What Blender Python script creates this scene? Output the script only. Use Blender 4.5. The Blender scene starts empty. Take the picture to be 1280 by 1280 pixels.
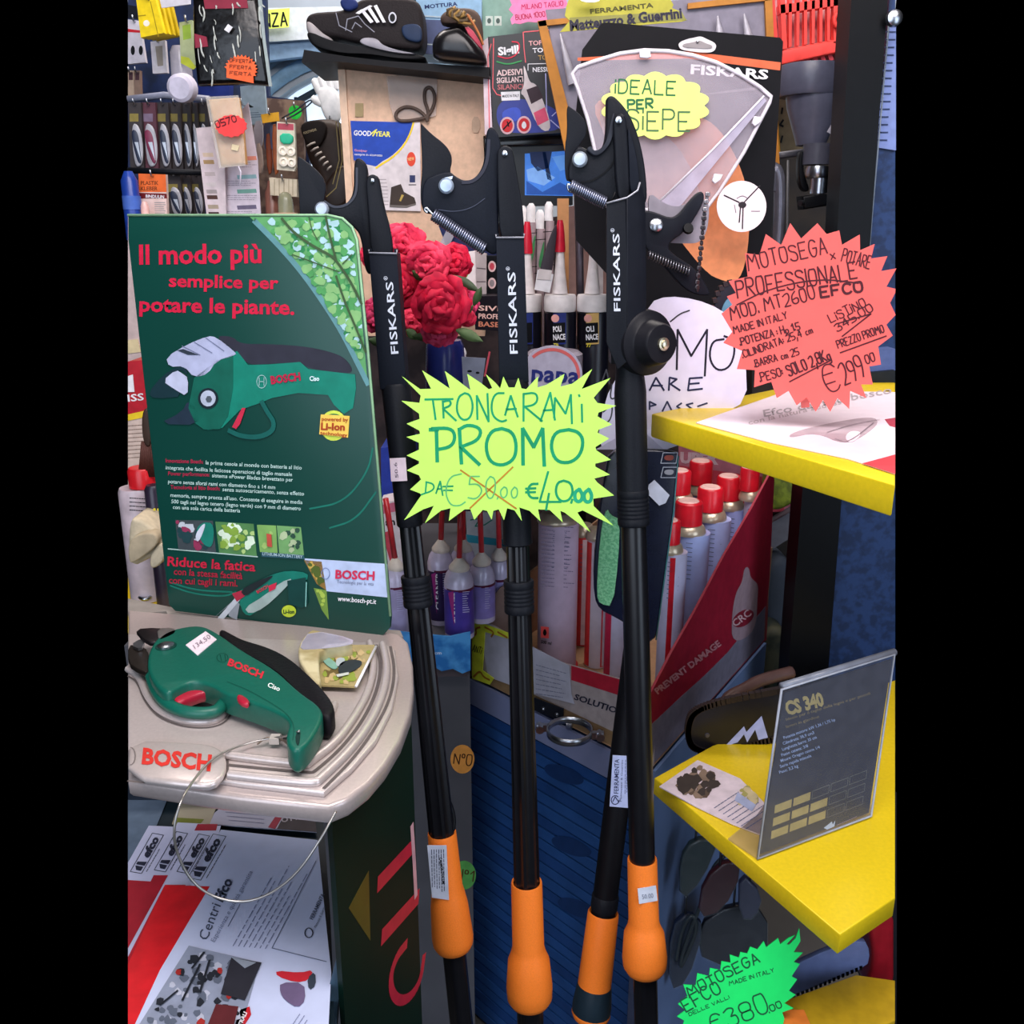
import bpy, bmesh, math, random
from mathutils import Vector, Matrix
random.seed(7)
SC = bpy.context.scene
COL = SC.collection
# ---------------------------------------------------------------- camera, world, lights, exposure
F = 1150.0
PITCH = math.radians(17)
CAM = Vector((0, 0, 1.6))
cd = bpy.data.cameras.new('camera'); co = bpy.data.objects.new('camera', cd); COL.objects.link(co)
co.location = CAM; co.rotation_euler = (math.radians(90) - PITCH, 0, 0)
cd.sensor_width = 36; cd.sensor_fit = 'HORIZONTAL'; cd.lens = 36 * F / 1280; cd.clip_start = .02
SC.camera = co
w = bpy.data.worlds.new('world'); SC.world = w; w.use_nodes = True
w.node_tree.nodes['Background'].inputs[0].default_value = (0, 0, 0, 1)
w.node_tree.nodes['Background'].inputs[1].default_value = 0
SC.view_settings.view_transform = 'Standard'; SC.view_settings.look = 'None'
SC.view_settings.gamma = 1; SC.view_settings.use_curve_mapping = False
SC.view_settings.exposure = 0.1
def area(name, loc, to, sx, sy, power, col):
    l = bpy.data.lights.new(name, 'AREA'); l.shape = 'RECTANGLE'; l.size = sx; l.size_y = sy
    l.energy = power; l.color = col
    o = bpy.data.objects.new(name, l); COL.objects.link(o); o.location = loc
    o.rotation_euler = (Vector(to) - Vector(loc)).to_track_quat('-Z', 'Y').to_euler()
    return o
area('ceiling_lamp', (0.2, 0.30, 2.75), (0.1, 1.6, 1.2), 1.8, .8, 44, (1, .93, .93))
area('ceiling_lamp', (0, 2.2, 2.9), (0, 1.9, 0.9), 2.0, .5, 36, (1, .91, .87))
area('blue_fill', (-.9, -1.3, 1.7), (0.1, 1.4, .7), 2.0, 2.0, 40, (.74, .84, 1))  # added bluish fill from behind the camera, no doorway stands there
area('blue_fill', (1.7, -.8, 1.4), (0.1, 1.4, .6), 1.2, 1.8, 22, (.70, .82, 1))  # added bluish fill from the right, standing in for outside light
# ---------------------------------------------------------------- projection helpers (image is 1280 x 1280)
cp, sp = math.cos(PITCH), math.sin(PITCH)
def ray(x, y):
    a = (x - 640) / F; b = (y - 640) / F
    return Vector((a, cp - b * sp, -sp - b * cp))
def at(x, y, Y):
    d = ray(x, y); return CAM + d * (Y / d.y)
def hz(x, y, z):
    d = ray(x, y); return CAM + d * ((z - CAM.z) / d.z)
def depth(P):
    v = P - CAM; return v.y * cp - v.z * sp
def proj(P):
    v = P - CAM; d = depth(P); return 640 + F * v.x / d, 640 - F * (v.y * sp + v.z * cp) / d
class Plane:
    def __init__(s, p, n):
        s.p = p; s.n = n.normalized()
        if s.n.dot(CAM - p) < 0: s.n = -s.n
        u = Vector((0, 0, 1)).cross(s.n)
        if u.length < .1: u = Vector((1, 0, 0))
        s.u = u.normalized(); s.v = s.n.cross(s.u)
    def m(s, x, y, lift=0):
        d = ray(x, y); p = s.p + s.n * lift
        return CAM + d * ((p - CAM).dot(s.n) / d.dot(s.n))
    def uv(s, P): q = P - s.p; return q.dot(s.u), q.dot(s.v)
    def w(s, a, b): return s.p + s.u * a + s.v * b
def VP(Y, yaw=0, tilt=0, x=640, y=640):
    n = Vector((math.sin(math.radians(yaw)), -math.cos(math.radians(yaw)), math.sin(math.radians(tilt))))
    return Plane(at(x, y, Y), n)
def HP(z): return Plane(Vector((0, 1, z)), Vector((0, 0, 1)))
def P3(a, b, c): return Plane(a, (b - a).cross(c - a))
def S(pts, k=2):
    for _ in range(k):
        q = []
        for i in range(len(pts)):
            a, b = pts[i], pts[(i + 1) % len(pts)]
            q += [(a[0] * .75 + b[0] * .25, a[1] * .75 + b[1] * .25), (a[0] * .25 + b[0] * .75, a[1] * .25 + b[1] * .75)]
        pts = q
    return pts
def So(pts, k=2):
    for _ in range(k):
        q = [pts[0]]
        for a, b in zip(pts, pts[1:]):
            q += [tuple(u * .75 + v * .25 for u, v in zip(a, b)), tuple(u * .25 + v * .75 for u, v in zip(a, b))]
        pts = q + [pts[-1]]
    return pts
def ell(cx, cy, rx, ry, n=24, rot=0):
    c, s = math.cos(rot), math.sin(rot)
    return [(cx + rx * math.cos(t) * c - ry * math.sin(t) * s, cy + rx * math.cos(t) * s + ry * math.sin(t) * c) for t in [2 * math.pi * i / n for i in range(n)]]
def rect(x0, y0, x1, y1): return [(x0, y0), (x1, y0), (x1, y1), (x0, y1)]
def Z(ox, oy, k, pts): return [(ox + a / k, oy + b / k) for a, b in pts]
# ---------------------------------------------------------------- materials
def lin(c): return c / 12.92 if c <= .04045 else ((c + .055) / 1.055) ** 2.4
def hexc(h): h = h.lstrip('#'); return tuple(lin(int(h[i:i + 2], 16) / 255) for i in (0, 2, 4))
MATS = {}
def C(h, rough=.55, metal=0, noise=.12, scale=60, bump=0, alpha=1, emit=0, trans=0, h2=None):
    key = (h, rough, metal, noise, scale, bump, alpha, emit, trans, h2)
    if key in MATS: return MATS[key]
    m = bpy.data.materials.new('material_' + h.strip('#')); m.use_nodes = True; nt = m.node_tree
    b = nt.nodes['Principled BSDF']; c = hexc(h)
    tc = nt.nodes.new('ShaderNodeTexCoord'); nz = nt.nodes.new('ShaderNodeTexNoise'); nz.inputs['Scale'].default_value = scale
    nz.inputs['Detail'].default_value = 3
    nt.links.new(tc.outputs['Object'], nz.inputs['Vector'])
    rp = nt.nodes.new('ShaderNodeValToRGB'); e = rp.color_ramp.elements
    if h2:
        e[0].position = .42; e[1].position = .58; e[0].color = (*c, 1); e[1].color = (*hexc(h2), 1)
    else:
        e[0].position = .3; e[1].position = .7
        e[0].color = (*[x * (1 - noise) for x in c], 1); e[1].color = (*[min(1, x * (1 + noise)) for x in c], 1)
    nt.links.new(nz.outputs['Fac'], rp.inputs['Fac']); nt.links.new(rp.outputs['Color'], b.inputs['Base Color'])
    b.inputs['Specular IOR Level'].default_value = (.14 if max(c) < .02 else .25) if (rough > .38 and not metal) else .45
    b.inputs['Roughness'].default_value = rough; b.inputs['Metallic'].default_value = metal
    b.inputs['Alpha'].default_value = alpha; b.inputs['Transmission Weight'].default_value = trans
    if emit:
        nt.links.new(rp.outputs['Color'], b.inputs['Emission Color']); b.inputs['Emission Strength'].default_value = emit
    if bump:
        bp = nt.nodes.new('ShaderNodeBump'); bp.inputs['Strength'].default_value = bump; bp.inputs['Distance'].default_value = .002
        nt.links.new(nz.outputs['Fac'], bp.inputs['Height']); nt.links.new(bp.outputs['Normal'], b.inputs['Normal'])
    MATS[key] = m; return m
BLK = C('#0c0d11', .42); BLK2 = C('#14161c', .5, bump=.15, scale=400); NAVY = C('#11151f', .5, bump=.1, scale=400)
ORG = C('#e8701c', .5, bump=.2, scale=500); WHT = C('#e8e6ea', .5); STEEL = C('#b8bcc4', .28, 1); DARKST = C('#6c7078', .35, .9)
RED = C('#c01828', .4); YEL = C('#e8cc10', .4); SILV = C('#a8a09c', .4, .25); PLY = C('#d9b498', .6, noise=.1, scale=90)
# ---------------------------------------------------------------- objects
def link(name, verts, faces, mat, parent=None, smooth=False):
    me = bpy.data.meshes.new(name); me.from_pydata([tuple(v) for v in verts], [], faces)
    bm = bmesh.new(); bm.from_mesh(me); bmesh.ops.recalc_face_normals(bm, faces=bm.faces); bm.to_mesh(me); bm.free()
    if smooth:
        me.polygons.foreach_set('use_smooth', [True] * len(me.polygons)); me.update()
    if mat: me.materials.append(mat)
    o = bpy.data.objects.new(name, me); COL.objects.link(o)
    if parent: o.parent = parent
    return o
def thing(name, label, cat, group=None):
    o = bpy.data.objects.new(name, None); COL.objects.link(o); return tag(o, label, cat, group)
def tag(o, label, cat, group=None):
    o['label'] = label; o['category'] = cat
    if group: o['group'] = group
    return o
def struct(o): o['kind'] = 'structure'; return o
def part(o, label): o['label'] = label; return o
def inset(poly, d):
    n = len(poly); area2 = sum(poly[i][0] * poly[(i + 1) % n][1] - poly[(i + 1) % n][0] * poly[i][1] for i in range(n))
    sg = 1 if area2 > 0 else -1; out = []
    for i in range(n):
        a, b, c = poly[i - 1], poly[i], poly[(i + 1) % n]
        e1 = Vector((b[0] - a[0], b[1] - a[1])); e2 = Vector((c[0] - b[0], c[1] - b[1]))
        if e1.length < 1e-9 or e2.length < 1e-9: out.append(b); continue
        e1.normalize(); e2.normalize(); n1 = Vector((-e1.y, e1.x)) * sg; n2 = Vector((-e2.y, e2.x)) * sg
        k = n1 + n2
        if k.length < 1e-6: k = n1
        k.normalize(); s = min(1.6, 1 / max(.3, k.dot(n1)))
        out.append((b[0] + k.x * d * s, b[1] + k.y * d * s))
    return out
def slab(name, pts, pl, th, mat, parent=None, lift=0, r=0, n=3):
    """solid whose front face is the outline on the plane; th deep away from the viewer, edge rounding r"""
    base = [pl.uv(pl.m(x, y, lift)) for x, y in pts]
    N = len(base); verts = []; rings = []; rr = r; fold = False
    def folds(q): return any((q[(i + 1) % N][0] - q[i][0]) * (base[(i + 1) % N][0] - base[i][0]) + (q[(i + 1) % N][1] - q[i][1]) * (base[(i + 1) % N][1] - base[i][1]) < 0 for i in range(N))
    while r and folds(inset(base, rr)):
        rr *= .75
        if rr < r * .3: fold = True; break
    if not fold: r = rr
    gx = sum(q[0] for q in base) / N; gy = sum(q[1] for q in base) / N; mr = sum(math.hypot(q[0] - gx, q[1] - gy) for q in base) / N
    def shrink(ins):
        if not fold: return inset(base, ins)
        k = 1 - ins / mr * .8; return [(gx + (a - gx) * k, gy + (b - gy) * k) for a, b in base]
    if r:
        prof = [(r * (1 - math.sin(a)), r * (1 - math.cos(a))) for a in [math.pi / 2 * i / n for i in range(n + 1)]]
        layers = prof + [(0, max(th - r, r)), (r * .6, th)]
    else: layers = [(0, 0), (0, th)]
    for ins, dp in layers:
        q = shrink(ins) if ins else base
        rings.append(len(verts)); verts += [pl.w(a, b) + pl.n * (lift - dp) for a, b in q]
    faces = [list(range(N))]
    for a, b in zip(rings, rings[1:]):
        faces += [[a + i, a + (i + 1) % N, b + (i + 1) % N, b + i] for i in range(N)]
    faces.append([rings[-1] + i for i in range(N)])
    return link(name, verts, faces, mat, parent, smooth=False) if not r else shade(link(name, verts, faces, mat, parent, smooth=True))
def shade(o, ang=50):
    me = o.data; bm = bmesh.new(); bm.from_mesh(me); c = math.radians(ang)
    for e in bm.edges: e.smooth = len(e.link_faces) == 2 and e.calc_face_angle(0) < c
    bm.to_mesh(me); bm.free(); return o
def paint(pts, pl, mat, parent, lv=1, name='print', base=0): return slab(name, pts, pl, .00025, mat, parent, lift=base + .0004 * lv)
def prism(name, base, z0, z1, mat, parent=None):
    N = len(base); v = [Vector((a, b, z1)) for a, b in base] + [Vector((a, b, z0)) for a, b in base]
    return link(name, v, [list(range(N)), [N + i for i in range(N)]] + [[i, (i + 1) % N, N + (i + 1) % N, N + i] for i in range(N)], mat, parent)
def merge(name, parts, mat, parent=None, smooth=False):
    V = []; Fc = []
    for v, f in parts:
        o = len(V); V += v; Fc += [[i + o for i in q] for q in f]
    return link(name, V, Fc, mat, parent, smooth)
def boxvf(c, u, v, n, a, b, d):
    c = Vector(c); vs = [c + u * (i * a) + v * (j * b) + n * (k * d) for k in (-.5, .5) for j in (-.5, .5) for i in (-.5, .5)]
    return vs, [[0, 1, 3, 2], [4, 5, 7, 6], [0, 1, 5, 4], [2, 3, 7, 6], [0, 2, 6, 4], [1, 3, 7, 5]]
def frame(ax):
    ax = ax.normalized(); u = Vector((0, 0, 1)).cross(ax)
    if u.length < .05: u = Vector((1, 0, 0)).cross(ax)
    u.normalize(); return u, ax.cross(u)
def lathe(name, A, B, prof, mat, parent=None, seg=20, flute=0, sm=True):
    """prof = [(s along A->B, radius)]"""
    A = Vector(A); B = Vector(B); ax = (B - A).normalized(); u, v = frame(ax); V = []; Fc = []
    for s, r in prof:
        for i in range(seg):
            t = 2 * math.pi * i / seg; rr = r * (1 - (flute if i % 4 >= 2 else 0))
            V.append(A + ax * s + (u * math.cos(t) + v * math.sin(t)) * rr)
    for k in range(len(prof) - 1):
        Fc += [[k * seg + i, k * seg + (i + 1) % seg, (k + 1) * seg + (i + 1) % seg, (k + 1) * seg + i] for i in range(seg)]
    Fc += [list(range(seg)), [(len(prof) - 1) * seg + i for i in range(seg)]]
    o = link(name, V, Fc, mat, parent, smooth=sm)
    return shade(o, 38) if sm else o
def up(name, cx, Y, prof, mat, parent=None, seg=20, ym=None):
    """upright turned solid standing at world depth Y, profile in picture heights"""
    ys = [p[0] for p in prof]; ym = ym or (min(ys) + max(ys)) / 2; X = at(cx, ym, Y)
    q = []
    for y, hw in prof:
        P = at(cx, y, Y); q.append((P.z, hw * (Y / ray(cx, ym).y) / F))
    z0 = q[0][0]
    return lathe(name, (X.x, Y, z0), (X.x, Y, z0 - 1), [(z0 - z, max(r, .0002)) for z, r in q], mat, parent, seg)
def sol(A, B, y):
    lo, hi = -1., 3.
    for _ in range(40):
        mid = (lo + hi) / 2
        if proj(A + (B - A) * mid)[1] < y: lo = mid
        else: hi = mid
    return lo * (B - A).length
def lean(name, A, B, prof, mat, parent=None, seg=24, flute=0, off=0):
    u = (B - A).normalized(); q = []
    for y, hw in prof:
        s = sol(A, B, y); q.append((s, max(.0003, hw * depth(A + u * s) / F)))
    return lathe(name, A, B, q, mat, parent, seg, flute)
def tube(name, pts, r, mat, parent=None, seg=8, closed=False):
    pts = [Vector(p) for p in pts]; V = []; Fc = []; N = len(pts); pu = None
    for i, p in enumerate(pts):
        a = pts[i - 1] if (i or closed) else p; b = pts[(i + 1) % N] if (i < N - 1 or closed) else p
        t = (b - a).normalized()
        if pu is None: pu = frame(t)[0]
        pu = (pu - t * pu.dot(t)).normalized(); pv = t.cross(pu)
        rr = r[i] if isinstance(r, (list, tuple)) else r
        V += [p + (pu * math.cos(2 * math.pi * k / seg) + pv * math.sin(2 * math.pi * k / seg)) * rr for k in range(seg)]
    for i in range(N if closed else N - 1):
        j = (i + 1) % N; Fc += [[i * seg + k, i * seg + (k + 1) % seg, j * seg + (k + 1) % seg, j * seg + k] for k in range(seg)]
    if not closed: Fc += [list(range(seg)), [(N - 1) * seg + k for k in range(seg)]]
    return link(name, V, Fc, mat, parent, smooth=True)
def wire(name, pts, r, mat, parent=None, seg=8, k=2): return tube(name, [at(*p) for p in So(pts, k)], r, mat, parent, seg)
def spring(name, A, B, R, r, turns, mat, parent=None):
    A = Vector(A); B = Vector(B); ax = B - A; u, v = frame(ax); n = turns * 8
    pts = [A + ax * (i / n) + (u * math.cos(i * math.pi / 4) + v * math.sin(i * math.pi / 4)) * R for i in range(n + 1)]
    return tube(name, pts, r, mat, parent, 5)
def ribs(lines, wpx, pl, lift):
    """marker strokes / ribbons lying on a plane; widths in picture pixels"""
    out = []
    for ln in lines:
        Q = [pl.m(x, y, lift) for x, y in ln]
        if len(Q) == 1: Q = [Q[0] - pl.u * .0008, Q[0] + pl.u * .0008]
        h = wpx / 2 * depth(Q[0]) / F
        for i, (a, b) in enumerate(zip(Q, Q[1:])):
            d = b - a
            if d.length < 1e-7: continue
            d.normalize(); s = d.cross(pl.n) * h; e = d * h * .45; k = pl.n * (1e-6 * i)
            out.append(([a - e + s + k, b + e + s + k, b + e - s + k, a - e - s + k], [[0, 1, 2, 3]]))
    return out
def stroke(lines, wpx, pl, mat, parent, lv=1, name='lettering', base=0): return merge(name, ribs(lines, wpx, pl, base + .0004 * lv), mat, parent)
GL = {'A': '00 26 40|12 32', 'B': '00 06|s06 36 35 23 03|s03 43 41 30 00', 'C': 's45 36 16 04 02 10 30 41', 'D': '00 06|s06 36 44 42 30 00',
 'E': '46 06 00 40|03 33', 'F': '46 06 00|03 33', 'G': 's45 36 16 04 02 10 30 42 43|23 43', 'H': '00 06|40 46|03 43', 'I': '00 06', 'i': '00 04|06 05', 'K': '00 06|46 03 40',
 'L': '06 00 40', 'M': '00 16 33 56 60', 'N': '00 06 40 46', 'O': 's26 06 00 40 46 26', 'P': '00 06|s06 46 43 03', 'Q': 's26 06 00 40 46 26|31 50',
 'R': '00 06|s06 46 43 03|13 40', 'S': 's45 36 06 04 43 40 10 01', 'T': '06 46|26 20', 'U': 's06 00 40 46', 'V': '06 20 46', 'X': '00 46|06 40', 'Y': '06 23 46|23 20',
 'Z': '06 46 00 40', '€': 's45 36 16 04 02 10 30 41|04 34|02 32', '0': 's26 06 00 40 46 26', '1': '04 26 20', '2': 's05 26 46 43 00|00 40', '3': 's05 26 45 23|s23 43 40 10 01',
 '4': '36 02 42|35 30', '5': '46 06 03|s03 43 40 00', '6': 's36 04 00 40 43 02', '7': '06 46 10', '8': 's23 03 06 46 43 23|s23 03 00 40 43 23', '9': 's43 03 06 46 43 20',
 '.': '00 01', ',': '11 0,', ':': '01 02|03 04', 'x': '00 33|03 30', '°': 's14 04 06 26 24 14', '-': '03 33', 'm': 's00 03 13 23 20|s20 23 33 43 40', 'c': 's33 13 10 30', 'g': 's33 03 00 30 33|s33 3, 0,', 'p': '0, 03|s03 33 30 00'}
def hand(s, p0, p1, cap, w, pl, mat, parent, lv=1, jit=.25, name='lettering', base=0):
    """handwritten line from p0 to p1 (baseline in picture px), capital height cap"""
    lines = []; pen = 0; adv = []
    for ch in s:
        if ch == ' ': adv.append((pen, 0, 0)); pen += 2.6; continue
        g = GL.get(ch, GL.get(ch.upper(), '00 06')); W = max(int(c[0]) for st in g.split('|') for c in st.replace('s', '').split())
        adv.append((pen, g, W)); pen += W + 1.5
    L = math.hypot(p1[0] - p0[0], p1[1] - p0[1]); tot = pen - 1.5
    ux, uy = (p1[0] - p0[0]) / tot, (p1[1] - p0[1]) / tot; vx, vy = (p1[1] - p0[1]) / L * cap / 6, -(p1[0] - p0[0]) / L * cap / 6
    for a, g, W in adv:
        if not g: continue
        dy = random.uniform(-jit, jit); k = random.uniform(.94, 1.06)
        for st in g.split('|'):
            sm_ = st[0] == 's'; pts = [(a + int(c[0]), dy + k * (-2 if c[1] == ',' else int(c[1]))) for c in st.replace('s', '').split()]
            if sm_: pts = So(pts, 2)
            lines.append([(p0[0] + ux * x + vx * y, p0[1] + uy * x + vy * y) for x, y in pts])
    return stroke(lines, w, pl, mat, parent, lv, name, base)
TXT = []
def text(s, p0, p1, cap, pl, mat, parent, bold=0, lv=1, name='lettering', label=None, base=0):
    """printed line: baseline from p0 to p1 in picture px, capital height cap px"""
    cu = bpy.data.curves.new(name, 'FONT'); cu.body = s; cu.offset = bold; cu.resolution_u = 2; cu.size = 1
    t = bpy.data.objects.new('text_tmp', cu); COL.objects.link(t); TXT.append((t, p0, p1, cap, pl, mat, parent, lv, name, label, base))
def flush_text():
    bpy.context.view_layer.update(); dg = bpy.context.evaluated_depsgraph_get()
    for t, p0, p1, cap, pl, mat, parent, lv, name, label, base in TXT:
        me = bpy.data.meshes.new_from_object(t.evaluated_get(dg))
        if len(me.vertices):
            x0 = min(v.co.x for v in me.vertices); x1 = max(v.co.x for v in me.vertices); W = max(x1 - x0, 1e-4)
            L = math.hypot(p1[0] - p0[0], p1[1] - p0[1]); ux, uy = (p1[0] - p0[0]) / W, (p1[1] - p0[1]) / W
            vx, vy = (p1[1] - p0[1]) / L * cap / .73, -(p1[0] - p0[0]) / L * cap / .73
            lf = base + .0004 * lv + .0001
            for v in me.vertices:
                a = v.co.x - x0; b = v.co.y; v.co = pl.m(p0[0] + ux * a + vx * b, p0[1] + uy * a + vy * b, lf)
            me.materials.clear(); me.materials.append(mat); me.name = name
            o = bpy.data.objects.new(name, me); COL.objects.link(o); o.parent = parent
            if label: o['label'] = label
    for q in TXT:
        cu = q[0].data; bpy.data.objects.remove(q[0]); bpy.data.curves.remove(cu)
def smallprint(p00, p10, p01, rows, pl, mat, parent, wpx=1.0, lv=1, frac=(.7, 1), base=0):
    """rows of tiny unreadable words: short dashes"""
    out = []
    for r in range(rows):
        f = (r + .5) / rows; ax = p00[0] + (p01[0] - p00[0]) * f; ay = p00[1] + (p01[1] - p00[1]) * f
        end = random.uniform(*frac); x = 0
        while x < end:
            l = min(random.uniform(.03, .12), end - x)
            out.append([(ax + (p10[0] - p00[0]) * x, ay + (p10[1] - p00[1]) * x), (ax + (p10[0] - p00[0]) * (x + l), ay + (p10[1] - p00[1]) * (x + l))])
            x += l + .025
    return stroke(out, wpx, pl, mat, parent, lv, 'small_print', base)
def blotches(poly, pl, mats, n, size, parent, lv=2, name='printed_picture'):
    """mottled printed picture: irregular patches inside a picture outline, one mesh per colour"""
    xs = [p[0] for p in poly]; ys = [p[1] for p in poly]
    def inside(x, y):
        c = False
        for i in range(len(poly)):
            (x1, y1), (x2, y2) = poly[i - 1], poly[i]
            if (y1 > y) != (y2 > y) and x < (x2 - x1) * (y - y1) / (y2 - y1) + x1: c = not c
        return c
    for mi, m in enumerate(mats):
        parts = []; tries = 0
        while len(parts) < n and tries < n * 20:
            tries += 1; x, y = random.uniform(min(xs), max(xs)), random.uniform(min(ys), max(ys)); s = size * random.uniform(.5, 1.3)
            q = [(x + s * random.uniform(.5, 1) * math.cos(t), y + s * random.uniform(.5, 1) * math.sin(t)) for t in [k * math.pi / 4 for k in range(8)]]
            if all(inside(*a) for a in q):
                parts.append(([pl.m(a, b, .0004 * lv + .00012 * mi + 2e-6 * len(parts)) for a, b in q], [list(range(8))]))
        if parts: merge(name, parts, m, parent)
def finalize():
    bpy.context.view_layer.update()
    for o in list(COL.objects):
        if o.parent or o.type not in ('MESH', 'EMPTY'): continue
        pts = []
        def rec(q):
            if q.type == 'MESH': pts.extend(v.co for v in q.data.vertices)
            for c in q.children: rec(c)
        rec(o)
        if not pts: continue
        c = Vector(((min(p.x for p in pts) + max(p.x for p in pts)) / 2, (min(p.y for p in pts) + max(p.y for p in pts)) / 2, min(p.z for p in pts)))
        if o.type == 'MESH': o.data.transform(Matrix.Translation(-c))
        o.location = c
        for ch in o.children: ch.location -= c
# ================================================================ THE SETTING
struct(link('floor', [(-.74, .6, 0), (.78, .6, 0), (.78, 3.08, 0), (-.74, 3.08, 0)], [[0, 1, 2, 3]], C('#5c5854', .4, scale=8)))
WB = VP(3.0, x=500, y=100)
# back wall with an arched opening: built as strips around the arch
def arch_wall():
    cx, cz, R = at(455, 262, 3.0).x, at(455, 262, 3.0).z, .40
    rx0, rx1, zt = -1.12, 1.12, 2.5; n = 24; V = []; Fc = []
    for i in range(n + 1):
        a = math.pi * i / n; x = cx - R * math.cos(a); z = cz + R * math.sin(a)
        V += [(x, 3.0, z), (x, 3.0, zt), (x, 3.08, z), (x, 3.08, zt)]
    for i in range(n):
        a = 4 * i; b = a + 4
        Fc += [[a, b, b + 1, a + 1], [a + 2, b + 2, b + 3, a + 3], [a, b, b + 2, a + 2]]
    for x0, x1 in ((rx0, cx - R), (cx + R, rx1)):
        v, f = boxvf(((x0 + x1) / 2, 3.04, zt / 2), Vector((1, 0, 0)), Vector((0, 0, 1)), Vector((0, 1, 0)), x1 - x0, zt, .08)
        k = len(V); V += v; Fc += [[i + k for i in q] for q in f]
    v, f = boxvf((cx, 3.04, cz / 2 - .06), Vector((1, 0, 0)), Vector((0, 0, 1)), Vector((0, 1, 0)), 2 * R, cz - .12, .08)
    k = len(V); V += v; Fc += [[i + k for i in q] for q in f]
    struct(link('wall_back', V, Fc, C('#a9b4be', .7, scale=6)))
    for rr, tr, m, nm in ((R + .035, .02, C('#7fa6c4', .5), 'trim_1'), (R + .085, .014, C('#9dbccf', .5), 'trim_2'), (R - .03, .01, C('#30424e', .5), 'window_frame')):
        pts = [(cx - rr * math.cos(math.pi * i / 24), 2.99, cz + rr * math.sin(math.pi * i / 24)) for i in range(25)]
        if nm == 'window_frame':
            win = thing('window_1', 'arched window', 'window'); del win['category']; del win['label']; win['kind'] = 'structure'
            tube(nm, [(a, 3.05, b) for a, _, b in pts], tr, m, win)
            for dx in (-.2, 0.02, .2): tube('mullion', [(cx + dx, 3.05, cz - .12), (cx + dx, 3.05, cz + math.sqrt(R * R - dx * dx) - .02)], .006, m, win)
            gl = [(cx - (R + .02) * math.cos(math.pi * i / 24), 3.075, cz + (R + .02) * math.sin(math.pi * i / 24)) for i in range(25)] + [(cx + R, 3.075, cz - .12), (cx - R, 3.075, cz - .12)]
            link('pane', gl, [list(range(27))], C('#cfe2f4', .2, emit=1.0), win)
        else: struct(tube(nm, pts, tr, m, seg=10))
arch_wall()
tag(slab('dark_backdrop', [(440, 300), (962, 240), (940, 1085), (500, 1085)], VP(2.3, x=700, y=400), .03, C('#2e2628', .6, h2='#4a3c3c', scale=14)), 'added dark brown backdrop behind the cartridges and flowers', 'backdrop')  # added dark sheet, its colour stands in for the dim clutter behind
struct(slab('trim_3', [(325, 10), (432, 8), (432, 46), (325, 53)], VP(2.9, x=400, y=30), .03, C('#d3dde6', .5)))
struct(slab('trim_4', [(325, 54), (432, 46), (432, 64), (325, 77)], VP(2.92, x=400, y=30), .03, C('#7f9fc0', .5)))
p = VP(2.86, x=345, y=25); o = tag(slab('paper_sign', [(325, 13), (362, 10), (361, 34), (325, 37)], p, .002, C('#dcf06a', .6)), 'small yellow-green handwritten paper on white band under ceiling', 'sign')
hand('NZA', (330, 34), (359, 32), 17, 2, p, BLK, o)

# ---------------------------------------------------------------- left hanging goods wall
LW = VP(2.3, x=230, y=150)
pg = tag(slab('pegboard', [(160, -4), (332, -4), (336, 120), (380, 126), (395, 300), (160, 300)], LW, .02, C('#1c2844', .6, h2='#20305a', scale=25)), 'dark blue hanging-goods board behind the blister packs', 'board')
def hook(x, y, pl, par, d=.05): 
    a = pl.m(x, y); tube('hook', [a + Vector((0, .02, .0)), a + Vector((0, -.01, 0)), a + Vector((0, -.015, .01))], .0018, STEEL, par, 6)
def pk(name, label, cat, pts, Y, col, group=None, th=.012, r=0, **k):
    p = VP(Y, x=pts[0][0], y=pts[0][1]); o = thing(name, label, cat, group); b = slab('card', pts, p, th, C(col, **k), o, r=r); hook(sum(q[0] for q in pts) / len(pts), min(q[1] for q in pts) + 3, p, o); return o, p
# yellow holders
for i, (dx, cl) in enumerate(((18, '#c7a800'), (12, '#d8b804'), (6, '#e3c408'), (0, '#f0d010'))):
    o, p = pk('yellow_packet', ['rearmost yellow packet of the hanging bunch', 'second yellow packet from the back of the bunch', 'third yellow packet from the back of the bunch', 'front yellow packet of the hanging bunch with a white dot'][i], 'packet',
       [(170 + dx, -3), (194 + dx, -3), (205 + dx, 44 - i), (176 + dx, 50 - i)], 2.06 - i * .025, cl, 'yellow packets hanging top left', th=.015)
    if i == 3:
        paint(ell(183, 29, 4, 4, 12), p, C('#f2ead8'), o); stroke([[(173, 20), (182, 19)], [(188, 2), (198, 46)]], 1.2, p, C('#a88c00'), o)
o, p = pk('blister_card', 'white card with black oval tool prints at the left edge', 'packet', [(160, 24), (174, 26), (182, 78), (160, 80)], 2.16, '#cfcbd6')
paint([(160, 36), (175, 38), (175, 41), (160, 40)], p, RED, o); 
for x in (166, 176): paint(ell(x, 63, 2.6, 6, 12), p, BLK, o)
paint([(160, 6), (171, 8), (173, 24), (160, 23)], p, NAVY, o)
o, p = pk('blister_card', 'small white strip pack hanging under the yellow packets', 'packet', [(188, 52), (206, 50), (209, 91), (191, 92)], 2.1, '#d9d4dc')
paint([(194, 58), (203, 57), (204, 82), (197, 83)], p, C('#a59a90'), o)
o = thing('tube_pack', 'clear tube with round white ribbed end hanging beside bag', 'packet')
up('tube_body', 226, 2.06, [(58, 9), (66, 12), (96, 13)], C('#c8c4d0', .15, alpha=.6), o); a = at(226, 110, 1.99)
lathe('end_cap', a + Vector((0, .05, .006)), a, [(0, .018), (.03, .028), (.055, .026), (.06, .02)], C('#d4cfe2', .4), o)
p = VP(1.985, x=226, y=110)
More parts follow.
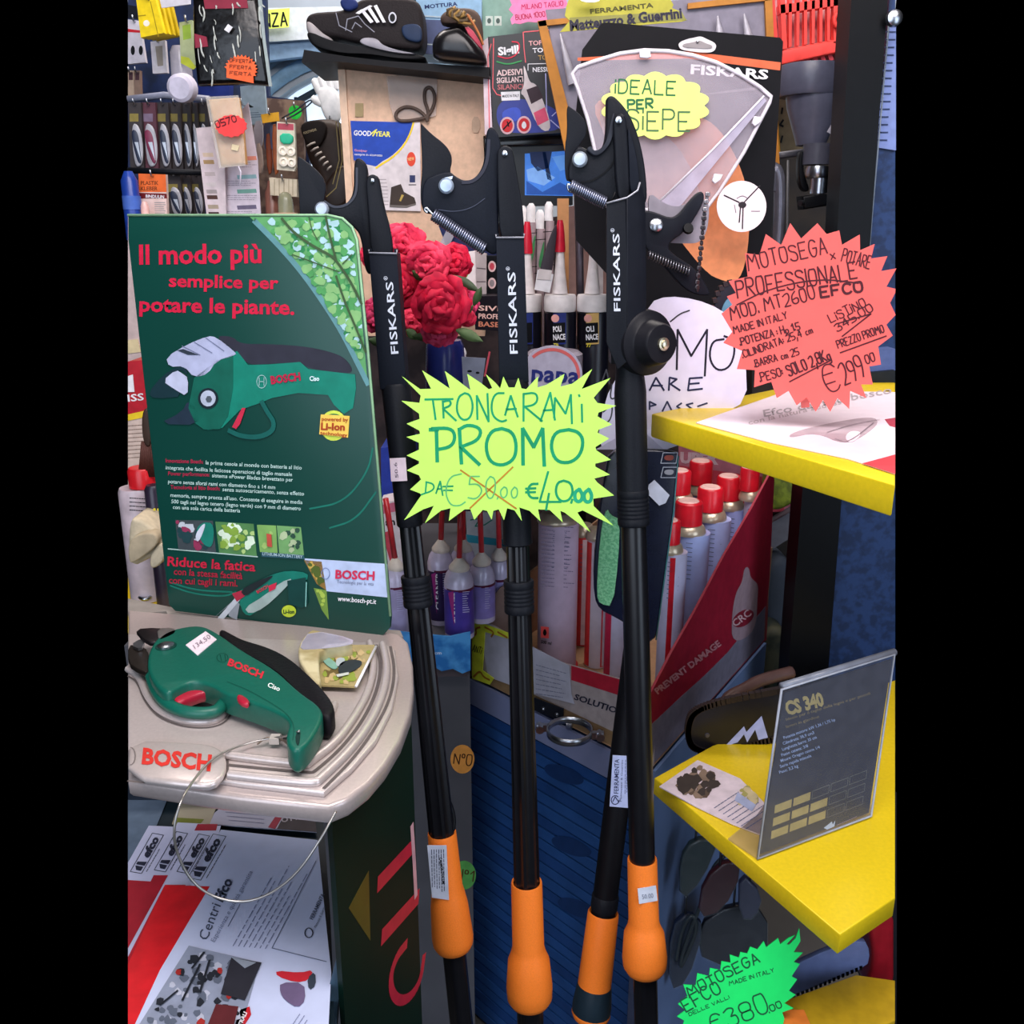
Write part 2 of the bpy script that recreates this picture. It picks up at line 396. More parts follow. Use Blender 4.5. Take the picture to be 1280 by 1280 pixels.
for k in range(5): stroke([[(219 + k * 3, 106), (220 + k * 3, 117)]], 1, p, C('#88829a'), o)
o, p = pk('hang_tag', 'green and clear hanging pack between tube and black bag', 'packet', [(224, 28), (240, 25), (246, 80), (238, 86), (226, 78)], 2.03, '#a9b58a')
paint([(226, 70), (236, 72), (245, 84), (242, 87), (226, 79)], p, C('#b9c436'), o); paint([(228, 32), (238, 30), (239, 48), (229, 50)], p, C('#8dae3c'), o)
o = tag(slab('white_card', [(199, -3), (238, -3), (238, 5), (202, 10)], VP(1.98, x=220, y=0), .003, C('#d8d4dc')), 'edge of a white card hanging at the top left', 'card')
# back-row packs in blue zone
for i, x in enumerate((160, 168)):
    o, p = pk('brush_pack', ['leftmost tan brush pack under the white card', 'second tan brush pack under the white card'][i], 'packet', [(x, 88), (x + 7, 88), (x + 8, 124), (x, 124)], 2.2, ['#b8a08c', '#8e7466'][i], 'brush packs')
    paint([(x + 1, 90), (x + 6, 90), (x + 6, 100), (x + 1, 100)], p, C('#4a2c34'), o)
o, p = pk('blue_box', 'blue cardboard box just under the black bag', 'box', [(246, 104), (287, 105), (286, 122), (248, 121)], 2.14, '#1a2f80', th=.03)
# black stocking bag
o = thing('stocking_bag', 'glossy clear bag of black stockings with orange starburst sticker', 'bag')
p = VP(1.9, x=285, y=50)
slab('black_fabric', [(240, -4), (321, -4), (326, 40), (337, 106), (300, 104), (246, 106), (241, 60)], p, .03, C('#0c0a0b', .22, bump=1, scale=22), o, r=.008)
slab('red_band', [(254, -4), (308, -4), (310, 10), (256, 11)], p, .002, C('#8c2038', .4), o, lift=.002)
slab('red_patch', [(243, 42), (258, 46), (260, 58), (244, 60)], p, .002, C('#8c2038', .4), o, lift=.002)
random.seed(3)
for k in range(26):
    x = random.choice([random.uniform(244, 258), random.uniform(262, 272), random.uniform(290, 302), random.uniform(318, 330)]); y = random.uniform(2, 98)
    L = random.uniform(4, 22); pth = [(x, y), (x + random.uniform(-1, 3), y + L / 2), (x + random.uniform(0, 5), y + L)]
    q = [p.m(a, b, .003) for a, b in So(pth, 1)]
    tube('film_crease', q, [.0003] + [random.uniform(.0008, .002)] * (len(q) - 2) + [.0003], C('#d8dcd4', .1, alpha=.75), o, 5)
slab('film_seam', [(322, -4), (327, -4), (332, 50), (340, 108), (336, 108), (328, 50)], p, .001, C('#b8c4c0', .15, alpha=.5), o, lift=.004)
slab('price_diamond', [(285, 30), (291, 34), (286, 41), (280, 37)], p, .001, WHT, o, lift=.009)
st = [(280 + 20.5 * (1 + (0 if k % 2 else .0)) , 0) for k in range(1)]
st = [(301 + (21 if k % 2 else 18) * math.cos(t), 87 + (19 if k % 2 else 16) * math.sin(t)) for k, t in enumerate([math.pi * (1.0 + .02) + k * math.pi * 1.15 / 30 for k in range(31)])] + [(317, 104), (283, 97)]
part(slab('starburst_sticker', st, p, .0015, C('#ff6a38', .6), o, lift=.010), 'orange starburst sticker')
for k, yy in enumerate((77, 85, 93)): hand('OFFERTA'[k:], (287, yy), (314, yy + 2), 4, .8, p, C('#8a3a20'), o, base=.0105)
# yellow sponge bag + red tag
o = thing('sponge_bag', 'clear bag with orange-tan sponge hanging from a hook', 'bag'); p = VP(1.92, x=282, y=160)
slab('sponge', [(259, 124), (296, 121), (302, 160), (306, 205), (275, 208), (266, 160)], p, .03, C('#cf9a5a', .4, h2='#d9ac74', scale=40), o, r=.008)
slab('film', [(257, 121), (298, 119), (303, 150), (307, 207), (274, 210), (264, 160)], p, .001, C('#f4e8d8', .1, alpha=.25), o, lift=.004)
slab('price_dot', [(290, 180), (299, 182), (297, 189), (289, 187)], p, .001, C('#e8d8b0'), o, lift=.006)
tube('seam', [p.m(x, y, .005) for x, y in ((298, 208), (301, 215), (300, 232))], .0015, C('#e8e0ee', .2), o)
o = thing('red_tag', 'coral red oval price tag on the sponge bag', 'tag'); t = [(289 + (20 if k % 2 else 18.5) * math.cos(math.pi * k / 14) - 0, 157.5 + (14.5 if k % 2 else 13) * math.sin(math.pi * k / 14)) for k in range(28)]
slab('tag', t, VP(1.9, x=282, y=160), .002, C('#ff4848', .6), o, lift=.004); hand('0570', (271, 160), (296, 151), 8, 1.1, VP(1.9, x=282, y=160), C('#501020'), o, base=.005)
# blister knives rows
def knife(x, y, wd, h, Y, tone, lab, grp):
    o, p = pk('knife_pack', lab, 'packet', [(x, y), (x + wd, y), (x + wd + 4, y + h), (x + 3, y + h)], Y, ['#3a3436', '#5a3440'][tone], grp, th=.01)
    paint([(x + 2, y + 14), (x + wd - 3, y + 14), (x + wd - 3, y + 24), (x + 2, y + 24)], p, C('#8a7c40' if not tone else '#7c6a80'), o)
    k = h / 88
    slab('blister', S([(x + 3, y + 26 * k), (x + wd - 2, y + 30 * k), (x + wd + 3, y + 60 * k), (x + wd + 1, y + 84 * k), (x + 7, y + 84 * k)]), p, .006, C('#a8a8b0', .12), o, lift=.008, r=.003)
    slab('tool', S([(x + 4, y + 34 * k), (x + wd - 4, y + 38 * k), (x + wd - 1, y + 62 * k), (x + wd + 1, y + 80 * k), (x + wd - 4, y + 80 * k), (x + 5, y + 52 * k)]), p, .006, C('#262e44' if not tone else '#7a2a48', .35), o, lift=.0095, r=.002)
    slab('blade', [(x + wd * .5, y + 52 * k), (x + wd * .8, y + 52 * k), (x + wd, y + 76 * k)], p, .004, C('#c0c4cc', .3, .5), o, lift=.010)
KL = ['leftmost', 'second', 'third', 'fourth', 'fifth', 'sixth', 'rightmost']
for i, (x, wd, tn) in enumerate(((160, 16, 0), (176, 18, 1), (195, 15, 0), (210, 15, 0), (226, 11, 0), (237, 9, 0), (247, 12, 0))):
    knife(x, 128, wd, 84, 2.12 - .012 * (6 - i) , tn, KL[i] + ' blister knife pack of the upper hanging row', 'blister knife packs, upper row')
for i, (x, wd) in enumerate(((208, 17), (225, 12), (238, 13))):
    knife(x, 216, wd, 56, 2.08 - .012 * (2 - i), 0, ['left', 'middle', 'right'][i] + ' blister knife pack of the lower hanging row', 'blister knife packs, lower row')
o = tag(tube('display_rail', [at(160, 213, 2.04), at(258, 216, 2.04)], .006, BLK2), 'black rail between the two rows of blister packs', 'rail')
o = tag(tube('display_rail', [at(160, 124, 2.12), at(205, 119, 2.12), at(262, 124, 2.12)], .007, C('#8c90a4', .3)), 'grey rod above the upper row of blister packs', 'rail')
o, p = pk('glue_pack', 'orange-topped glue blister pack above the green poster', 'packet', [(173, 217), (207, 218), (210, 300), (176, 300)], 1.9, '#e4c8c0')
paint([(173, 217), (207, 218), (208, 240), (174, 240)], p, C('#e86a2c'), o); paint([(174, 241), (208, 242), (209, 248), (175, 248)], p, C('#6c1418'), o, lv=2)
text('PLASTIK', (176, 231), (198, 231), 5, p, C('#7c3a14'), o, .02, 2); text('KLEBER', (176, 238), (197, 238), 5, p, C('#7c3a14'), o, .02, 2); text('BINDULIN', (182, 247), (205, 248), 4, p, WHT, o, .02, 3)
up('glue_tube', 183, 1.87, [(252, 3), (258, 5), (300, 6)], C('#e8b8b0', .3), o); smallprint((193, 252), (207, 252), (194, 270), 7, p, C('#909090'), o, .8)
o = thing('blue_bottle', 'blue bottle at the left edge above the poster', 'bottle'); up('body', 165, 1.88, [(214, 5), (219, 7), (226, 10), (300, 11)], C('#20409a', .3), o); up('label_band', 165, 1.88, [(245, 11.2), (262, 11.2)], C('#4a6cc0', .4), o)
# brochures / colour strip cards
o, p = pk('colour_card', 'pale card with tan sample strips above poster', 'card', [(245, 160), (268, 158), (280, 190), (284, 300), (262, 300)], 1.98, '#d8c8cc', th=.003)
for yy, cl in ((191, '#d8c0a8'), (200, '#b09064'), (215, '#c0b0b0'), (228, '#d4c8c8'), (237, '#a89c9c'), (244, '#50342c'), (256, '#a89884'), (265, '#402024')): paint([(253 + (yy - 191) * .1, yy), (266 + (yy - 191) * .1, yy), (267 + (yy - 191) * .1, yy + 5), (254 + (yy - 191) * .1, yy + 5)], p, C(cl), o)
o, p = pk('sticker_sheet', 'white sheet with green and blue strips beside sample card', 'card', [(275, 170), (310, 128), (322, 200), (328, 300), (284, 300)], 2.0, '#cfc4d0', th=.003)
for yy, cl in ((196, '#e0907c'), (219, '#88acb4'), (237, '#6c9c90'), (257, '#686078')):
    paint([(296, yy), (320, yy - 1), (321, yy + 4), (297, yy + 5)], p, C(cl), o); smallprint((284, yy + 6), (322, yy + 6), (285, yy + 14), 3, p, C('#8c8494'), o, .7)
o, p = pk('hang_card', 'light blue-grey hanging card with a small bird mark', 'card', [(300, 108), (330, 104), (334, 152), (304, 158)], 2.1, '#a4b8c4'); paint(S([(308, 128), (314, 132), (318, 134), (311, 135)]), p, BLK, o); smallprint((310, 140), (328, 139), (311, 148), 3, p, C('#607080'), o, .8)
# knives with wooden handles, ear plugs etc.
for i, x in enumerate((318, 330, 338)):
    o = thing('scraper', ['leftmost', 'middle', 'rightmost'][i] + ' scraper with a wooden handle beside the ear plug pack', 'tool', 'wood-handled scrapers')
    p = VP(2.08 - i * .03, x=x, y=180)
    slab('blade', S([(x - 1, 152), (x + 10, 150), (x + 11, 178), (x + 4, 190), (x, 184)], 1), p, .004, C(['#b8b0b4', '#28304c', '#1c2440'][i], .3, .2), o)
    slab('handle', S([(x + 1, 180 - i * 12), (x + 8, 178 - i * 12), (x + 11, 214), (x + 4, 220)], 1), p, .012, C(['#a89488', '#7a3a20', '#94502c'][i], .5, bump=.3), o, lift=.004, r=.003)
o, p = pk('ear_plug_pack', 'blister card with green and four white plugs', 'packet', [(346, 152), (368, 154), (370, 208), (368, 214), (346, 212)], 1.98, '#d0c8b4')
paint([(347, 154), (367, 155), (367, 163), (347, 162)], p, C('#b04858'), o); slab('green_plug', S([(349, 166), (366, 167), (366, 180), (350, 180)], 1), p, .008, C('#28b088', .4), o, lift=.008, r=.003)
for cx, cy in ((353, 188), (363, 189), (354, 202), (364, 203)): a = p.m(cx, cy, .01); lathe('ear_plug', a + Vector((0, .01, 0)), a, [(0, .009), (.008, .009), (.009, .005), (.004, .004)], C('#ece4d4', .5), o, 14)
o, p = pk('yellow_label', 'mustard header card above the scrapers', 'card', [(326, 143), (348, 140), (349, 151), (328, 154)], 2.0, '#d8a020', th=.004)
o, p = pk('green_tag', 'bright green oval tag hanging left of white gloves', 'tag', S([(360, 133), (374, 131), (378, 142), (372, 150), (362, 148)]), 2.2, '#2ce048', th=.003)
o = tag(tube('wire_hook', [at(x, y, 2.0) for x, y in So([(352, 148), (370, 138), (385, 126), (390, 125), (389, 129), (372, 142), (356, 150)], 1)], .0015, C('#40444c', .3, 1)), 'bent wire hook in front of arched window', 'hook')
o, p = pk('seed_pack', 'beige striped packets above the poster', 'packet', [(337, 222), (371, 224), (371, 246), (338, 244)], 2.0, '#c4b8a0', th=.02); stroke([[(x, 224), (x, 244)] for x in (343, 349, 355, 361, 366)], .8, p, C('#8c7c64'), o)
o = thing('filter_cup', 'translucent greenish plastic cup above poster top edge', 'cup'); up('cup', 358, 1.98, [(240, 3), (243, 7), (250, 9), (300, 11)], C('#8a8a70', .2), o); up('base', 358, 1.98, [(266, 15), (300, 16)], C('#c8a488'), o)
o = thing('brown_bottle', 'small brown bottle beside the translucent cup', 'bottle'); up('body', 341, 2.03, [(226, 4), (234, 5), (241, 8), (300, 10)], C('#7c5044', .3), o); up('cap', 341, 2.03, [(222, 4.5), (231, 4.5)], C('#c8b4a0'), o)
o = tag(slab('packet_row', [(300, 120), (380, 126), (380, 300), (300, 300)], VP(2.275, x=330, y=200), .02, C('#8c7464', .6, h2='#5c4840', scale=30)), 'mixed brown packets deep behind the scrapers', 'packet')
# gloves
o = thing('rubber_gloves', 'pair of bright white rubber gloves hanging by the window', 'gloves')
G = C('#f4f6f6', .4); p = VP(2.2, x=410, y=120)
slab('palm', S([(394, 110), (410, 105), (424, 112), (426, 150), (418, 153), (408, 152), (400, 135)]), p, .02, G, o, r=.008)
for a, b in (((400, 116), (392, 98)), ((406, 112), (400, 95)), ((414, 112), (412, 95)), ((421, 112), (420, 97)), ((402, 130), (389, 122))):
    A, B = p.m(*a, -.01), p.m(*b, -.01); lathe('finger', A, B, [(0, .008), ((B - A).length * .5, .009), ((B - A).length * .9, .008), ((B - A).length, .003)], G, o, 12)
# work boot (hanging)
o = thing('work_boot', 'dark brown leather work boot with white laces, left of plywood box', 'boot'); p = VP(2.15, x=410, y=200)
slab('shaft', S([(375, 152), (400, 147), (420, 149), (432, 160), (437, 200), (432, 232), (420, 242), (400, 236), (392, 215), (380, 190)]), p, .08, C('#33261f', .5, bump=.3), o, r=.02)
slab('tongue', S([(374, 153), (402, 148), (410, 160), (400, 185), (386, 182), (378, 172)]), p, .012, C('#221c1a', .6), o, lift=.012, r=.004)
text('FOOTWEAR', (380, 168), (396, 163), 3.2, p, C('#c8b890'), o, .01, 1, base=.0125)
slab('toe', S([(402, 234), (420, 208), (436, 205), (438, 250), (425, 262), (405, 258)]), p, .05, C('#2a1e18', .4), o, lift=.02, r=.02)
for k in range(6):
    a = p.m(384 + k * 5, 183 + k * 6, .016); b = p.m(394 + k * 4, 178 + k * 6, .016); tube('lace', [a, (a + b) / 2 - Vector((0, .006, 0)), b], .0022, C('#b8b0a8'), o, 6)
stroke([[(424, 152), (428, 200), (420, 235), (408, 246)], [(420, 152), (424, 200), (416, 230)]], 1.2, p, C('#8c7c4c'), o, base=.0205, name='stitching')

tube('hanging_loop', [p.m(412, 152, -.03), at(412, 120, 2.28), at(412, 116, 2.99)], .0015, DARKST, o, 6)
# ---------------------------------------------------------------- plywood box, shelf plank, shoes
o = thing('plywood_box', 'pale plywood box standing under the shoe plank', 'box'); PB = VP(1.95, x=520, y=200)
slab('front_panel', [(424, 84), (612, 105), (606, 420), (444, 420)], PB, .05, PLY, o); slab('edge_strip', [(422, 82), (431, 84), (452, 420), (443, 420)], PB, .02, C('#e6c4a8', .6), o, lift=.006)
slab('socket', rect(444, 129, 454, 146), PB, .002, C('#a08c64'), o, lift=.003); slab('socket', S(rect(590, 146, 600, 166), 1), PB, .002, C('#b89c84'), o, lift=.003)
o = thing('lace_bag', 'thin clear bag holding brown laces pinned to plywood box', 'bag')
slab('film', [(483, 95), (547, 90), (545, 145), (495, 155), (487, 130)], PB, .001, C('#c8b4a8', .15, alpha=.35), o, lift=.006)
tube('lace', [PB.m(x, y, .009) for x, y in So([(535, 152), (528, 140), (510, 132), (496, 138), (494, 148), (502, 152), (520, 150), (536, 146), (545, 125), (540, 109), (531, 110), (530, 125), (536, 140), (534, 152)], 2)], .0032, C('#54443c'), o)
o = thing('boot_leaflet', 'blue and white leaflet with boot picture on the plywood box', 'leaflet'); p = PB
slab('card', [(438, 151), (525, 153), (526, 264), (452, 262)], p, .003, C('#dcd2d4'), o, lift=.006)
paint([(438, 151), (516, 153)] + [(516 - 2 * k - .35 * k * k, 153 + 8.5 * k - .3 * k * k) for k in range(1, 9)] + [(470, 208), (452, 204), (442, 200)], p, C('#2148b0'), o, base=.006)
yl = [(517, 153)] + [(517 - 2 * k - .35 * k * k, 153 + 8.8 * k - .3 * k * k) for k in range(1, 9)] + [(470, 210)]
stroke([yl], 2.2, p, C('#f0cc30'), o, 2, 'curved_line', base=.006)
text('GOOD', (442, 169), (464, 170), 6.5, p, WHT, o, .03, 2, base=.006); text('YEAR', (468, 170), (488, 171), 6.5, p, C('#f4ec60'), o, .03, 2, base=.006)
stroke([[(463, 168), (468, 164), (471, 162)], [(466, 170), (469, 165)]], 1.6, p, C('#f4ec60'), o, 2, base=.006)
text('Goodyear', (443, 189), (459, 190), 3, p, C('#f0a0b0'), o, .01, 2, base=.006); text('sempre in sicurezza', (443, 194), (478, 195.5), 3, p, WHT, o, .01, 2, base=.006)
paint(ell(514, 199, 5.5, 9, 20), p, C('#e04830'), o, base=.006); text('NEW', (510, 201), (518, 200), 4, p, C('#f8d890'), o, .01, 3, base=.006)
paint(rect(512, 219, 519, 228), p, C('#303864'), o, base=.006); stroke([[(511, 231), (520, 231)]], 1, p, BLK, o, base=.006)
paint([(489, 234), (501, 230), (505, 240), (518, 247), (520, 254), (508, 258), (487, 257)], p, C('#3c302a'), o, base=.006); paint([(487, 256), (508, 257), (520, 254), (520, 256), (508, 260), (487, 259)], p, C('#6c6460'), o, 2, base=.006)
paint([(502, 243), (505, 244), (501, 252), (499, 251)], p, C('#b89c50'), o, 2, base=.006); smallprint((474, 222), (484, 222), (478, 258), 8, p, C('#a09498'), o, .7, base=.006)
# plank
plank = tag(slab('shelf_plank', [(380, 62), (430, 70), (480, 76), (612, 84), (612, 97), (424, 77), (377, 78)], VP(1.86, x=500, y=70), .22, C('#121114', .5)), 'black plank across top of the plywood box carrying the shoes', 'shelf')
# trainer
o = thing('trainer', 'black work trainer with white side stripes on black plank', 'shoe'); p = VP(1.87, x=450, y=40)
slab('upper', S(Z(400, 0, 4, [(-76, 120), (-70, 80), (-40, 60), (20, 55), (110, 50), (170, 15), (220, -15), (440, -15), (500, 10), (515, 80), (520, 200), (500, 250), (400, 240), (200, 215), (60, 180), (-50, 165)])), p, .085, C('#241f20', .6, bump=.4, scale=300), o, r=.02)
slab('toe_cap', S(Z(400, 0, 4, [(-78, 105), (-60, 95), (-20, 130), (20, 170), (60, 190), (50, 210), (-20, 200), (-70, 160)])), p, .09, C('#a8a0a0', .5), o, lift=.004, r=.012)
part(slab('sole', S(Z(400, 0, 4, [(-70, 150), (0, 185), (100, 215), (200, 235), (300, 225), (400, 262), (528, 275), (520, 300), (400, 296), (250, 270), (100, 268), (-30, 235), (-66, 190)])), p, .088, C('#18181a', .6), o, lift=.006, r=.008), 'black lugged sole')
slab('sole_insert', S(Z(400, 0, 4, [(190, 210), (215, 185), (285, 190), (310, 225), (400, 255), (500, 272), (380, 265), (250, 235)])), p, .01, C('#9c98a0', .4), o, lift=.012, r=.003)
slab('heel_patch', S(Z(400, 0, 4, [(410, 120), (500, 115), (512, 180), (500, 215), (430, 200), (405, 160)])), p, .01, C('#20304c', .6), o, lift=.008, r=.004)
for a in (0, 34, 68): slab('stripe', Z(400, 0, 4, [(200 + a, 50 - a * .3), (216 + a, 44 - a * .3), (268 + a * .9, 108 + a * .05), (252 + a * .9, 116 - a * .05)]), p, .003, WHT, o, lift=.010)
slab('stripe', Z(400, 0, 4, [(178, 66), (188, 58), (250, 26), (262, 30), (196, 70)]), p, .003, WHT, o, lift=.011)
slab('badge', ell(490.5, 22, 5, 7, 16), p, .003, C('#d0d0d8'), o, lift=.01); slab('badge_centre', ell(490.5, 22, 3.4, 5, 16), p, .002, BLK, o, lift=.011)
stroke([[(420, 16), (424, 32), (440, 40)], [(432, 38), (434, 24), (448, 20), (456, 30), (468, 40)], [(440, 36), (444, 28), (452, 34)]], 1, p, C('#8c8c98'), o, base=.0105, name='stitching')
slab('lining', S([(424, -3), (444, -3), (448, 8), (436, 14), (426, 10)]), p, .02, C('#1c2c60', .7), o, lift=.01, r=.005)
o = thing('safety_shoe', 'black rounded-toe shoe with tan laces on the plank', 'shoe'); p = VP(1.82, x=570, y=50)
slab('upper', S(Z(400, 0, 4, [(555, 230), (560, 180), (600, 135), (660, 120), (700, 110), (800, 200), (840, 300), (810, 310), (700, 300), (560, 285)])), p, .08, C('#121114', .3), o, r=.028)
slab('quarter', S(Z(400, 0, 4, [(600, 120), (600, 60), (680, 30), (790, 40), (815, 130), (815, 240), (740, 150), (680, 110)])), p, .04, C('#4c3c34', .7), o, lift=-.01, r=.012)
slab('red_piping', S(Z(400, 0, 4, [(715, 140), (750, 130), (812, 225), (812, 255)]), 1), p, .01, C('#c4485c'), o, lift=.012, r=.003)
random.seed(5)
for k in range(6):
    c = (568 + k * 3, 14 + k * 2); tube('lace', [p.m(c[0] + 10 * math.cos(t), c[1] + 6 * math.sin(t) + random.uniform(-2, 2), .016 + .004 * math.sin(t * 2 + k)) for t in [j * .9 for j in range(6)]], .0025, C('#8c6c38' if k % 2 else '#5c4c38'), o, 6)
tube('lace', [p.m(x, y, .02) for x, y in So([(584, 18), (592, 30), (600, 45), (604, 56)])], .0022, C('#b06838'), o, 6)
o = thing('mottled_box', 'light blue box with navy lettering behind the shoes', 'box'); p = VP(1.97, x=560, y=10)
slab('carton', [(520, -4), (602, -4), (602, 74), (522, 66)], p, .1, C('#8cb0cc'), o); slab('band', [(522, 24), (602, 27), (602, 74), (522, 66)], p, .004, C('#4a5478'), o, lift=.003)
text('MOTTURA', (531, 11), (572, 7), 5, p, C('#1c2c60'), o, .03, 1); stroke([[(531, 20), (600, 24)], [(531, 55), (600, 60)]], 1.2, p, C('#b0bcc0'), o, base=.0035); 
o = thing('dark_carton', 'dark green-blue carton behind the trainer heel', 'box'); slab('carton', [(495, -4), (530, -4), (530, 66), (500, 62)], VP(2.05, x=510, y=20), .1, C('#1c3c44'), o); slab('green_mark', [(523, 8), (530, 8), (530, 20), (524, 20)], VP(2.04, x=510, y=20), .002, C('#2c9468'), o)
# ================================================================ CENTRE BACKGROUND
o = thing('green_carton', 'pale green carton at the very top behind pink sign', 'box'); p = VP(2.0, x=640, y=20)
slab('carton', [(602, -4), (706, -4), (706, 60), (604, 50)], p, .12, C('#84a898', .5), o)
for x in (607, 618): paint(rect(x, 20, x + 9, 32), p, C('#c8d4c8'), o); paint(ell(x + 4.5, 26, 2.5, 3.5, 12), p, C('#4c6058'), o, 2)
o = thing('pink_sign', 'pink starburst paper with red handwriting at the top', 'sign'); p = VP(1.93, x=670, y=15)
slab('paper', [(636, -4), (706, -4), (710, 6), (705, 10), (712, 16), (704, 20), (709, 25), (696, 24), (690, 27), (680, 25), (670, 28), (660, 27), (650, 30), (643, 29), (640, 31), (638, 24), (642, 18), (636, 12), (640, 6)], p, .002, C('#ff86b4', .6), o)
hand('MILANO TAGLIO', (652, 12), (704, 7), 6, .9, p, C('#c0285c'), o); hand('BUONA 1000 TAGLI', (645, 25), (701, 18), 6, .9, p, C('#b0284c'), o)
# sealant display box
o = thing('sealant_box', 'black and blue display box of sealants with white lettering', 'box'); SB = VP(1.88, x=650, y=110); p = SB
slab('carton', [(610, 46), (700, 36), (714, 165), (616, 172)], p, .1, C('#0a080e', .35), o)
slab('side', [(603, 52), (611, 46), (617, 172), (606, 168)], p, .09, C('#d8c4cc', .5), o)
paint(S([(622, 130), (640, 120), (700, 135), (708, 164), (630, 168), (620, 150)]), p, C('#1c2c8c', .3), o); paint(S([(626, 138), (650, 132), (652, 150), (630, 154)]), p, C('#2a48c0', .3), o, 2)
stroke([[(617, 48), (616, 110), (621, 118), (632, 121)], [(654, 40), (655, 60), (657, 78)], [(614, 55), (610, 70), (612, 170)], [(655, 40), (700, 36)]], 1.2, p, C('#e06068'), o, 3)
text('Sigill', (623, 69), (649, 66), 10, p, WHT, o, .04, 3); stroke([So([(622, 70), (635, 74), (648, 67), (650, 53), (640, 52)], 2)], 1.4, p, C('#d03048'), o, 4); stroke([So([(621, 77), (635, 81), (652, 76)], 2)], 1.6, p, C('#3c9454'), o, 4)
text('ADESIVI', (621, 95), (653, 93), 7.5, p, C('#e8c8c8'), o, .02, 3); text('SIGILLANTI', (621, 104), (654, 102), 7, p, C('#e8c8c8'), o, .02, 3); text('SILANICI', (622, 112), (654, 111), 6.5, p, C('#c06c70'), o, .02, 3)
text('TOP', (661, 57), (678, 56), 6, p, C('#e0a8a8'), o, .02, 3); text('TOP', (666, 66), (684, 65), 6, p, WHT, o, .02, 3); text('TOP', (673, 75), (688, 74), 6, p, C('#b08c4c'), o, .02, 3)
text('NESSUNO', (666, 90), (700, 89), 6, p, WHT, o, .02, 3); stroke([[(660, 80), (700, 79)], [(660, 88), (660, 80)]], .8, p, WHT, o, 3)
paint([(626, 115), (650, 114), (650, 125), (627, 126)], p, WHT, o, 4); text('MADE IN ITALY', (628, 122), (649, 121), 3.5, p, BLK, o, .01, 5)
for cx in (634, 655): paint(ell(cx, 157 - (cx > 640), 9, 11, 20), p, C('#d8b0b8'), o, 3); paint(ell(cx, 157 - (cx > 640), 7, 8.5, 20), p, C('#c82830'), o, 4); 
stroke([[(629, 162), (639, 151)], [(634, 152), (636, 158)]], 1.6, p, BLK, o, 5); paint(S([(655, 150), (659, 157), (655, 162), (651, 157)]), p, WHT, o, 5)
paint(S([(654, 80), (657, 86), (662, 103), (668, 104), (673, 110), (692, 162), (675, 165), (656, 120), (650, 117), (656, 105)]), p, C('#d4c8c8'), o, 5, 'printed_tube'); paint([(658, 112), (672, 107), (679, 122), (664, 130)], p, C('#3c2c34'), o, 6)
paint([(667, 141), (681, 134), (686, 150), (672, 157)], p, C('#e05878'), o, 6); stroke([[(682, 92), (684, 158)], [(690, 145), (706, 130)], [(688, 150), (704, 164)]], 1.2, p, C('#b8b8e8'), o, 4)
# TV
o = thing('small_screen', 'small black screen showing a blue picture under sealant box', 'screen'); p = VP(1.95, x=680, y=215)
slab('casing', [(604, 170), (716, 165), (716, 256), (608, 258)], p, .06, C('#07070a', .3), o); slab('bezel_top', [(604, 172), (716, 168), (716, 180), (606, 184)], p, .01, C('#181618', .15), o, lift=.012, r=.003)
paint([(656, 192), (716, 188), (716, 245), (656, 244)], p, C('#3c74c8', .4, emit=.55), o, 1, 'display')
for q, cl in (([(662, 190), (690, 189), (686, 210), (672, 214), (664, 204)], '#16264c'), ([(658, 212), (672, 208), (694, 222), (680, 232), (660, 226)], '#78a4e0'), ([(658, 226), (678, 240), (700, 228), (716, 236), (716, 244), (658, 243)], '#2450a0'), ([(690, 196), (716, 192), (716, 208), (700, 214)], '#5c94dc'), ([(678, 190), (682, 190), (690, 226), (684, 224)], '#102040')): paint(q, p, C(cl, .4, emit=.4), o, 2, 'display_picture')
# grey framed poster behind
o = thing('framed_panel', 'grey panel in orange-brown frame behind the olive sign', 'panel'); p = VP(1.75, x=800, y=100)
slab('panel', [(682, 12), (960, -8), (968, 240), (722, 240)], p, .006, C('#847e8c', .6), o)
for q in ([(672, 27), (682, 25), (722, 180), (716, 235)], [(672, 26), (790, 14), (790, 20), (674, 33)], [(860, 4), (964, -8), (964, 0), (860, 11)], [(956, -4), (965, -8), (976, 240), (966, 240)]): slab('frame_bar', q, p, .012, C('#b8782c', .5), o, lift=.008)
for (x0, y0, x1, y1) in ((700, 42, 712, 90), (897, 20, 900, 48), (930, 17, 936, 50)):
    a, b = p.m(x0, y0, .012), p.m(x1, y1, .012); L = (b - a).length; lathe('spray_nozzle', a, b, [(0, .0015), (L, .008), (L + .02, .009)], C('#b4aeb8', .3), o, 10)
o = thing('olive_sign', 'olive yellow starburst sign reading FERRAMENTA', 'sign'); p = VP(1.62, x=780, y=20)
slab('paper', [(708, 8), (712, -4), (836, -4), (842, 6), (840, 10), (850, 14), (846, 17), (859, 25), (852, 27), (700, 40), (712, 26), (706, 20)], p, .002, C('#b0a83c', .5), o); paint([(712, 22), (852, 14), (858, 25), (742, 32), (712, 38)], p, C('#8c8848'), o, 1)
text('FERRAMENTA', (738, 17), (817, 9), 6, p, C('#504c24'), o, .02, 2); text('Matteuzzo & Guerrini', (713, 38), (853, 22), 13, p, C('#2c2838'), o, .04, 2)
o = tag(slab('white_tag', S([(722, -4), (752, -4), (748, 3), (728, 3)], 1), VP(1.6, x=730, y=0), .002, C('#fffbd0')), 'bright pale tag at the top edge above the olive sign', 'tag')
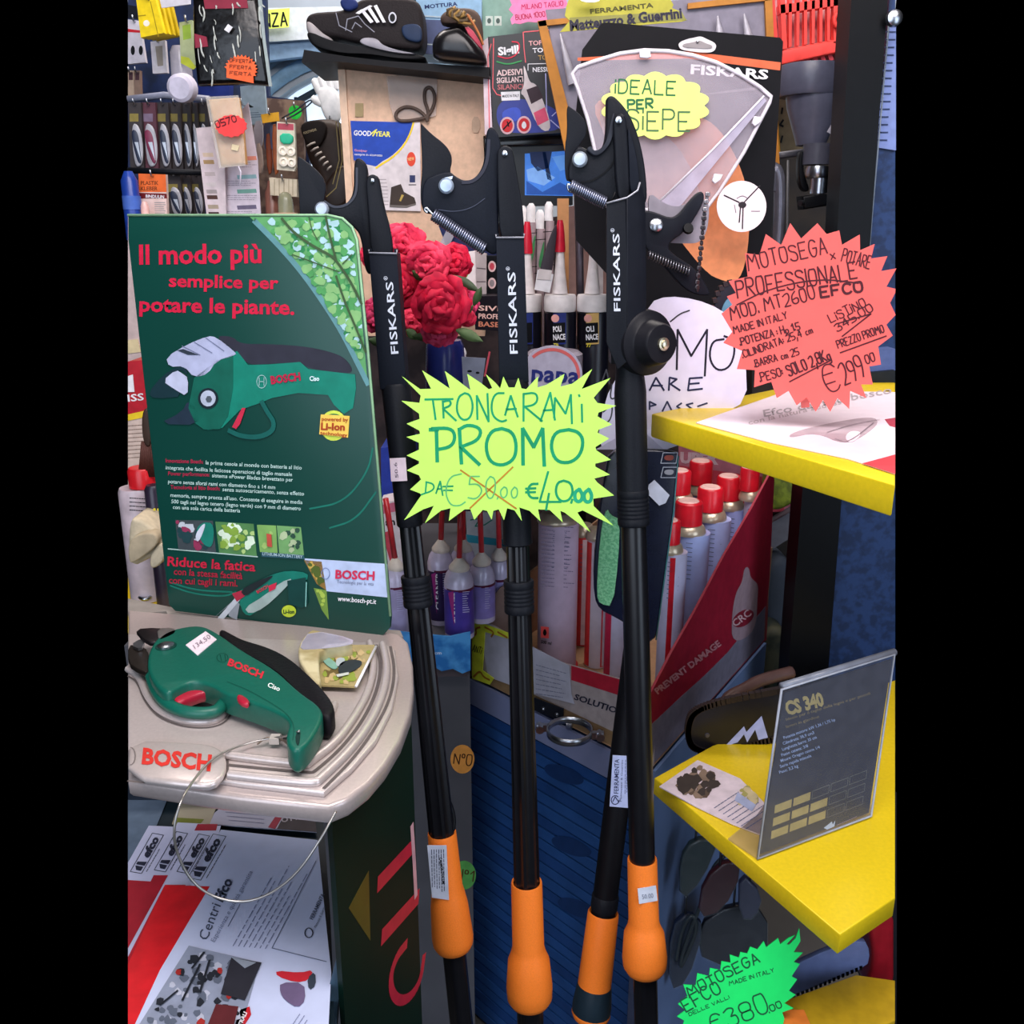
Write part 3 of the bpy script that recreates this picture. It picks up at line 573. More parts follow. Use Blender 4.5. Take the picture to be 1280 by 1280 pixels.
# small cans / sealants between poles
ST = thing('display_stand', 'dark stand behind the main price star carrying the cartridges and vase', 'stand')
prism('shelf_board', [(-.13, 1.28), (.12, 1.28), (.175, 1.5), (.175, 1.84), (-.13, 1.84)], 1.21, 1.232, C('#2c2428', .5), ST)
for x in (-.12, .15): prism('leg', [(x, 2.02), (x + .02, 2.02), (x + .02, 2.04), (x, 2.04)], .935, 1.21, BLK, ST); prism('bracket', [(x, 1.8), (x + .02, 1.8), (x + .02, 2.02), (x, 2.02)], 1.19, 1.21, BLK, ST)
def yb_(Y, z=1.233): return proj(Vector((0, Y, z)))[1]
def cartridge(cx, Y, yt, yc, yb0, hw, label, tip=True, lcol='#1c2c78', grp='silicone cartridges with red tips', txt=None):
    o = thing('silicone_cartridge', label, 'cartridge', grp); yb = yb_(Y)
    if tip: up('red_tip', cx, Y, [(yt, 3.2), (yt + 6, 4.4), (yt + 16, 5.5), (yt + 36, 7), (yt + 40, 7)], C('#d8243c', .35), o); up('nozzle', cx, Y, [(yt + 40, 5), (yt + 60, 6.2), (yc - 1, 10)], C('#ece4e4', .4), o)
    up('collar', cx, Y, [(yc, hw * .94), (yc + 3, hw), (yc + 19, hw), (yc + 21, hw * .96)], C('#f0eaea', .4), o, 28)
    up('body', cx, Y, [(yc + 21, hw * .92), (yc + 24, hw * .95), (yb, hw * .95)], C('#141420', .3), o, 28)
    up('label_band', cx, Y, [(yc + 23, hw * .97), (yc + 62, hw * .97)], C('#14121a', .3), o, 28)
    pp = VP(Y - hw * Y / F * .98, x=cx, y=yc + 40); paint([(cx - hw * .42, yc + 24), (cx + hw * .38, yc + 23), (cx + hw * .38, yc + 62), (cx - hw * .42, yc + 63)], pp, C(lcol, .3), o, 1)
    paint([(cx - hw * .42, yc + 36), (cx + hw * .33, yc + 35), (cx + hw * .33, yc + 60), (cx - hw * .42, yc + 61)], pp, BLK, o, 2); paint(ell(cx - hw * .3, yc + 30, 5, 5, 14), pp, C('#e8a8a0'), o, 2)
    if txt: text(txt[0], (cx - hw * .42, yc + 47), (cx + hw * .1, yc + 46), 7, pp, WHT, o, .04, 3); text('NACE', (cx - hw * .42, yc + 57), (cx + hw * .35, yc + 56), 7, pp, WHT, o, .04, 3); text(txt[1], (cx - hw * .4, yc + 66), (cx - hw * .1, yc + 66), 5, pp, C('#e8d83c'), o, .02, 3)
    return o
cartridge(700, 1.62, 275, 368, 452, 20, 'black silicone cartridge with blue label and red tip, middle of three', txt=('POLI', '770'))
cartridge(741, 1.62, 276, 368, 452, 20, 'black silicone cartridge with tan label, rightmost of the three', lcol='#d8b068', txt=('OLI', '77'))
cartridge(659, 1.66, 277, 368, 452, 19, 'silicone cartridge half hidden behind the middle loppers housing')
def nozz(cx, y, lab):
    o = thing('white_nozzle', lab, 'nozzle', 'white sealant tubes under the screen'); up('cap', cx, 1.8, [(y, 2.5), (y + 4, 5), (y + 9, 5.5), (y + 12, 5.2), (y + 24, 5.4)], C('#f0ecec', .4), o); up('tube_body', cx, 1.8, [(y + 24, 5.2), (yb_(1.8), 5.2)], C('#a89498', .4), o); pp = VP(1.785, x=cx, y=300)
    paint(S([(cx - 3, y + 70), (cx + 4, y + 40), (cx + 6, y + 40), (cx + 2, y + 74)]), pp, C('#3c8450'), o, 1); stroke([[(cx - 7, y + 38), (cx + 7, y + 37)], [(cx - 7, y + 80), (cx + 7, y + 79)]], 1, pp, BLK, o, 1)
for cx, y, l in ((653, 257, 'leftmost'), (664, 254, 'second'), (675, 262, 'third'), (686, 252, 'rightmost')): nozz(cx, y, l + ' white capped sealant tube below the screen')
o = thing('wooden_stake', 'narrow wooden stake behind red-tipped cartridge', 'stake'); slab('stake', [(697, 248), (711, 248), (711, yb_(1.7)), (699, yb_(1.7))], VP(1.7, x=705, y=300), .02, C('#c48c5c', .6), o)
tag(tube('display_pole', [at(722, 242, 1.7), at(724, 300, 1.7), at(727, 470, 1.7)], .007, C('#6c6470', .3, .5)), 'slim grey metal pole between two red-tipped cartridges', 'pole')
o = thing('grey_divider', 'brown-grey upright panel behind the cartridges', 'panel'); slab('panel', [(711, 258), (764, 252), (764, 420), (711, 420)], VP(1.9, x=740, y=330), .02, C('#8c6c64', .6), o); slab('edge', [(744, 272), (755, 272), (753, 420), (746, 420)], VP(1.88, x=740, y=330), .01, C('#a8a0a0', .4), o)
o = thing('brush', 'dark brush handle with white code tag leaning beside cartridges', 'brush'); p = VP(1.6, x=690, y=320)
slab('handle', S([(694, 280), (697, 284), (692, 330), (684, 365), (672, 362), (676, 330), (686, 300)]), p, .01, C('#3c343c', .4), o, r=.003)
slab('tag', [(672, 337), (692, 343), (687, 366), (668, 362)], p, .001, WHT, o, lift=.003); slab('tag', [(674, 336), (690, 338), (688, 350), (671, 349)], p, .001, C('#d8d0d0'), o, lift=.0045)
# shelf board under cartridges
# tin with oval label
o = thing('adhesive_tin', 'grey tin with red-rimmed oval label behind main price star', 'tin'); p = VP(1.46, x=690, y=470)
up('body', 692, 1.52, [(438, 30), (442, 35), (yb_(1.52), 36)], C('#8c8490', .3), o, 28)
slab('oval', ell(690, 468, 38, 36, 32), p, .004, C('#a4a0b4', .4), o); stroke([[(690 + 33 * math.cos(t), 468 + 31 * math.sin(t)) for t in [-math.pi * .75 + k * .12 for k in range(24)]]], 4, p, C('#c05c5c'), o)
text('papa', (664, 476), (724, 480), 22, p, C('#20286c'), o, .025, 2)
# books/boxes left of middle pole
o = thing('sealant_carton', 'black carton reading SIVI beside the red flowers', 'box'); p = VP(1.55, x=610, y=390)
slab('carton', [(592, 370), (640, 370), (640, 415), (594, 412)], p, .08, C('#141018', .4), o)
for t, y in (('SIVI', 388), ('PROFE', 398), ('BASE', 408)): text(t, (598, y), (624, y + 1), 6.5, p, C('#d8b0a8') if y < 400 else C('#c07860'), o, .02, 1)
o = thing('white_carton', 'white carton with green leaf mark above black sealant carton', 'box'); p = VP(1.6, x=600, y=340)
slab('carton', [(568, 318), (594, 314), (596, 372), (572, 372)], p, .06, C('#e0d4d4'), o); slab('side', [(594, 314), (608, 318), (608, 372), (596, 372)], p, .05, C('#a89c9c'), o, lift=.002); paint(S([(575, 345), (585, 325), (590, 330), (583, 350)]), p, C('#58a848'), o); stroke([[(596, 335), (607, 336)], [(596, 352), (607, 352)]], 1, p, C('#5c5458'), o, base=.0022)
o = thing('black_carton', 'black carton with pale round marks behind the lopper housing', 'box'); p = VP(1.62, x=615, y=340)
slab('carton', [(606, 320), (640, 320), (640, 372), (608, 372)], p, .06, BLK, o); 
for y in (333, 354): paint(ell(615, y, 5, 7, 16), p, C('#d8b8b8'), o); paint(ell(615, y, 3, 4.5, 14), p, C('#c04050' if y < 340 else '#8c8084'), o, 2)
o = thing('blue_tool_pack', 'navy pack with clear corner between flowers and spring', 'packet'); p = VP(1.7, x=570, y=290)
slab('card', [(548, 282), (622, 276), (622, 322), (562, 318)], p, .02, C('#1c2450'), o); slab('clear_corner', [(562, 280), (574, 282), (556, 318), (546, 312)], p, .01, C('#b8b4c0', .2, alpha=.6), o, lift=.01); paint(ell(596, 292, 7, 5, 14), p, C('#d8b8bc'), o, 1)
# vase and flowers
o = thing('blue_vase', 'deep blue vase under the red flowers', 'vase'); up('vase', 558, 1.36, [(425, 20), (432, 23), (475, 25), (540, 24), (yb_(1.36), 20)], C('#1c2460', .25), o, 28)
o = thing('red_flowers', 'bunch of crimson artificial peonies with green leaves', 'flowers'); random.seed(11)
RD = [C('#d81c40', .6, h2='#b81438', scale=60), C('#ec3c5c', .6, h2='#cc2448', scale=60), C('#e04878', .6, h2='#c02450', scale=60)]
def bloom(cx, cy, R, Y, ci):
    c = at(cx, cy, Y); Rw = 1.16 * R * Y / F / ray(cx, cy).y; V = []; Fc = []
    core = lathe('bud', c + Vector((0, Rw * .5, -Rw * .5)), c + Vector((0, -Rw * .3, Rw * .15)), [(0, Rw * .3), (Rw * .4, Rw * .72), (Rw * .8, Rw * .66), (Rw * 1.0, Rw * .35)], RD[0], o, 14)
    for ring, (n, rr, sz, fw) in enumerate(((8, .95, .62, .12), (7, .68, .52, -.18), (6, .42, .4, -.42), (5, .2, .3, -.6))):
        for k in range(n):
            a = 2 * math.pi * (k + ring * .5) / n + random.uniform(-.2, .2); d = Vector((math.cos(a), 0, math.sin(a))); s = Vector((-math.sin(a), 0, math.cos(a)))
            pc = c + d * Rw * rr * random.uniform(.62, .86) + s * Rw * random.uniform(-.1, .1) + Vector((0, Rw * (fw + random.uniform(-.12, .12)), 0)); tw = random.uniform(-.5, .5); W = Rw * sz; base = len(V); m = 4
            for i in range(m + 1):
                for j in range(m + 1):
                    fi = i / m; fj = j / m * 2 - 1; wd = W * (.35 + .75 * math.sin(math.pi * min(1, fi * .75 + .12)))
                    wob = random.uniform(-.16, .16) * W * (i / m) * 1.8
                    rim = random.uniform(-.16, .16) * W * fi; V.append(pc + d * (W * (fi - .35) * 1.15 * (1 - .22 * fj * fj) + rim) + s * (wd * fj + rim * .5) + Vector((0, tw * wd * fj -W * .45 * math.sin(fi * 2.6) + W * .28 * fj * fj + wob, 0)))
            for i in range(m):
                for j in range(m): q = base + i * (m + 1) + j; Fc.append([q, q + 1, q + m + 2, q + m + 1])
    b = link('bloom', V, Fc, RD[ci], o, True)
for a in ((505, 304, 20, 1.34, 1), (500, 352, 23, 1.32, 0), (536, 328, 21, 1.30, 1), (568, 328, 17, 1.33, 0), (551, 380, 27, 1.24, 0), (503, 375, 18, 1.34, 2), (515, 404, 13, 1.3, 1), (580, 378, 14, 1.36, 2), (470, 395, 15, 1.36, 2), (583, 398, 9, 1.3, 1), (549, 412, 17, 1.26, 2), (462, 320, 10, 1.38, 1)): bloom(*a)
def leaf(x0, y0, x1, y1, wd, Y, col):
    a, b = at(x0, y0, Y), at(x1, y1, Y - .01); d = b - a; L = d.length; s = d.cross(Vector((0, 1, 0))).normalized() * wd * Y / F; V = []
    for i in range(7):
        f = i / 6; k = math.sin(math.pi * min(1, f * .93 + .07)); m = a + d * f; V += [m + s * k + Vector((0, .004 * k, 0)), m + Vector((0, -.003, 0)), m - s * k + Vector((0, .004 * k, 0))]
    link('leaf', V, [[3 * i + j, 3 * i + j + 1, 3 * i + j + 4, 3 * i + j + 3] for i in range(6) for j in (0, 1)], C(col, .5), o, True)
for a in ((566, 345, 600, 365, 6, 1.27, '#3c4c34'), (592, 382, 602, 358, 5, 1.26, '#4c6440'), (570, 412, 604, 427, 7, 1.24, '#5c7048'), (575, 390, 592, 382, 7, 1.25, '#587448'), (530, 350, 515, 338, 6, 1.3, '#40502c'), (515, 420, 540, 424, 5, 1.27, '#34482c'), (508, 412, 522, 425, 6, 1.28, '#48603c'), (565, 425, 540, 416, 6, 1.27, '#34442c'), (478, 430, 460, 424, 6, 1.33, '#34482c')): leaf(*a)
for x, y in ((536, 360), (575, 370), (520, 395), (560, 415)): tube('stem', [at(x, y, 1.33), at(552, 430, 1.35), at(556, 460, 1.36)], .003, C('#3c5030'), o, 6)
o = thing('white_bottle', 'small white capped bottle beside the blue vase', 'bottle'); up('cap', 577, 1.42, [(435, 4), (440, 6), (443, 6)], WHT, o); up('body', 572, 1.42, [(442, 11), (447, 12), (yb_(1.42), 12)], C('#dcd4dc', .4), o); text('gil', (566, 464), (577, 464), 6, VP(1.40, x=572, y=460), BLK, o, .02, 1)
o = thing('cat_card', 'grey card with two dark marks standing behind the main star', 'card'); p = VP(1.3, x=595, y=460); slab('card', [(577, 446), (607, 448), (600, 500), (580, 500)], p, .002, C('#7c8094'), o); slab('prop', rect(587, 490, 592, yb_(1.3)), p, .003, BLK, o, lift=-.002); paint(ell(587, 464, 3, 1.5, 10), p, BLK, o); paint(ell(597, 466, 2.5, 1.5, 10), p, BLK, o); stroke([[(612, 440), (606, 470)]], 2.4, p, C('#c04858'), o)
# ---------------------------------------------------------------- hanging pruner package
FP = VP(1.42, x=840, y=150); p = FP
o = thing('pruner_package', 'black retail card with orange swoosh holding a pruner, hanging right of centre', 'package')
slab('card', [(728, 62), (752, 29), (760, 28), (975, 47), (979, 52), (958, 380), (800, 388), (720, 300), (716, 180)], p, .006, C('#0b090d', .5), o)
paint([(722, 72), (724, 72), (860, 64), (976, 78), (975, 88), (860, 73), (722, 76)], p, C('#c8603c'), o)
paint(S([(735, 120), (800, 130), (870, 142), (900, 160), (925, 205), (937, 250), (936, 310), (925, 352), (905, 352), (880, 340), (820, 260), (760, 180)]), p, C('#e89060', .5), o, 2)
paint(S([(744, 125), (800, 150), (850, 180), (880, 250), (880, 300), (820, 270), (760, 190)]), p, C('#dcb4ac', .5), o, 3)
paint([(786, 130), (948, 108), (948, 112), (870, 120)], p, C('#5c5458'), o, 4)
slab('hang_hole', S([(849, 53), (858, 49), (868, 47), (876, 45), (884, 49), (893, 53), (896, 58), (892, 65), (880, 66), (862, 64), (851, 62), (848, 57)]), p, .002, C('#d0c8c8', .4), o, lift=.003)
tube('rail_hook', [FP.m(872, 52, .006), FP.m(872, 52, -.02), FP.m(872, 52, -.3)], .002, STEEL, o, 6)
slab('hang_slot', S([(853, 55), (866, 53), (874, 50), (882, 54), (891, 57), (889, 61), (870, 60), (854, 59)]), p, .002, C('#8c8484', .4), o, lift=.0042)
text('FISKARS', (863, 92), (960, 99), 12, p, C('#e0dce0'), o, .03, 5)
fan = [(715, 92), (722, 84), (745, 76), (775, 67), (805, 63), (835, 64), (865, 69), (895, 78), (925, 93), (950, 109), (964, 121), (962, 128), (930, 190), (900, 238), (885, 258), (860, 266), (845, 272), (835, 268), (820, 262), (760, 262), (744, 190), (735, 150), (722, 110)]
part(slab('blade_guard', fan, p, .012, C('#cdc0cc', .25, alpha=.30, noise=.04), o, lift=.045, r=.003), 'frosted translucent fan-shaped guard')
tube('guard_rim', [p.m(x, y, .046) for x, y in fan], .0028, C('#e4dce4', .25, alpha=.8), o, 6, True)
slab('guard_fold', [(954, 120), (958, 126), (842, 268), (822, 256)], p, .003, C('#c4bcd0', .25, alpha=.55), o, lift=.05); tube('guard_ridge', [p.m(x, y, .05) for x, y in ((955, 120), (890, 188), (822, 254))], .0015, C('#e4dce4', .3), o, 6)
for x, y, a in ((806, 68, 0), (947, 150, 1), (897, 222, 1)): slab('clip', [(x - 7 + a * 3, y - 5), (x + 7, y - 5 + a), (x + 8 - a * 4, y + 3), (x + 3 - a * 6, y + 5 + a * 3), (x - 6 - a * 1, y + 4)], p, .006, C('#ece4ec', .3), o, lift=.053, r=.002)
o = thing('cloud_sign', 'pale yellow cloud-shaped card handwritten IDEALE PER SIEPE', 'sign'); cl = []
for k in range(112):
    a0 = 2 * math.pi * k / 112; g = .90 + .11 * abs(math.sin(a0 * 7)); cl.append((819 + 68 * g * math.cos(a0), 132 + 42 * g * math.sin(a0)))
CP = Plane(FP.p + FP.n * .0525, FP.n); p = CP; slab('card', [(752 + (x - 752) * 1, y) for x, y in cl], p, .0015, C('#e4f87c', .6, noise=.03), o)
GRN = C('#2a6440', .6)
hand('iDEALE', (769, 116), (844, 119), 17, 2, p, GRN, o); hand('PER', (785, 136), (816, 135), 11, 2.6, p, GRN, o); hand('SiEPE', (784, 162), (862, 163), 25, 2.2, p, C('#4c6c48'), o)
o = thing('round_sticker', 'white round sticker with thin black linkage drawing', 'sticker'); p = Plane(FP.p + FP.n * .056, FP.n); slab('disc', ell(927, 258, 31, 32, 36), p, .0015, C('#f0dce0', .5, noise=.03), o)
stroke([[(905, 244), (924, 253)], [(950, 232), (930, 253)], [(926, 255), (924, 278)], [(929, 255), (928, 286)]], 1.6, p, C('#2c2428'), o); paint(ell(928, 256, 5, 4, 12), p, C('#2c2428'), o, 2); stroke([So([(921, 248), (928, 244), (935, 248)]), So([(918, 256), (920, 266)]), [(939, 264), (950, 264)]], .9, p, C('#6c6068'), o)
# hidden second pruner head right of pole 3 with chain
o = thing('chain_pruner', 'black pruner head with hanging roller chain in front of the package', 'pruner'); p = VP(1.22, x=850, y=300)
slab('grey_link', S(Z(690, 110, 4.414, [(520, 560), (620, 640), (700, 660), (835, 600), (870, 640), (860, 780), (820, 850), (760, 860), (560, 850)])), p, .01, C('#8c8690', .4), o, lift=-.012)
slab('jaw', S(Z(690, 110, 4.414, [(500, 675), (560, 680), (650, 718), (700, 700), (760, 620), (810, 570), (838, 575), (842, 620), (800, 700), (740, 790), (650, 850), (640, 900), (800, 1000), (860, 1100), (880, 1150), (780, 1140), (700, 1080), (600, 960), (500, 880)])), p, .012, C('#1a1c24', .4), o, r=.003)
A = p.m(820, 282, -.002); lathe('rivet', A, A + Vector((0, -.008, .002)), [(0, .0085), (.004, .0085), (.006, .005)], STEEL, o); B = p.m(860, 286, .002); lathe('stud', B, B + Vector((0, -.006, .002)), [(0, .007), (.004, .006)], BLK, o)
spring('spring', p.m(810, 318, .006), p.m(862, 340, .006), .0045, .0012, 16, C('#84848c', .3, .9), o)
pts = [(885, 243), (882, 258), (880, 276), (878, 296), (876, 318), (874, 338), (872, 352), (872, 362)]
for k in range(24):
    t = k / 23 * (len(pts) - 1); i = min(int(t), len(pts) - 2); f = t - i; x = pts[i][0] * (1 - f) + pts[i + 1][0] * f; y = pts[i][1] * (1 - f) + pts[i + 1][1] * f
    w_ = 4 if k % 2 else 6.2
    slab('chain_link', S([(x - w_ / 2, y - 3.2), (x + w_ / 2, y - 3.2), (x + w_ / 2, y + 3.2), (x - w_ / 2, y + 3.2)], 1), VP(1.19 + .003 * (k % 2), x=x, y=y), .004, C('#4c484c', .3, .8) if k > 4 else C('#9c9498', .3, .8), o, r=.001)
# ---------------------------------------------------------------- far right background
o = thing('red_crate', 'coral red slatted plastic crate at the top right', 'crate'); p = VP(1.75, x=1010, y=40); RC = C('#e8443c', .45)
slab('rim', [(974, 63), (1066, 44), (1064, 62), (972, 82)], p, .05, RC, o, r=.004); slab('top_rail', [(974, 6), (1068, -6), (1068, 4), (975, 17)], p, .02, RC, o)
slab('corner_post', [(960, -6), (968, -6), (974, 70), (966, 72)], p, .03, RC, o); slab('corner_post', [(975, -6), (981, -6), (984, 60), (978, 62)], p, .02, RC, o)
slab('end_plate', [(1042, -6), (1070, -6), (1066, 50), (1042, 54)], p, .014, RC, o)
for k in range(6): x = 986 + k * 9.6; slab('slat', [(x, -6), (x + 4, -6), (x + 3.5, 58 - k * 1.5), (x, 59 - k * 1.5)], p, .012, RC, o)
slab('backing', [(966, -6), (1068, -6), (1066, 50), (970, 66)], p, .01, C('#c89494', .5, h2='#a06c70', scale=50), o, lift=-.05)
tube('ring_eye', [p.m(1052 + 9.5 * math.cos(t), 25 + 10 * math.sin(t), .006) for t in [k * math.pi / 8 for k in range(16)]], .004, RC, o, 6, True)
paint(ell(1052, 25, 8, 8.5, 18), p, C('#5c1c1c'), o, 2, 'ring_hole')
for k in range(9): x = 978 + k * 9.4; slab('tooth', [(x, 78 - k * 1.6), (x + 5, 77 - k * 1.6), (x + 8, 84 - k * 1.6), (x + 3, 86 - k * 1.6)], p, .02, C('#b0303a'), o, lift=-.01)
slab('corner_leg', [(1056, 60), (1060, 60), (1058, 108), (1054, 108)], p, .01, C('#b0303a'), o)
o = thing('pump_head', 'grey plastic funnel-shaped pump body with steel spout under red crate', 'pump'); GP = C('#565768', .35)
up('collar', 1014, 1.72, [(82, 39), (90, 41), (116, 40), (121, 37)], GP, o, 28); up('funnel', 1016, 1.72, [(121, 35), (135, 33), (175, 20), (182, 18)], GP, o, 28); up('neck', 1021, 1.7, [(180, 17.5), (206, 17)], C('#4c4c58', .4), o, 24)
up('steel_ring', 1022, 1.68, [(208, 14), (212, 15), (220, 15), (223, 13)], STEEL, o, 20); up('spout', 1024, 1.68, [(222, 11), (242, 10.5)], STEEL, o, 20); slab('price_tag', [(1047, 142), (1052, 146), (1044, 170), (1034, 165)], VP(1.63, x=1044, y=150), .002, C('#b8b4c0'), o)
slab('yoke', S([(1000, 188), (1006, 190), (1004, 215), (1014, 240), (1002, 238), (998, 215)]), VP(1.7, x=1003, y=210), .02, BLK, o, r=.004); slab('clamp_block', [(1003, 245), (1044, 240), (1042, 256), (1005, 262)], VP(1.66, x=1020, y=250), .04, BLK, o, r=.004)
a = at(1003, 254, 1.65); lathe('bolt', a, a + Vector((-.01, -.01, 0)), [(0, .005), (.01, .005)], STEEL, o, 8)
o = thing('tube_stand', 'bent grey metal tube stand behind the coral price star', 'stand'); wire('upright', [(962, 240, 1.66), (964, 208, 1.66), (974, 214, 1.66), (975, 260, 1.66), (970, 330, 1.66), (966, 420, 1.66), (966, 478, 1.66)], .010, C('#787884', .3, .6), o, 10); tube('rail', [at(962, 196, 1.78), at(1006, 190, 1.78)], .006, C('#5c5c64', .4), o); tube('thin_rod', [at(985, 200, 1.8), at(983, 420, 1.8)], .002, C('#5c5c60', .4), o)
o = thing('yellow_board', 'ochre board with dark lettering behind the pump', 'board'); slab('board', [(962, 120), (1004, 120), (1006, 196), (962, 196)], VP(1.85, x=980, y=150), .01, C('#7c6c50', .6), o); slab('yellow_strip', [(966, 140), (972, 140), (976, 196), (962, 196)], VP(1.84, x=980, y=150), .01, C('#d8981c'), o)
stroke([[(978, 135), (977, 142)], [(979, 150), (975, 156), (979, 158)], [(978, 170), (976, 178)]], 2.4, VP(1.845, x=980, y=150), BLK, o, 2)
tag(slab('gap_backdrop', [(940, 60), (1070, 60), (1030, 1060), (940, 1060)], VP(2.05, x=1000, y=200), .02, C('#2c2826', .6, h2='#3c342c', scale=8)), 'added dark brown backdrop behind pump and tube stand', 'board')  # added sheet whose dark colour fills the gaps between the goods
# ================================================================ MIDDLE COUNTER, SPRAY CANS
CT = thing('grey_counter', 'dark grey counter cabinet with round price dots left of the blue shutter cabinet', 'counter')
prism('body', [(-.655, 1.42), (-.072, 1.42), (-.085, 1.56), (-.0, 1.70), (0, 2.1), (-.655, 2.1)], 0, .93, C('#54545a', .5, noise=.15, scale=8), CT)
p = VP(1.42, x=550, y=950)
for cx, cy, cl, t in ((578, 949, '#e09848', 'N°0'), (580, 1094, '#58a050', 'N°1')):
    part(paint(ell(cx, cy, 15, 18, 28), p, C(cl, .5), CT, 1, 'price_dot'), 'orange round dot' if cy < 1000 else 'green round dot'); hand(t, (cx - 11, cy + 5), (cx + 11, cy + 8), 13, 1.5, p, C('#4a2c14'), CT, 2)
# yellow mat and goods on the counter at the left edge
M1 = HP(.936)
tag(slab('yellow_mat', [(160, 702), (212, 690), (300, 700), (300, 790), (160, 790)], M1, .005, C('#e8c818', .5)), 'yellow mat on the counter behind the poster left edge', 'mat')
o = thing('work_gloves', 'folded beige work gloves lying on the yellow mat', 'gloves'); BG = C('#cabcA0', .8, bump=.4, scale=90)
p = VP(1.5, x=180, y=670)
slab('glove', S([(160, 650), (172, 648), (190, 660), (207, 676), (205, 690), (188, 698), (160, 712)]), p, .09, BG, o, r=.012); slab('cuff', S([(160, 672), (192, 664), (200, 680), (168, 704), (160, 704)]), p, .03, C('#b8a88c', .8), o, lift=.02, r=.008)
slab('thumb', S([(188, 690), (204, 676), (208, 690), (200, 708), (186, 712)]), p, .03, BG, o, lift=.01, r=.01)
o = thing('snap_hook', 'shiny steel snap hook on the yellow mat', 'hook'); c = M1.m(190, 742, .02)
tube('ring', [M1.m(181 + 8 * math.cos(t), 742 + 7 * math.sin(t), .012) for t in [k * math.pi / 8 for k in range(16)]], .004, STEEL, o, 6, True); lathe('barrel', M1.m(187, 740, .014), M1.m(212, 736, .014), [(0, .008), (.012, .016), (.03, .011), (.045, .014), (.06, .01)], STEEL, o, 14)
tube('mat_wire', [M1.m(x, y, .003) for x, y in ((160, 758), (205, 716))], .001, BLK, o)
def tin(x, Y, prof, col, cap, lab, name='paint_tin', ys=None):
    o = thing(name, lab, 'can'); up('body', x, Y, prof, C(col, .3), o, 24); up('cap', x, Y, cap[0], C(cap[1], .3), o, 24); return o
o = tin(178, 1.62, [(609, 19), (614, 21), (yb_(1.62, .937), 22)], '#c8b8c0', ([(584, 15), (588, 17), (608, 17)], '#d42028'), 'white can with bright red cap at left edge beside poster')
smallprint((162, 620), (196, 622), (162, 640), 4, VP(1.58, x=178, y=630), BLK, o, 1.2)
o = thing('red_box', 'red and white box with pale lettering at left edge beside poster', 'box'); p = VP(1.75, x=170, y=500)
slab('carton', [(160, 452), (182, 450), (196, 720), (160, 720)], p, .1, C('#b41828', .4), o); slab('carton_lower', [(160, 522), (187, 515), (196, 640), (160, 640)], p, .002, C('#cdb8ac', .5), o, lift=.002)
text('ISS', (160, 502), (180, 500), 9, p, WHT, o, .02, 1); slab('white_mark', [(160, 470), (166, 468), (168, 490), (160, 490)], p, .001, WHT, o, lift=.002); slab('yellow_band', [(160, 518), (187, 512), (188, 520), (160, 526)], p, .001, C('#e8c828'), o, lift=.004); smallprint((160, 530), (188, 528), (160, 575), 9, p, C('#806c60'), o, 1, base=.002)
o = thing('pale_carton', 'pale boxes on red ones above the left counter', 'box'); p = VP(1.85, x=170, y=450); slab('carton', [(160, 268), (178, 268), (190, 452), (160, 456)], p, .06, C('#c4b0ac', .5), o); slab('label', [(160, 425), (172, 424), (176, 440), (160, 442)], p, .002, C('#d8c89c'), o, lift=.002); slab('dark_lid', [(160, 452), (182, 448), (184, 462), (160, 466)], p, .005, C('#5c0f1c'), o, lift=.004)
o = thing('bristle_brush', 'dark bristled brush between red box and poster', 'brush'); p = VP(1.6, x=185, y=540); slab('handle', S([(176, 515), (186, 508), (190, 560), (178, 556)]), p, .02, C('#3c2c24'), o, r=.004)
for k in range(10): tube('bristle', [p.m(178 + k * 1.3, 552, -.005), p.m(174 + k * 2.3, 596, -.005)], .0022, C('#4c2820'), o, 5)
o = thing('dark_tin', 'small dark tin with yellow dots beside the red-capped can', 'can'); up('body', 200, 1.58, [(606, 8), (612, 11), (yb_(1.58, .937), 12)], C('#2c2434', .3), o); p = VP(1.555, x=200, y=640)
for k in range(3): paint(ell(193 + k * 5, 637, 1.8, 1.8, 8), p, C('#e0d040'), o)
# straw-nozzle cans
def straw_can(cx, Y, cone, sh, hw, lab, straw, i):
    o = thing('straw_can', lab, 'can', 'white spray cans with red straws'); zb = .931; yb = yb_(Y, zb)
    up('body', cx, Y, [(sh, hw * .62), (sh + 5, hw * .85), (sh + 14, hw), (yb, hw)], C('#cfc8e4', .25, .1), o, 28)
    up('label_band', cx, Y, [(sh + 22, hw * 1.015), (yb - 6, hw * 1.015)], C(['#4c3c9c', '#2c1c48', '#8c80c8', '#9c94cc', '#7c70b8', '#a8a0c8'][i], .3), o, 28)
    up('label_rim', cx, Y, [(sh + 20, hw * 1.02), (sh + 23, hw * 1.02)], C('#5c1c3c', .3), o, 28)
    cn = up('cone', cx, Y, [(cone, hw * .2), (cone + 10, hw * .7), (cone + 13, hw * .72), (cone + 15, hw * .66)], C('#e4d8cc', .4), o, 24)
    part(tube('straw', [at(cx, cone + 3, Y), at(cx + straw / 2, cone - 36, Y), at(cx + straw, cone - 74, Y)], .0048, C('#cc3038', .3), cn, 8), 'red straw')
    pp = VP(Y - hw * Y / F * 1.03, x=cx, y=sh + 50); smallprint((cx + 1, sh + 28), (cx + hw * .7, sh + 27), (cx + 1, sh + 56), 10, pp, C('#c8c4e8'), o, .8)
    if i < 2: paint([(cx - hw * .75, sh + 30), (cx - hw * .4, sh + 28), (cx + hw * .1, yb - 10), (cx - hw * .3, yb - 8)], pp, C('#9c2c7c'), o); text('CLEANER', (cx - hw * .02, yb - 14), (cx - hw * .06, sh + 28), 6, pp, WHT, o, .02, 2)
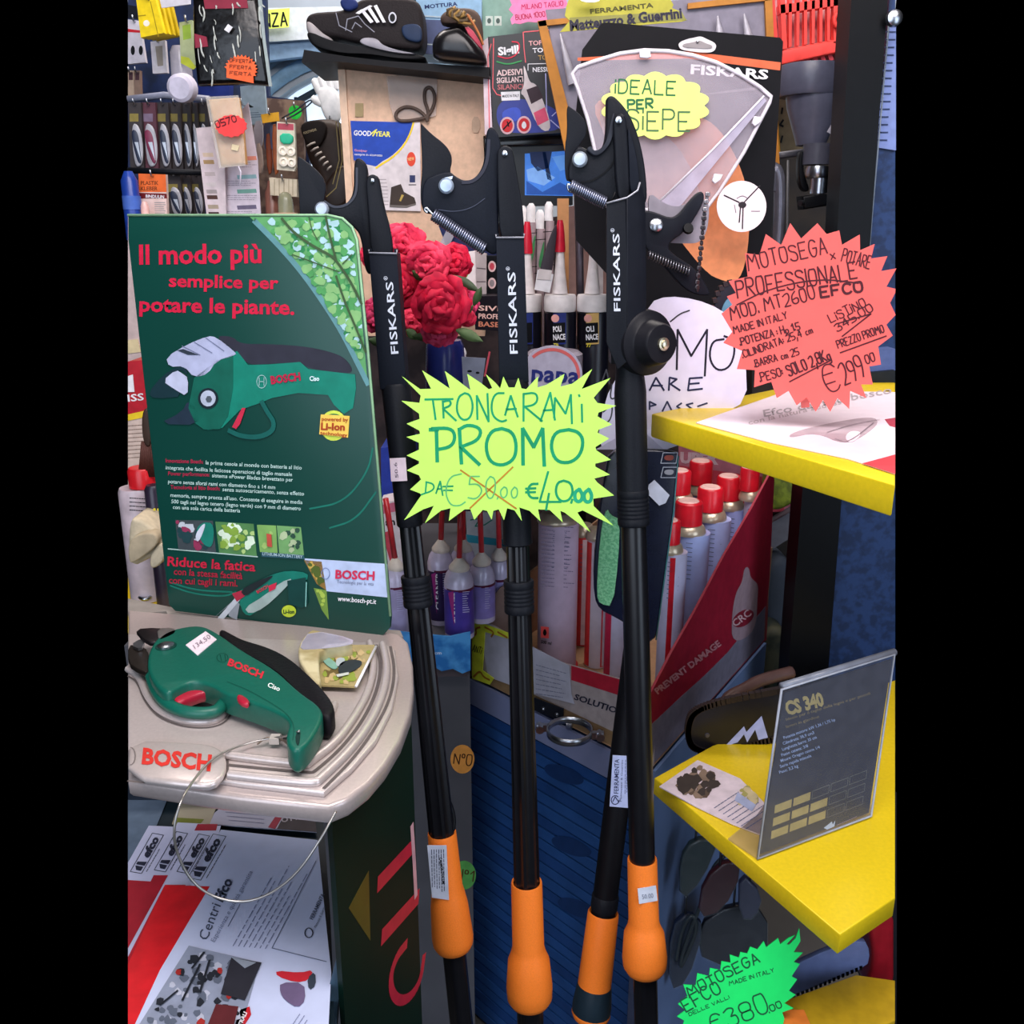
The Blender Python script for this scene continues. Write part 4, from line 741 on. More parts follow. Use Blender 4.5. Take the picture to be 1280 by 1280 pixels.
straw_can(551, 1.52, 674, 688, 16, 'straw can just right of left pole, black label', 3, 1)
straw_can(574, 1.46, 697, 711, 18.5, 'foremost straw can with violet label above blue box', 2, 0)
straw_can(602, 1.53, 690, 706, 17, 'straw can half behind the cardboard flap', -3, 2)
straw_can(624, 1.60, 684, 700, 14, 'straw can partly hidden by the middle pole', -2, 3)
straw_can(579, 1.60, 674, 686, 16, 'rear straw can between the two front ones', 0, 4)
straw_can(494, 1.45, 697, 709, 16, 'straw can between poster edge and left pole', -12, 5)
o = thing('white_pack', 'white pack with teal stripe behind the straw cans', 'box'); p = VP(1.72, x=600, y=660); slab('carton', [(582, 640), (640, 640), (640, 720), (586, 720)], p, .05, C('#ccd0d4'), o); paint([(583, 668), (640, 676), (640, 684), (584, 678)], p, C('#38a8c0'), o); stroke([[(588, 650), (600, 648), (594, 658), (606, 656), (615, 650)]], 1.6, p, C('#309078'), o, 1)
o = thing('red_white_pack', 'white pack lettered an with red band behind leftmost straw can', 'box'); p = VP(1.6, x=490, y=650); slab('carton', [(474, 630), (512, 622), (516, yb_(1.6, .932)), (478, yb_(1.6, .932))], p, .06, C('#e4d8dc'), o); paint([(474, 632), (512, 624), (512, 636), (475, 643)], p, C('#d06c88'), o); text('an', (482, 657), (494, 656), 9, p, BLK, o, .03, 1); paint([(478, 666), (486, 664), (496, 700), (488, 704)], p, C('#d04858'), o)
tag(slab('blue_crate', [(476, 560), (515, 556), (520, yb_(1.75, .933)), (478, yb_(1.75, .933))], VP(1.75, x=490, y=600), .1, C('#283c9c', .5)), 'blue plastic crate seen between the poster and left pole', 'crate')
o = thing('torn_blue_box', 'torn bright blue card box in front of the straw cans', 'box'); p = VP(1.4, x=560, y=815)
slab('card', [(480, 786), (500, 790), (530, 793), (562, 796), (588, 790), (588, 838), (578, 842), (566, 836), (552, 839), (540, 832), (500, 824), (482, 820)], p, .004, C('#2870b8', .6, h2='#4c98d8', scale=30), o); text('cm', (543, 818), (552, 818), 4, p, C('#c8d8e8'), o, .02, 1)
prism('support_tray', [(-.26, 1.405), (-.075, 1.405), (-.075, 1.42), (-.26, 1.42)], .88, .925, C('#50484c'), o)
# CRC display box
z0 = .80; K = hz(815, 960, z0); L = hz(590, 845, z0); R_ = hz(955, 800, z0); Q = L + R_ - K
zv = Vector((0, 0, 1)); FL = P3(K, L, K + zv); FR = P3(K, R_, K + zv)
box = thing('can_display_box', 'red and grey cardboard display box holding the spray cans', 'box')
slab('front_panel', [(592, 774), (612, 780), (672, 815), (700, 828), (770, 848), (816, 862), (816, 958), (590, 843)], FL, .004, C('#a89c9c', .6), box)
paint([(714, 832), (770, 848), (816, 863), (816, 888), (770, 868), (714, 850)], FL, C('#b02438', .5), box, 1, 'red_band')
paint([(590, 832), (816, 938), (816, 958), (590, 845)], FL, C('#8c7050', .7), box, 1, 'brown_strip')
text('SOLUTIONS', (717, 874), (786, 897), 7.5, FL, C('#2c2c40'), box, .03, 2)
slab('side_panel', [(814, 866), (840, 815), (870, 762), (905, 695), (940, 635), (965, 588), (968, 600), (958, 800), (955, 802), (815, 958)], FR, .004, C('#a02038', .5), box)
paint([(815, 905), (850, 872), (880, 845), (910, 815), (930, 790), (957, 758), (955, 800), (815, 957)], FR, C('#807c90', .6), box, 1, 'grey_band')
paint(S([(930, 712), (934, 708), (937, 712), (938, 722), (948, 730), (947, 745), (945, 790), (915, 806), (915, 768), (920, 740), (928, 728)]), FR, C('#a8909c', .6), box, 2, 'bottle_print')
paint(ell(929, 773, 15, 9, 20, -.6), FR, C('#8c2438'), box, 3, 'oval_print'); text('CRC', (919, 784), (940, 768), 9, FR, C('#d8b8c0'), box, .02, 4)
text('PREVENT DAMAGE', (822, 868), (902, 806), 8, FR, C('#c88894'), box, .04, 3)
prism('base', [(K.x, K.y), (R_.x, R_.y), (Q.x, Q.y), (L.x, L.y)], .80, .806, C('#b8906c', .7), box)
for a, b, nm in ((L, Q, 'rear_left_panel'), (Q, R_, 'rear_panel')):
    d = (b - a); n = Vector((-d.y, d.x, 0)).normalized() * .002; h0, h1 = (.12, .18) if nm == 'rear_left_panel' else (.18, .2)
    link(nm, [a + n, b + n, b + n + zv * h1, a + n + zv * h0, a - n, b - n, b - n + zv * h1, a - n + zv * h0], [[0, 1, 2, 3], [4, 5, 6, 7], [0, 1, 5, 4], [1, 2, 6, 5], [2, 3, 7, 6], [3, 0, 4, 7]], C('#8c6c54', .7), box)
slab('cardboard_flap', [(596, 772), (625, 735), (648, 724), (662, 742), (664, 810), (672, 815), (612, 782)], VP(1.57, x=630, y=780), .004, C('#8c746c', .7), box)
o = thing('receipt', 'crumpled white paper taped over the display box front', 'paper'); slab('sheet', [(603, 776), (634, 792), (672, 812), (711, 832), (714, 868), (718, 880), (664, 866), (610, 846), (602, 800)], FL, .001, C('#b4b4c4', .6, bump=.6, scale=30), o, lift=.004)
for k in range(7): smallprint((670, 830 + k * 6), (712, 842 + k * 5), (670, 832 + k * 6), 1, FL, C('#84849c'), o, 1, base=.0045)
o = thing('leopard_tag', 'yellow tag with brown squiggles on left end of the box', 'tag'); slab('card', [(590, 770), (603, 779), (640, 793), (640, 800), (606, 790), (603, 838), (617, 848), (612, 856), (590, 848)], FL, .0015, C('#d8e040', .6), o, lift=.007)
for ln in ([(590, 796), (596, 792), (594, 786), (600, 784)], [(606, 784), (618, 790), (614, 796)], [(592, 846), (600, 838), (604, 846), (612, 850)], [(622, 790), (634, 797)]): stroke([So(ln)], 2.6, FL, C('#a86c24'), o, 1, 'squiggle', base=.0072)
hand('ANTi', (590, 814), (601, 817), 8, 1.1, FL, C('#3c3c10'), o, base=.0074)
# blue shutter cabinet below
cab = thing('shutter_cabinet', 'blue ribbed shutter cabinet under the can display box', 'cabinet')
prism('body', [(K.x, K.y), (R_.x, R_.y), (Q.x, Q.y), (L.x, L.y)], 0, .797, C('#16243e', .5), cab)
u = (K - L).normalized(); n = FL.n; Lw = (K - L).length; mid = (K + L) / 2
def fbox(nm, z0, z1, th, mat, a0=0, a1=1, par=cab):
    c = L + u * Lw * (a0 + a1) / 2; c.z = (z0 + z1) / 2; v, f = boxvf(c + n * (th / 2 + .0005), u, zv, n, Lw * (a1 - a0), z1 - z0, th); return link(nm, v, f, mat, par)
fbox('top_band', .745, .796, .006, C('#7c84a8', .5, noise=.1, scale=10))
fbox('corner_post', 0, .745, .008, C('#4c5470', .5), .955, 1)
for k in range(30):
    z1 = .742 - k * .0245
    fbox('slat', z1 - .0205, z1, .005 + .001 * (k % 2), C('#28508c' if k % 3 else '#224680', .4, noise=.15, scale=20), 0, .95)
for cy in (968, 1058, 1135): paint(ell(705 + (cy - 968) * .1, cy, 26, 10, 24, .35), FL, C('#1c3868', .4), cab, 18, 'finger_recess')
d2 = (R_ - K).normalized(); v, f = boxvf((K + R_) / 2 + FR.n * .003 - zv * .4 + Vector((0, 0, 0)), d2, zv, FR.n, (R_ - K).length, .79, .005); part(link('side_panel', v, f, C('#7088b4', .4, noise=.15, scale=6), cab), 'paler blue side panel')
o = thing('pipe_clamp', 'shiny steel pipe clamp ring with two bolts on cabinet front', 'clamp'); c0 = FL.m(712, 914, .045); rr = .036
pts = [c0 + Vector((rr * math.cos(t), rr * math.sin(t), 0)) for t in [k * math.pi / 14 for k in range(28)]]
v = []; fc = []
for q in pts: 
    e = (q - c0).normalized() * .0012; v += [q - e - zv * .006, q + e - zv * .006, q + e + zv * .006, q - e + zv * .006]
for i in range(28):
    for j in range(4): a = 4 * i; b = 4 * ((i + 1) % 28); fc.append([a + j, a + (j + 1) % 4, b + (j + 1) % 4, b + j])
link('band', v, fc, STEEL, o, True)
for s in (-1, 1):
    e = c0 + Vector((s * (rr + .008), s * -.012, 0)); v, f = boxvf(e, Vector((1, 0, 0)), zv, Vector((0, 1, 0)), .02, .012, .008); link('ear', v, f, STEEL, o); lathe('bolt', e + Vector((s * .004, .012, 0)), e + Vector((s * .004, -.02, 0)), [(0, .004), (.012, .0045), (.0125, .007), (.022, .007)], STEEL, o, 8)
lathe('mount_stud', FL.m(712, 908, 0), c0 + Vector((0, rr * .9, 0)), [(0, .006), (.02, .005)], STEEL, o, 10)
o = thing('hinge_plate', 'dark steel plate with two screws above the pipe clamp', 'plate'); slab('plate', [(667, 872), (704, 886), (703, 902), (668, 888)], FL, .002, C('#303440', .35, .6), o, lift=.009)
for x, y in ((679, 886), (696, 893)): A = FL.m(x, y, .009); lathe('screw', A, A + FL.n * .003, [(0, .004), (.0015, .0038), (.003, .002)], STEEL, o, 10)
# spray cans in the box
def spray(cx, Y, ytop, hw, lab, cap, body, stripe=None, full=False, capw=.85):
    o = thing('spray_can', lab, 'can', 'spray cans in the display box'); yb = yb_(Y, .807)
    ch = 28 if cap else 6
    if cap:
        cp_ = up('cap', cx - 1, Y, [(ytop, hw * capw * .9), (ytop + 2, hw * capw), (ytop + ch, hw * capw * 1.02)], C(cap, .3), o, 24)
        up('cap_top', cx - 1, Y, [(ytop - 1.6, hw * capw * .66), (ytop + .2, hw * capw * .8)], C('#e4b8b0', .4), cp_, 20)
    up('shoulder', cx, Y, [(ytop + ch - 1, hw * .7), (ytop + ch + 3, hw * .9), (ytop + ch + 7, hw * 1.0), (ytop + ch + 10, hw * 1.03), (ytop + ch + 12, hw)], C('#c8b8a0', .3, .5), o, 28)
    up('body', cx, Y, [(ytop + ch + 11, hw * .99), (yb - 3, hw * .99), (yb, hw * .95)], C(body, .3, noise=.06), o, 28)
    pp = VP(Y - hw * Y / F * 1.0, x=cx, y=ytop + 100)
    if stripe: 
        for (a, b, cl) in stripe:
            V = []; n2 = 6; X = at(cx, ytop + 80, Y); r = hw * (Y / ray(cx, ytop + 80).y) / F * 1.005; zt, zb = at(cx, ytop + ch + 14, Y).z, .81
            for k in range(n2 + 1): t = a + (b - a) * k / n2; V += [(X.x + r * math.sin(t), Y - r * math.cos(t), zt), (X.x + r * math.sin(t), Y - r * math.cos(t), zb)]
            link('stripe', V, [[2 * k, 2 * k + 1, 2 * k + 3, 2 * k + 2] for k in range(n2)], C(cl, .3), o, True)
    smallprint((cx - hw * .2, ytop + ch + 22), (cx + hw * .7, ytop + ch + 24), (cx - hw * .3, ytop + ch + 72), 9, pp, C('#5c6080'), o, .9, base=.0006)
    return o, pp
CAPR = '#d81c2c'
o, pp = spray(697, 1.585, 634, 25, 'large white lilac spray can without cap, left in the display box', None, '#c4b0c8')
smallprint((677, 655), (718, 657), (677, 735), 16, pp, C('#887c98'), o, 1, base=.0008); paint([(676, 783), (686, 784), (686, 798), (676, 797)], pp, C('#e05050'), o, 3); paint(S([(681, 785), (684, 791), (681, 796), (678, 791)]), pp, BLK, o, 4); up('base_rim', 697, 1.585, [(yb_(1.585, .815), 25.6), (yb_(1.585, .808), 25.6)], C('#c83838'), o, 28); text('500 ml', (676, 804), (689, 806), 4, pp, BLK, o, .02, 3)
spray(729, 1.70, 650, 15, 'red and white can just right of large lilac can', None, '#e04040', [(-.2, .6, '#e8c8cc')])
spray(747, 1.60, 655, 15, 'red and white striped can left of the green tag pouch', None, '#d8ccd8', [(-1.4, -.7, '#e03838'), (.3, .9, '#d83040')])
spray(771, 1.54, 660, 15, 'striped can at the lower edge behind dark pouch', None, '#c8c8e4', [(-1.2, -.5, '#c82c50')])
spray(838, 1.46, 650, 16, 'front spray can with red stripe beside the pouch', CAPR, '#c8c8e8', [(-.3, .25, '#c41c2c')])
spray(862, 1.56, 626, 20, 'foremost red-capped spray can in right cluster', CAPR, '#a8b8ec', [(.75, 1.1, '#8c2460')])
spray(889, 1.66, 609, 19, 'second red-capped spray can from the front', CAPR, '#a8b8ec', [(.8, 1.15, '#7c2c68')])
spray(912, 1.74, 595, 18, 'third red-capped spray can near box edge', CAPR, '#a4b0e8')
spray(938, 1.70, 584, 14, 'rightmost red-capped spray can by box edge', CAPR, '#b8b4d0')
spray(877, 1.84, 576, 17, 'rearmost red-capped spray can in right cluster', CAPR, '#a8b0e0')
spray(851, 1.72, 588, 16, 'red-capped spray can half behind the dark pouch', CAPR, '#b0b4dc')
o = thing('can_advert', 'pink and white printed card behind the red-capped cans', 'card'); p = VP(1.98, x=880, y=560); slab('card', [(848, 540), (990, 540), (990, 640), (850, 640)], p, .004, C('#c87888', .6), o); text('UPER', (850, 578), (898, 580), 13, p, C('#e8c8d0'), o, .06, 1)
smallprint((892, 560), (960, 582), (890, 566), 2, p, C('#4c3048'), o, 1.2); paint([(850, 582), (980, 600), (980, 640), (850, 640)], p, C('#d44454'), o, 1)
# greenery bag behind box
o = thing('moss_bag', 'bag of yellow-green moss on the grey shelf right of cans', 'bag'); slab('bag', S([(960, 592), (975, 585), (998, 605), (1000, 625), (975, 640), (960, 636)]), VP(1.9, x=980, y=610), .06, C('#8c9c30', .5, h2='#687428', scale=50, bump=.5), o, r=.02)
o = thing('grey_shelf_frame', 'grey metal shelf rail and post behind the red display box', 'shelf'); p = VP(1.95, x=980, y=650); GS = C('#606068', .5)
slab('rail', [(962, 655), (1010, 628), (1008, 660), (960, 690)], p, .03, GS, o); slab('upright', [(1000, 596), (1008, 590), (988, 836), (980, 836)], p, .03, C('#3c3c44', .5), o, lift=.002); slab('upright', [(1036, 480), (1044, 480), (1010, 1100), (1000, 1100)], p, .03, GS, o)
o = thing('grey_sack', 'crumpled grey green sacks on the low shelf right of the display box', 'bag'); p = VP(1.92, x=970, y=760); slab('sack', S([(958, 700), (996, 698), (990, 790), (978, 810), (956, 800)]), p, .1, C('#404854', .7, bump=.5, scale=20), o, r=.02); slab('dark_sack', S([(955, 795), (975, 785), (990, 800), (988, 860), (950, 870)]), VP(1.85, x=970, y=820), .1, C('#4c4c3c', .7, h2='#2c3430', scale=20), o, r=.02)
# ================================================================ RIGHT: POST, PANEL, SHELVES
tag(slab('shelf_post', [(1066, -30), (1112, -30), (1088, 300), (1054, 600), (1036, 830), (1024, 1000), (975, 1000), (986, 830), (1004, 600), (1046, 300)], VP(1.52, x=1040, y=400), .06, C('#08090c', .4)), 'tall black post behind the yellow shelves', 'post')
o = thing('gondola_panel', 'dark blue panel at the right edge beside the black post', 'panel'); p = VP(1.56, x=1090, y=500)
slab('board', [(1112, -4), (1119, -4), (1119, 1010), (1026, 1010), (1036, 830), (1054, 600), (1088, 300)], p, .02, C('#1c2c4c', .5, h2='#243a64', scale=60), o); tube('edge_line', [p.m(x, y, .004) for x, y in ((1112, 20), (1090, 270), (1078, 420))], .0015, C('#6c7888', .3), o)
slab('notice_sheet', [(1112, 22), (1120, 22), (1120, 188), (1094, 184), (1104, 100)], p, .001, C('#7484b8', .5), o, lift=.004); smallprint((1108, 35), (1120, 35), (1097, 180), 15, p, C('#384468'), o, 1.6, base=.0045, frac=(.9, 1))
a = at(1110, 27, 1.53); lathe('chrome_knob', a, a + Vector((0, -.03, 0)), [(0, .006), (.015, .006), (.02, .012), (.028, .011), (.031, .006)], STEEL, o, 16)
YS = C('#e6c61c', .38, noise=.05, scale=200, bump=.05)
SH1 = HP(1.38); SH2 = HP(.85)
o = thing('yellow_shelf', 'upper yellow shelf board on the right with white flyer', 'shelf'); slab('board', [(815, 517), (965, 487), (1119, 472), (1119, 606)], SH1, .030, YS, o, r=.002)
slab('bracket', [(1052, 520), (1060, 520), (1058, 580), (1050, 580)], VP(1.50, x=1055, y=550), .01, BLK, o)
o = thing('yellow_shelf', 'lower yellow shelf board on right holding the acrylic sign', 'shelf'); slab('board', [(818, 972), (890, 932), (1119, 850), (1119, 1122), (1050, 1168)], SH2, .028, YS, o, r=.002)
slab('bracket', [(1000, 900), (1008, 900), (1006, 960), (998, 960)], VP(1.49, x=1004, y=930), .01, BLK, o)
o = thing('white_flyer', 'white printed flyer with chainsaw picture on the upper yellow shelf', 'flyer'); p = HP(1.3815)
slab('sheet', [(870, 528), (985, 488), (1119, 490), (1119, 592), (1060, 573), (960, 552)], p, .001, C('#f0e0e8', .4, noise=.03), o)
text('Efco dal tuo bosco', (955, 521), (1115, 491), 9, p, C('#b0a4a8'), o, .01, 1); text('con la natura addosso', (936, 531), (1060, 503), 6, p, C('#c4b4b8'), o, .01, 1)
paint(S([(1040, 528), (1090, 520), (1100, 528), (1080, 545), (1055, 556), (1020, 540), (985, 548), (990, 540)]), p, C('#b4a0a8'), o, 1); paint(S([(1056, 545), (1064, 538), (1078, 540), (1070, 551), (1060, 553)]), p, C('#e8dce4'), o, 2)
stroke([So([(1034, 540), (1066, 530), (1100, 524)]), So([(1044, 548), (1060, 554), (1092, 528)])], 1.4, p, C('#84747c'), o, 3); paint([(1106, 524), (1119, 522), (1119, 534), (1112, 532)], p, C('#b03c50'), o, 1); paint([(1078, 579), (1119, 568), (1119, 592), (1100, 586)], p, C('#d8444c'), o, 1)
o = thing('blue_grey_packet', 'blue grey boxed goods behind coral star at right edge', 'box'); slab('carton', [(1078, 440), (1119, 436), (1119, 478), (1084, 482)], VP(1.40, x=1100, y=460), .03, C('#4c5c8c'), o); slab('dark_edge', [(1088, 466), (1119, 463), (1119, 480), (1090, 484)], VP(1.39, x=1100, y=470), .02, C('#1c2024'), o)
# coral star sign
p = VP(1.04, yaw=-8, x=1010, y=400); pts = Z(860, 270, 4.415, [(185, 540), (245, 490), (215, 445), (265, 425), (225, 360), (330, 335), (315, 205), (395, 215), (430, 100), (515, 160), (565, 40), (625, 125), (715, 40), (765, 100), (835, 80), (850, 160), (948, 103), (950, 190), (1030, 155), (1010, 235), (1100, 222), (1065, 305), (1150, 290), (1095, 390), (1146, 402), (1143, 425), (1115, 480), (1146, 545), (1095, 600), (1130, 660), (1050, 720), (1065, 820), (1000, 830), (1020, 930), (955, 930), (985, 1005), (895, 965), (890, 1065), (825, 1005), (785, 1080), (745, 1015), (705, 1080), (655, 1000), (600, 1045), (555, 965), (490, 1005), (460, 915), (365, 945), (370, 850), (270, 845), (300, 745), (195, 700), (245, 640)])
o = thing('coral_star_sign', 'large coral pink starburst price card standing on the upper yellow shelf', 'sign'); slab('card', pts, p, .0015, C('#ea625c', .6, noise=.03), o)
slab('stand_strip', [(1000, 480), (1012, 478), (1012, 509), (1002, 510)], VP(1.06, x=1006, y=500), .002, C('#f08078'), o, lift=.001)
MK = C('#4c1c24', .6)
def zh(s, a, b, cap, w): q = Z(860, 270, 4.415, [a, b]); hand(s, q[0], q[1], cap / 4.415, w, p, MK, o)
zh('MOTOSEGA', (335, 300), (770, 205), 88, 1.8); zh('x', (790, 240), (815, 235), 60, 1.5); zh('POTARE', (845, 250), (1000, 290), 72, 1.6)
zh('PROFESSIONALE', (275, 450), (935, 345), 95, 2); zh('MOD. MT2600', (240, 575), (705, 455), 72, 1.8); zh('EFCO', (735, 450), (965, 415), 55, 3)
zh('MADE IN ITALY', (255, 650), (550, 565), 38, 1.5); zh('.POTENZA : Hp 1.5', (290, 715), (620, 625), 42, 1.6); zh('.CILINDRATA: 25,4 cm', (305, 785), (690, 645), 40, 1.5); zh('.BARRA cm 25', (370, 835), (615, 765), 40, 1.5)
zh('.PESO:', (400, 915), (525, 880), 45, 1.6); zh('SOLO 2,8Kg', (560, 885), (790, 790), 62, 2); zh('LiSTiNO', (790, 590), (985, 495), 48, 1.5); zh('345.00', (825, 640), (1025, 520), 45, 1.6); zh('PREZZO PROMO', (830, 730), (1085, 640), 42, 1.5); zh('€', (775, 985), (850, 960), 150, 1.8); zh('299', (865, 930), (985, 880), 120, 2); zh('00', (985, 815), (1035, 800), 50, 1.6)
stroke([So(Z(860, 270, 4.415, [(270, 490), (450, 400), (720, 345), (940, 370)])), Z(860, 270, 4.415, [(560, 915), (790, 795)]), Z(860, 270, 4.415, [(840, 755), (1095, 662)]), Z(860, 270, 4.415, [(850, 665), (1010, 540)]), Z(860, 270, 4.415, [(820, 595), (1010, 540)])], 1.8, p, MK, o)
# white paper PROMO
p = VP(1.18, x=850, y=460); o = thing('white_promo_paper', 'curled white paper with black handwriting PROMO behind right lopper', 'paper')
slab('sheet', S([(756, 500), (772, 470), (790, 430), (812, 378), (835, 370), (870, 374), (900, 386), (915, 400), (932, 450), (934, 500), (900, 520), (850, 562), (780, 562), (745, 562)], 1), p, .0015, C('#dcd8f0', .5, noise=.04), o); slab('fold', [(775, 545), (800, 535), (830, 562), (745, 562)], p, .001, C('#c0bcd8', .5), o, lift=.006)
stroke([[(846, 462), (847, 412), (864, 445), (884, 412), (881, 470)], So([(905, 424), (890, 426), (886, 448), (896, 464), (912, 460), (919, 440), (916, 424), (905, 420)])], 2.6, p, C('#1c1c2c'), o)
stroke([[(812, 488), (820, 472), (830, 488)], [(816, 482), (828, 482)], [(836, 488), (837, 472), (846, 474), (838, 480), (850, 488)], [(878, 472), (862, 473), (860, 488), (878, 486)], [(861, 480), (874, 479)]], 2.4, p, C('#24284c'), o)
stroke([[(812, 512), (812, 502), (820, 506), (812, 508)], [(828, 514), (834, 502), (840, 514)], [(852, 504), (846, 508), (852, 512)], [(866, 504), (858, 506), (866, 512)], [(884, 504), (872, 508)]], 2.2, p, C('#303458'), o); stroke([So([(765, 480), (762, 500), (772, 496)]), [(752, 478), (758, 462), (762, 480)], So([(754, 515), (766, 504), (764, 524), (756, 530)]), So([(838, 402), (850, 392), (862, 388)])], 1.8, p, C('#3c3c44'), o)
o = thing('chain_disc', 'dark toothed chain disc with blue centre behind coral star', 'disc'); A = VP(1.22, x=915, y=395)
slab('disc', ell(916, 396, 24, 42, 32), A, .008, C('#20222c', .4), o, r=.001); slab('blue_centre', ell(918, 398, 17, 28, 28), A, .002, C('#5c88a0', .4), o, lift=.002)
for k in range(26): t = 2 * math.pi * k / 26; x, y = 916 + 25 * math.cos(t), 396 + 43 * math.sin(t); slab('tooth', [(x - 3, y - 3), (x + 2, y - 4), (x + 4, y + 2), (x - 2, y + 3)], A, .006, C('#3c3c40', .35, .6), o, lift=.001)
# acrylic sign
b0, b1 = hz(947, 1074, .8505), hz(1088, 1021, .8505); pa = P3(b0, b1, at(978, 862, b0.y + .03)); o = thing('acrylic_sign', 'dark chainsaw specification card in a clear acrylic stand on lower yellow shelf', 'sign')
slab('card', [(981, 866), (1115, 824), (1086, 1016), (949, 1068)], pa, .0015, C('#2c2c34', .35, noise=.1), o)
slab('acrylic_face', [(977, 862), (1118, 818), (1089, 1020), (947, 1074)], pa, .002, C('#8c90a0', .08, alpha=.10), o, lift=.003)
tube('acrylic_rim', [pa.m(x, y, .002) for x, y in ((947, 1073), (977, 862), (1118, 818), (1089, 1020))], .0018, C('#a0a4b0', .15), o, 6, True)
tube('top_roll', [pa.m(977, 858, -.004), pa.m(1118, 815, -.004)], .005, C('#7c808c', .15), o, 10)
pz = HP(.853); slab('foot', [(947, 1073), (910, 1048), (945, 1020), (960, 1000), (1088, 985), (1089, 1020)], pz, .002, C('#c8b080', .1, alpha=.35), o)
GD = C('#a89860', .5)
text('CS 340', (984, 894), (1031, 881), 17, pa, GD, o, .05, 1); text('Ideale per il taglio della legna e per piccoli', (983, 901), (1088, 868), 3.6, pa, C('#8c7c50'), o, .0, 1); text('lavori in giardino', (983, 910), (1024, 897), 3.6, pa, C('#8c7c50'), o, 0, 1)
for k, t in enumerate(('Potenza motore: kW 1,36 / 1,75 hp', 'Cilindrata: 38,9 cm3', 'Lunghezza barra: 35 cm', 'Passo catena: 3/8', 'Misure: Oregon catena 1/4', 'Serie rapida miscela', 'Peso: 3,2 kg')): x0 = 980 - k * .9; y0 = 924 + k * 7.2; L_ = len(t) * 1.95; text(t, (x0, y0), (x0 + L_, y0 - L_ * .36), 3.8, pa, C('#9cb0d8'), o, .01, 1)
for r in range(3):
    for c in range(5):
        x0, y0 = 969 - r * 2.2 + c * 23.4, 1018 + r * 16 - c * 9; q = [(x0, y0 - 11), (x0 + 21, y0 - 19), (x0 + 20, y0 - 9), (x0 - 1, y0 - 1)]
        if c < 2 + (r > 0): paint(q, pa, GD, o, 1, 'rating_block')
        else: stroke([q + [q[0]]], .8, pa, C('#6c6c64'), o, 1, 'rating_block')
paint([(1030, 1035), (1040, 1027), (1041, 1031), (1044, 1026), (1043, 1033), (1034, 1037)], pa, C('#b8c4d8'), o, 1); smallprint((1046, 1031), (1076, 1018), (1046, 1032), 1, pa, C('#907c80'), o, 1)
# chainsaw
o = thing('chainsaw_bar', 'black chainsaw guide bar with blue-white logo above the lower yellow shelf', 'chainsaw'); p = VP(1.24, x=910, y=910)
ol = S([(861, 905), (868, 890), (900, 878), (965, 866), (1010, 858), (1010, 915), (965, 925), (930, 934), (890, 942), (866, 936), (860, 922)])
slab('guide_bar', ol, p, .008, C('#16141a', .35), o, r=.001)
for i in range(0, len(ol)):
    x, y = ol[i]
    if i % 1 == 0: nx, ny = ol[(i + 1) % len(ol)]; 
    for f in (0, .5):
        a, b = x + (nx - x) * f, y + (ny - y) * f
        if a < 1000: slab('chain_link', [(a - 4, b - 3), (a + 3, b - 4), (a + 4, b + 3), (a - 3, b + 4)], p, .008, C('#3c3434', .35, .6), o, lift=.001)
paint([(906, 933), (930, 908), (933, 915), (952, 895), (957, 912), (960, 922), (948, 925), (944, 912), (934, 928), (930, 918), (922, 928)], p, C('#a8b0e0'), o, 2); A = p.m(884, 919, 0); lathe('rivet', A, A + Vector((0, -.002, 0)), [(0, .004), (.002, .003)], C('#5c5860', .4, .5), o, 12)
o = thing('grip_hose', 'curved dark brown handle arch behind the chainsaw bar', 'handle'); wire('arch', [(905, 880, 1.3), (912, 870, 1.31), (930, 862, 1.32), (950, 850, 1.34), (990, 840, 1.36)], .010, C('#5c4440', .4), o); wire('arch', [(900, 885, 1.3), (905, 872, 1.3), (912, 884, 1.3)], .004, C('#8c8480', .3), o)
# leaflet on lower shelf
o = thing('shelf_leaflet', 'folded colour leaflet lying on the lower yellow shelf behind the acrylic sign', 'leaflet'); p = HP(.853); pol = [(824, 983), (872, 950), (925, 973), (958, 1006), (958, 1046), (916, 1030), (870, 1008)]
slab('sheet', pol, p, .0015, C('#d8c8d0', .5), o); blotches([(828, 983), (872, 954), (910, 970), (880, 1005)], p, [C('#5c4c40'), C('#847060'), C('#3c3430')], 16, 9, o, 1)
blotches([(900, 990), (935, 980), (955, 1002), (930, 1012)], p, [C('#a8a060'), C('#c8b890')], 8, 7, o, 1); smallprint((890, 1008), (925, 985), (935, 1038), 8, p, C('#5c6484'), o, 1.2); paint([(918, 1000), (922, 990), (945, 1006), (940, 1014)], p, C('#a8b0d0'), o, 2)
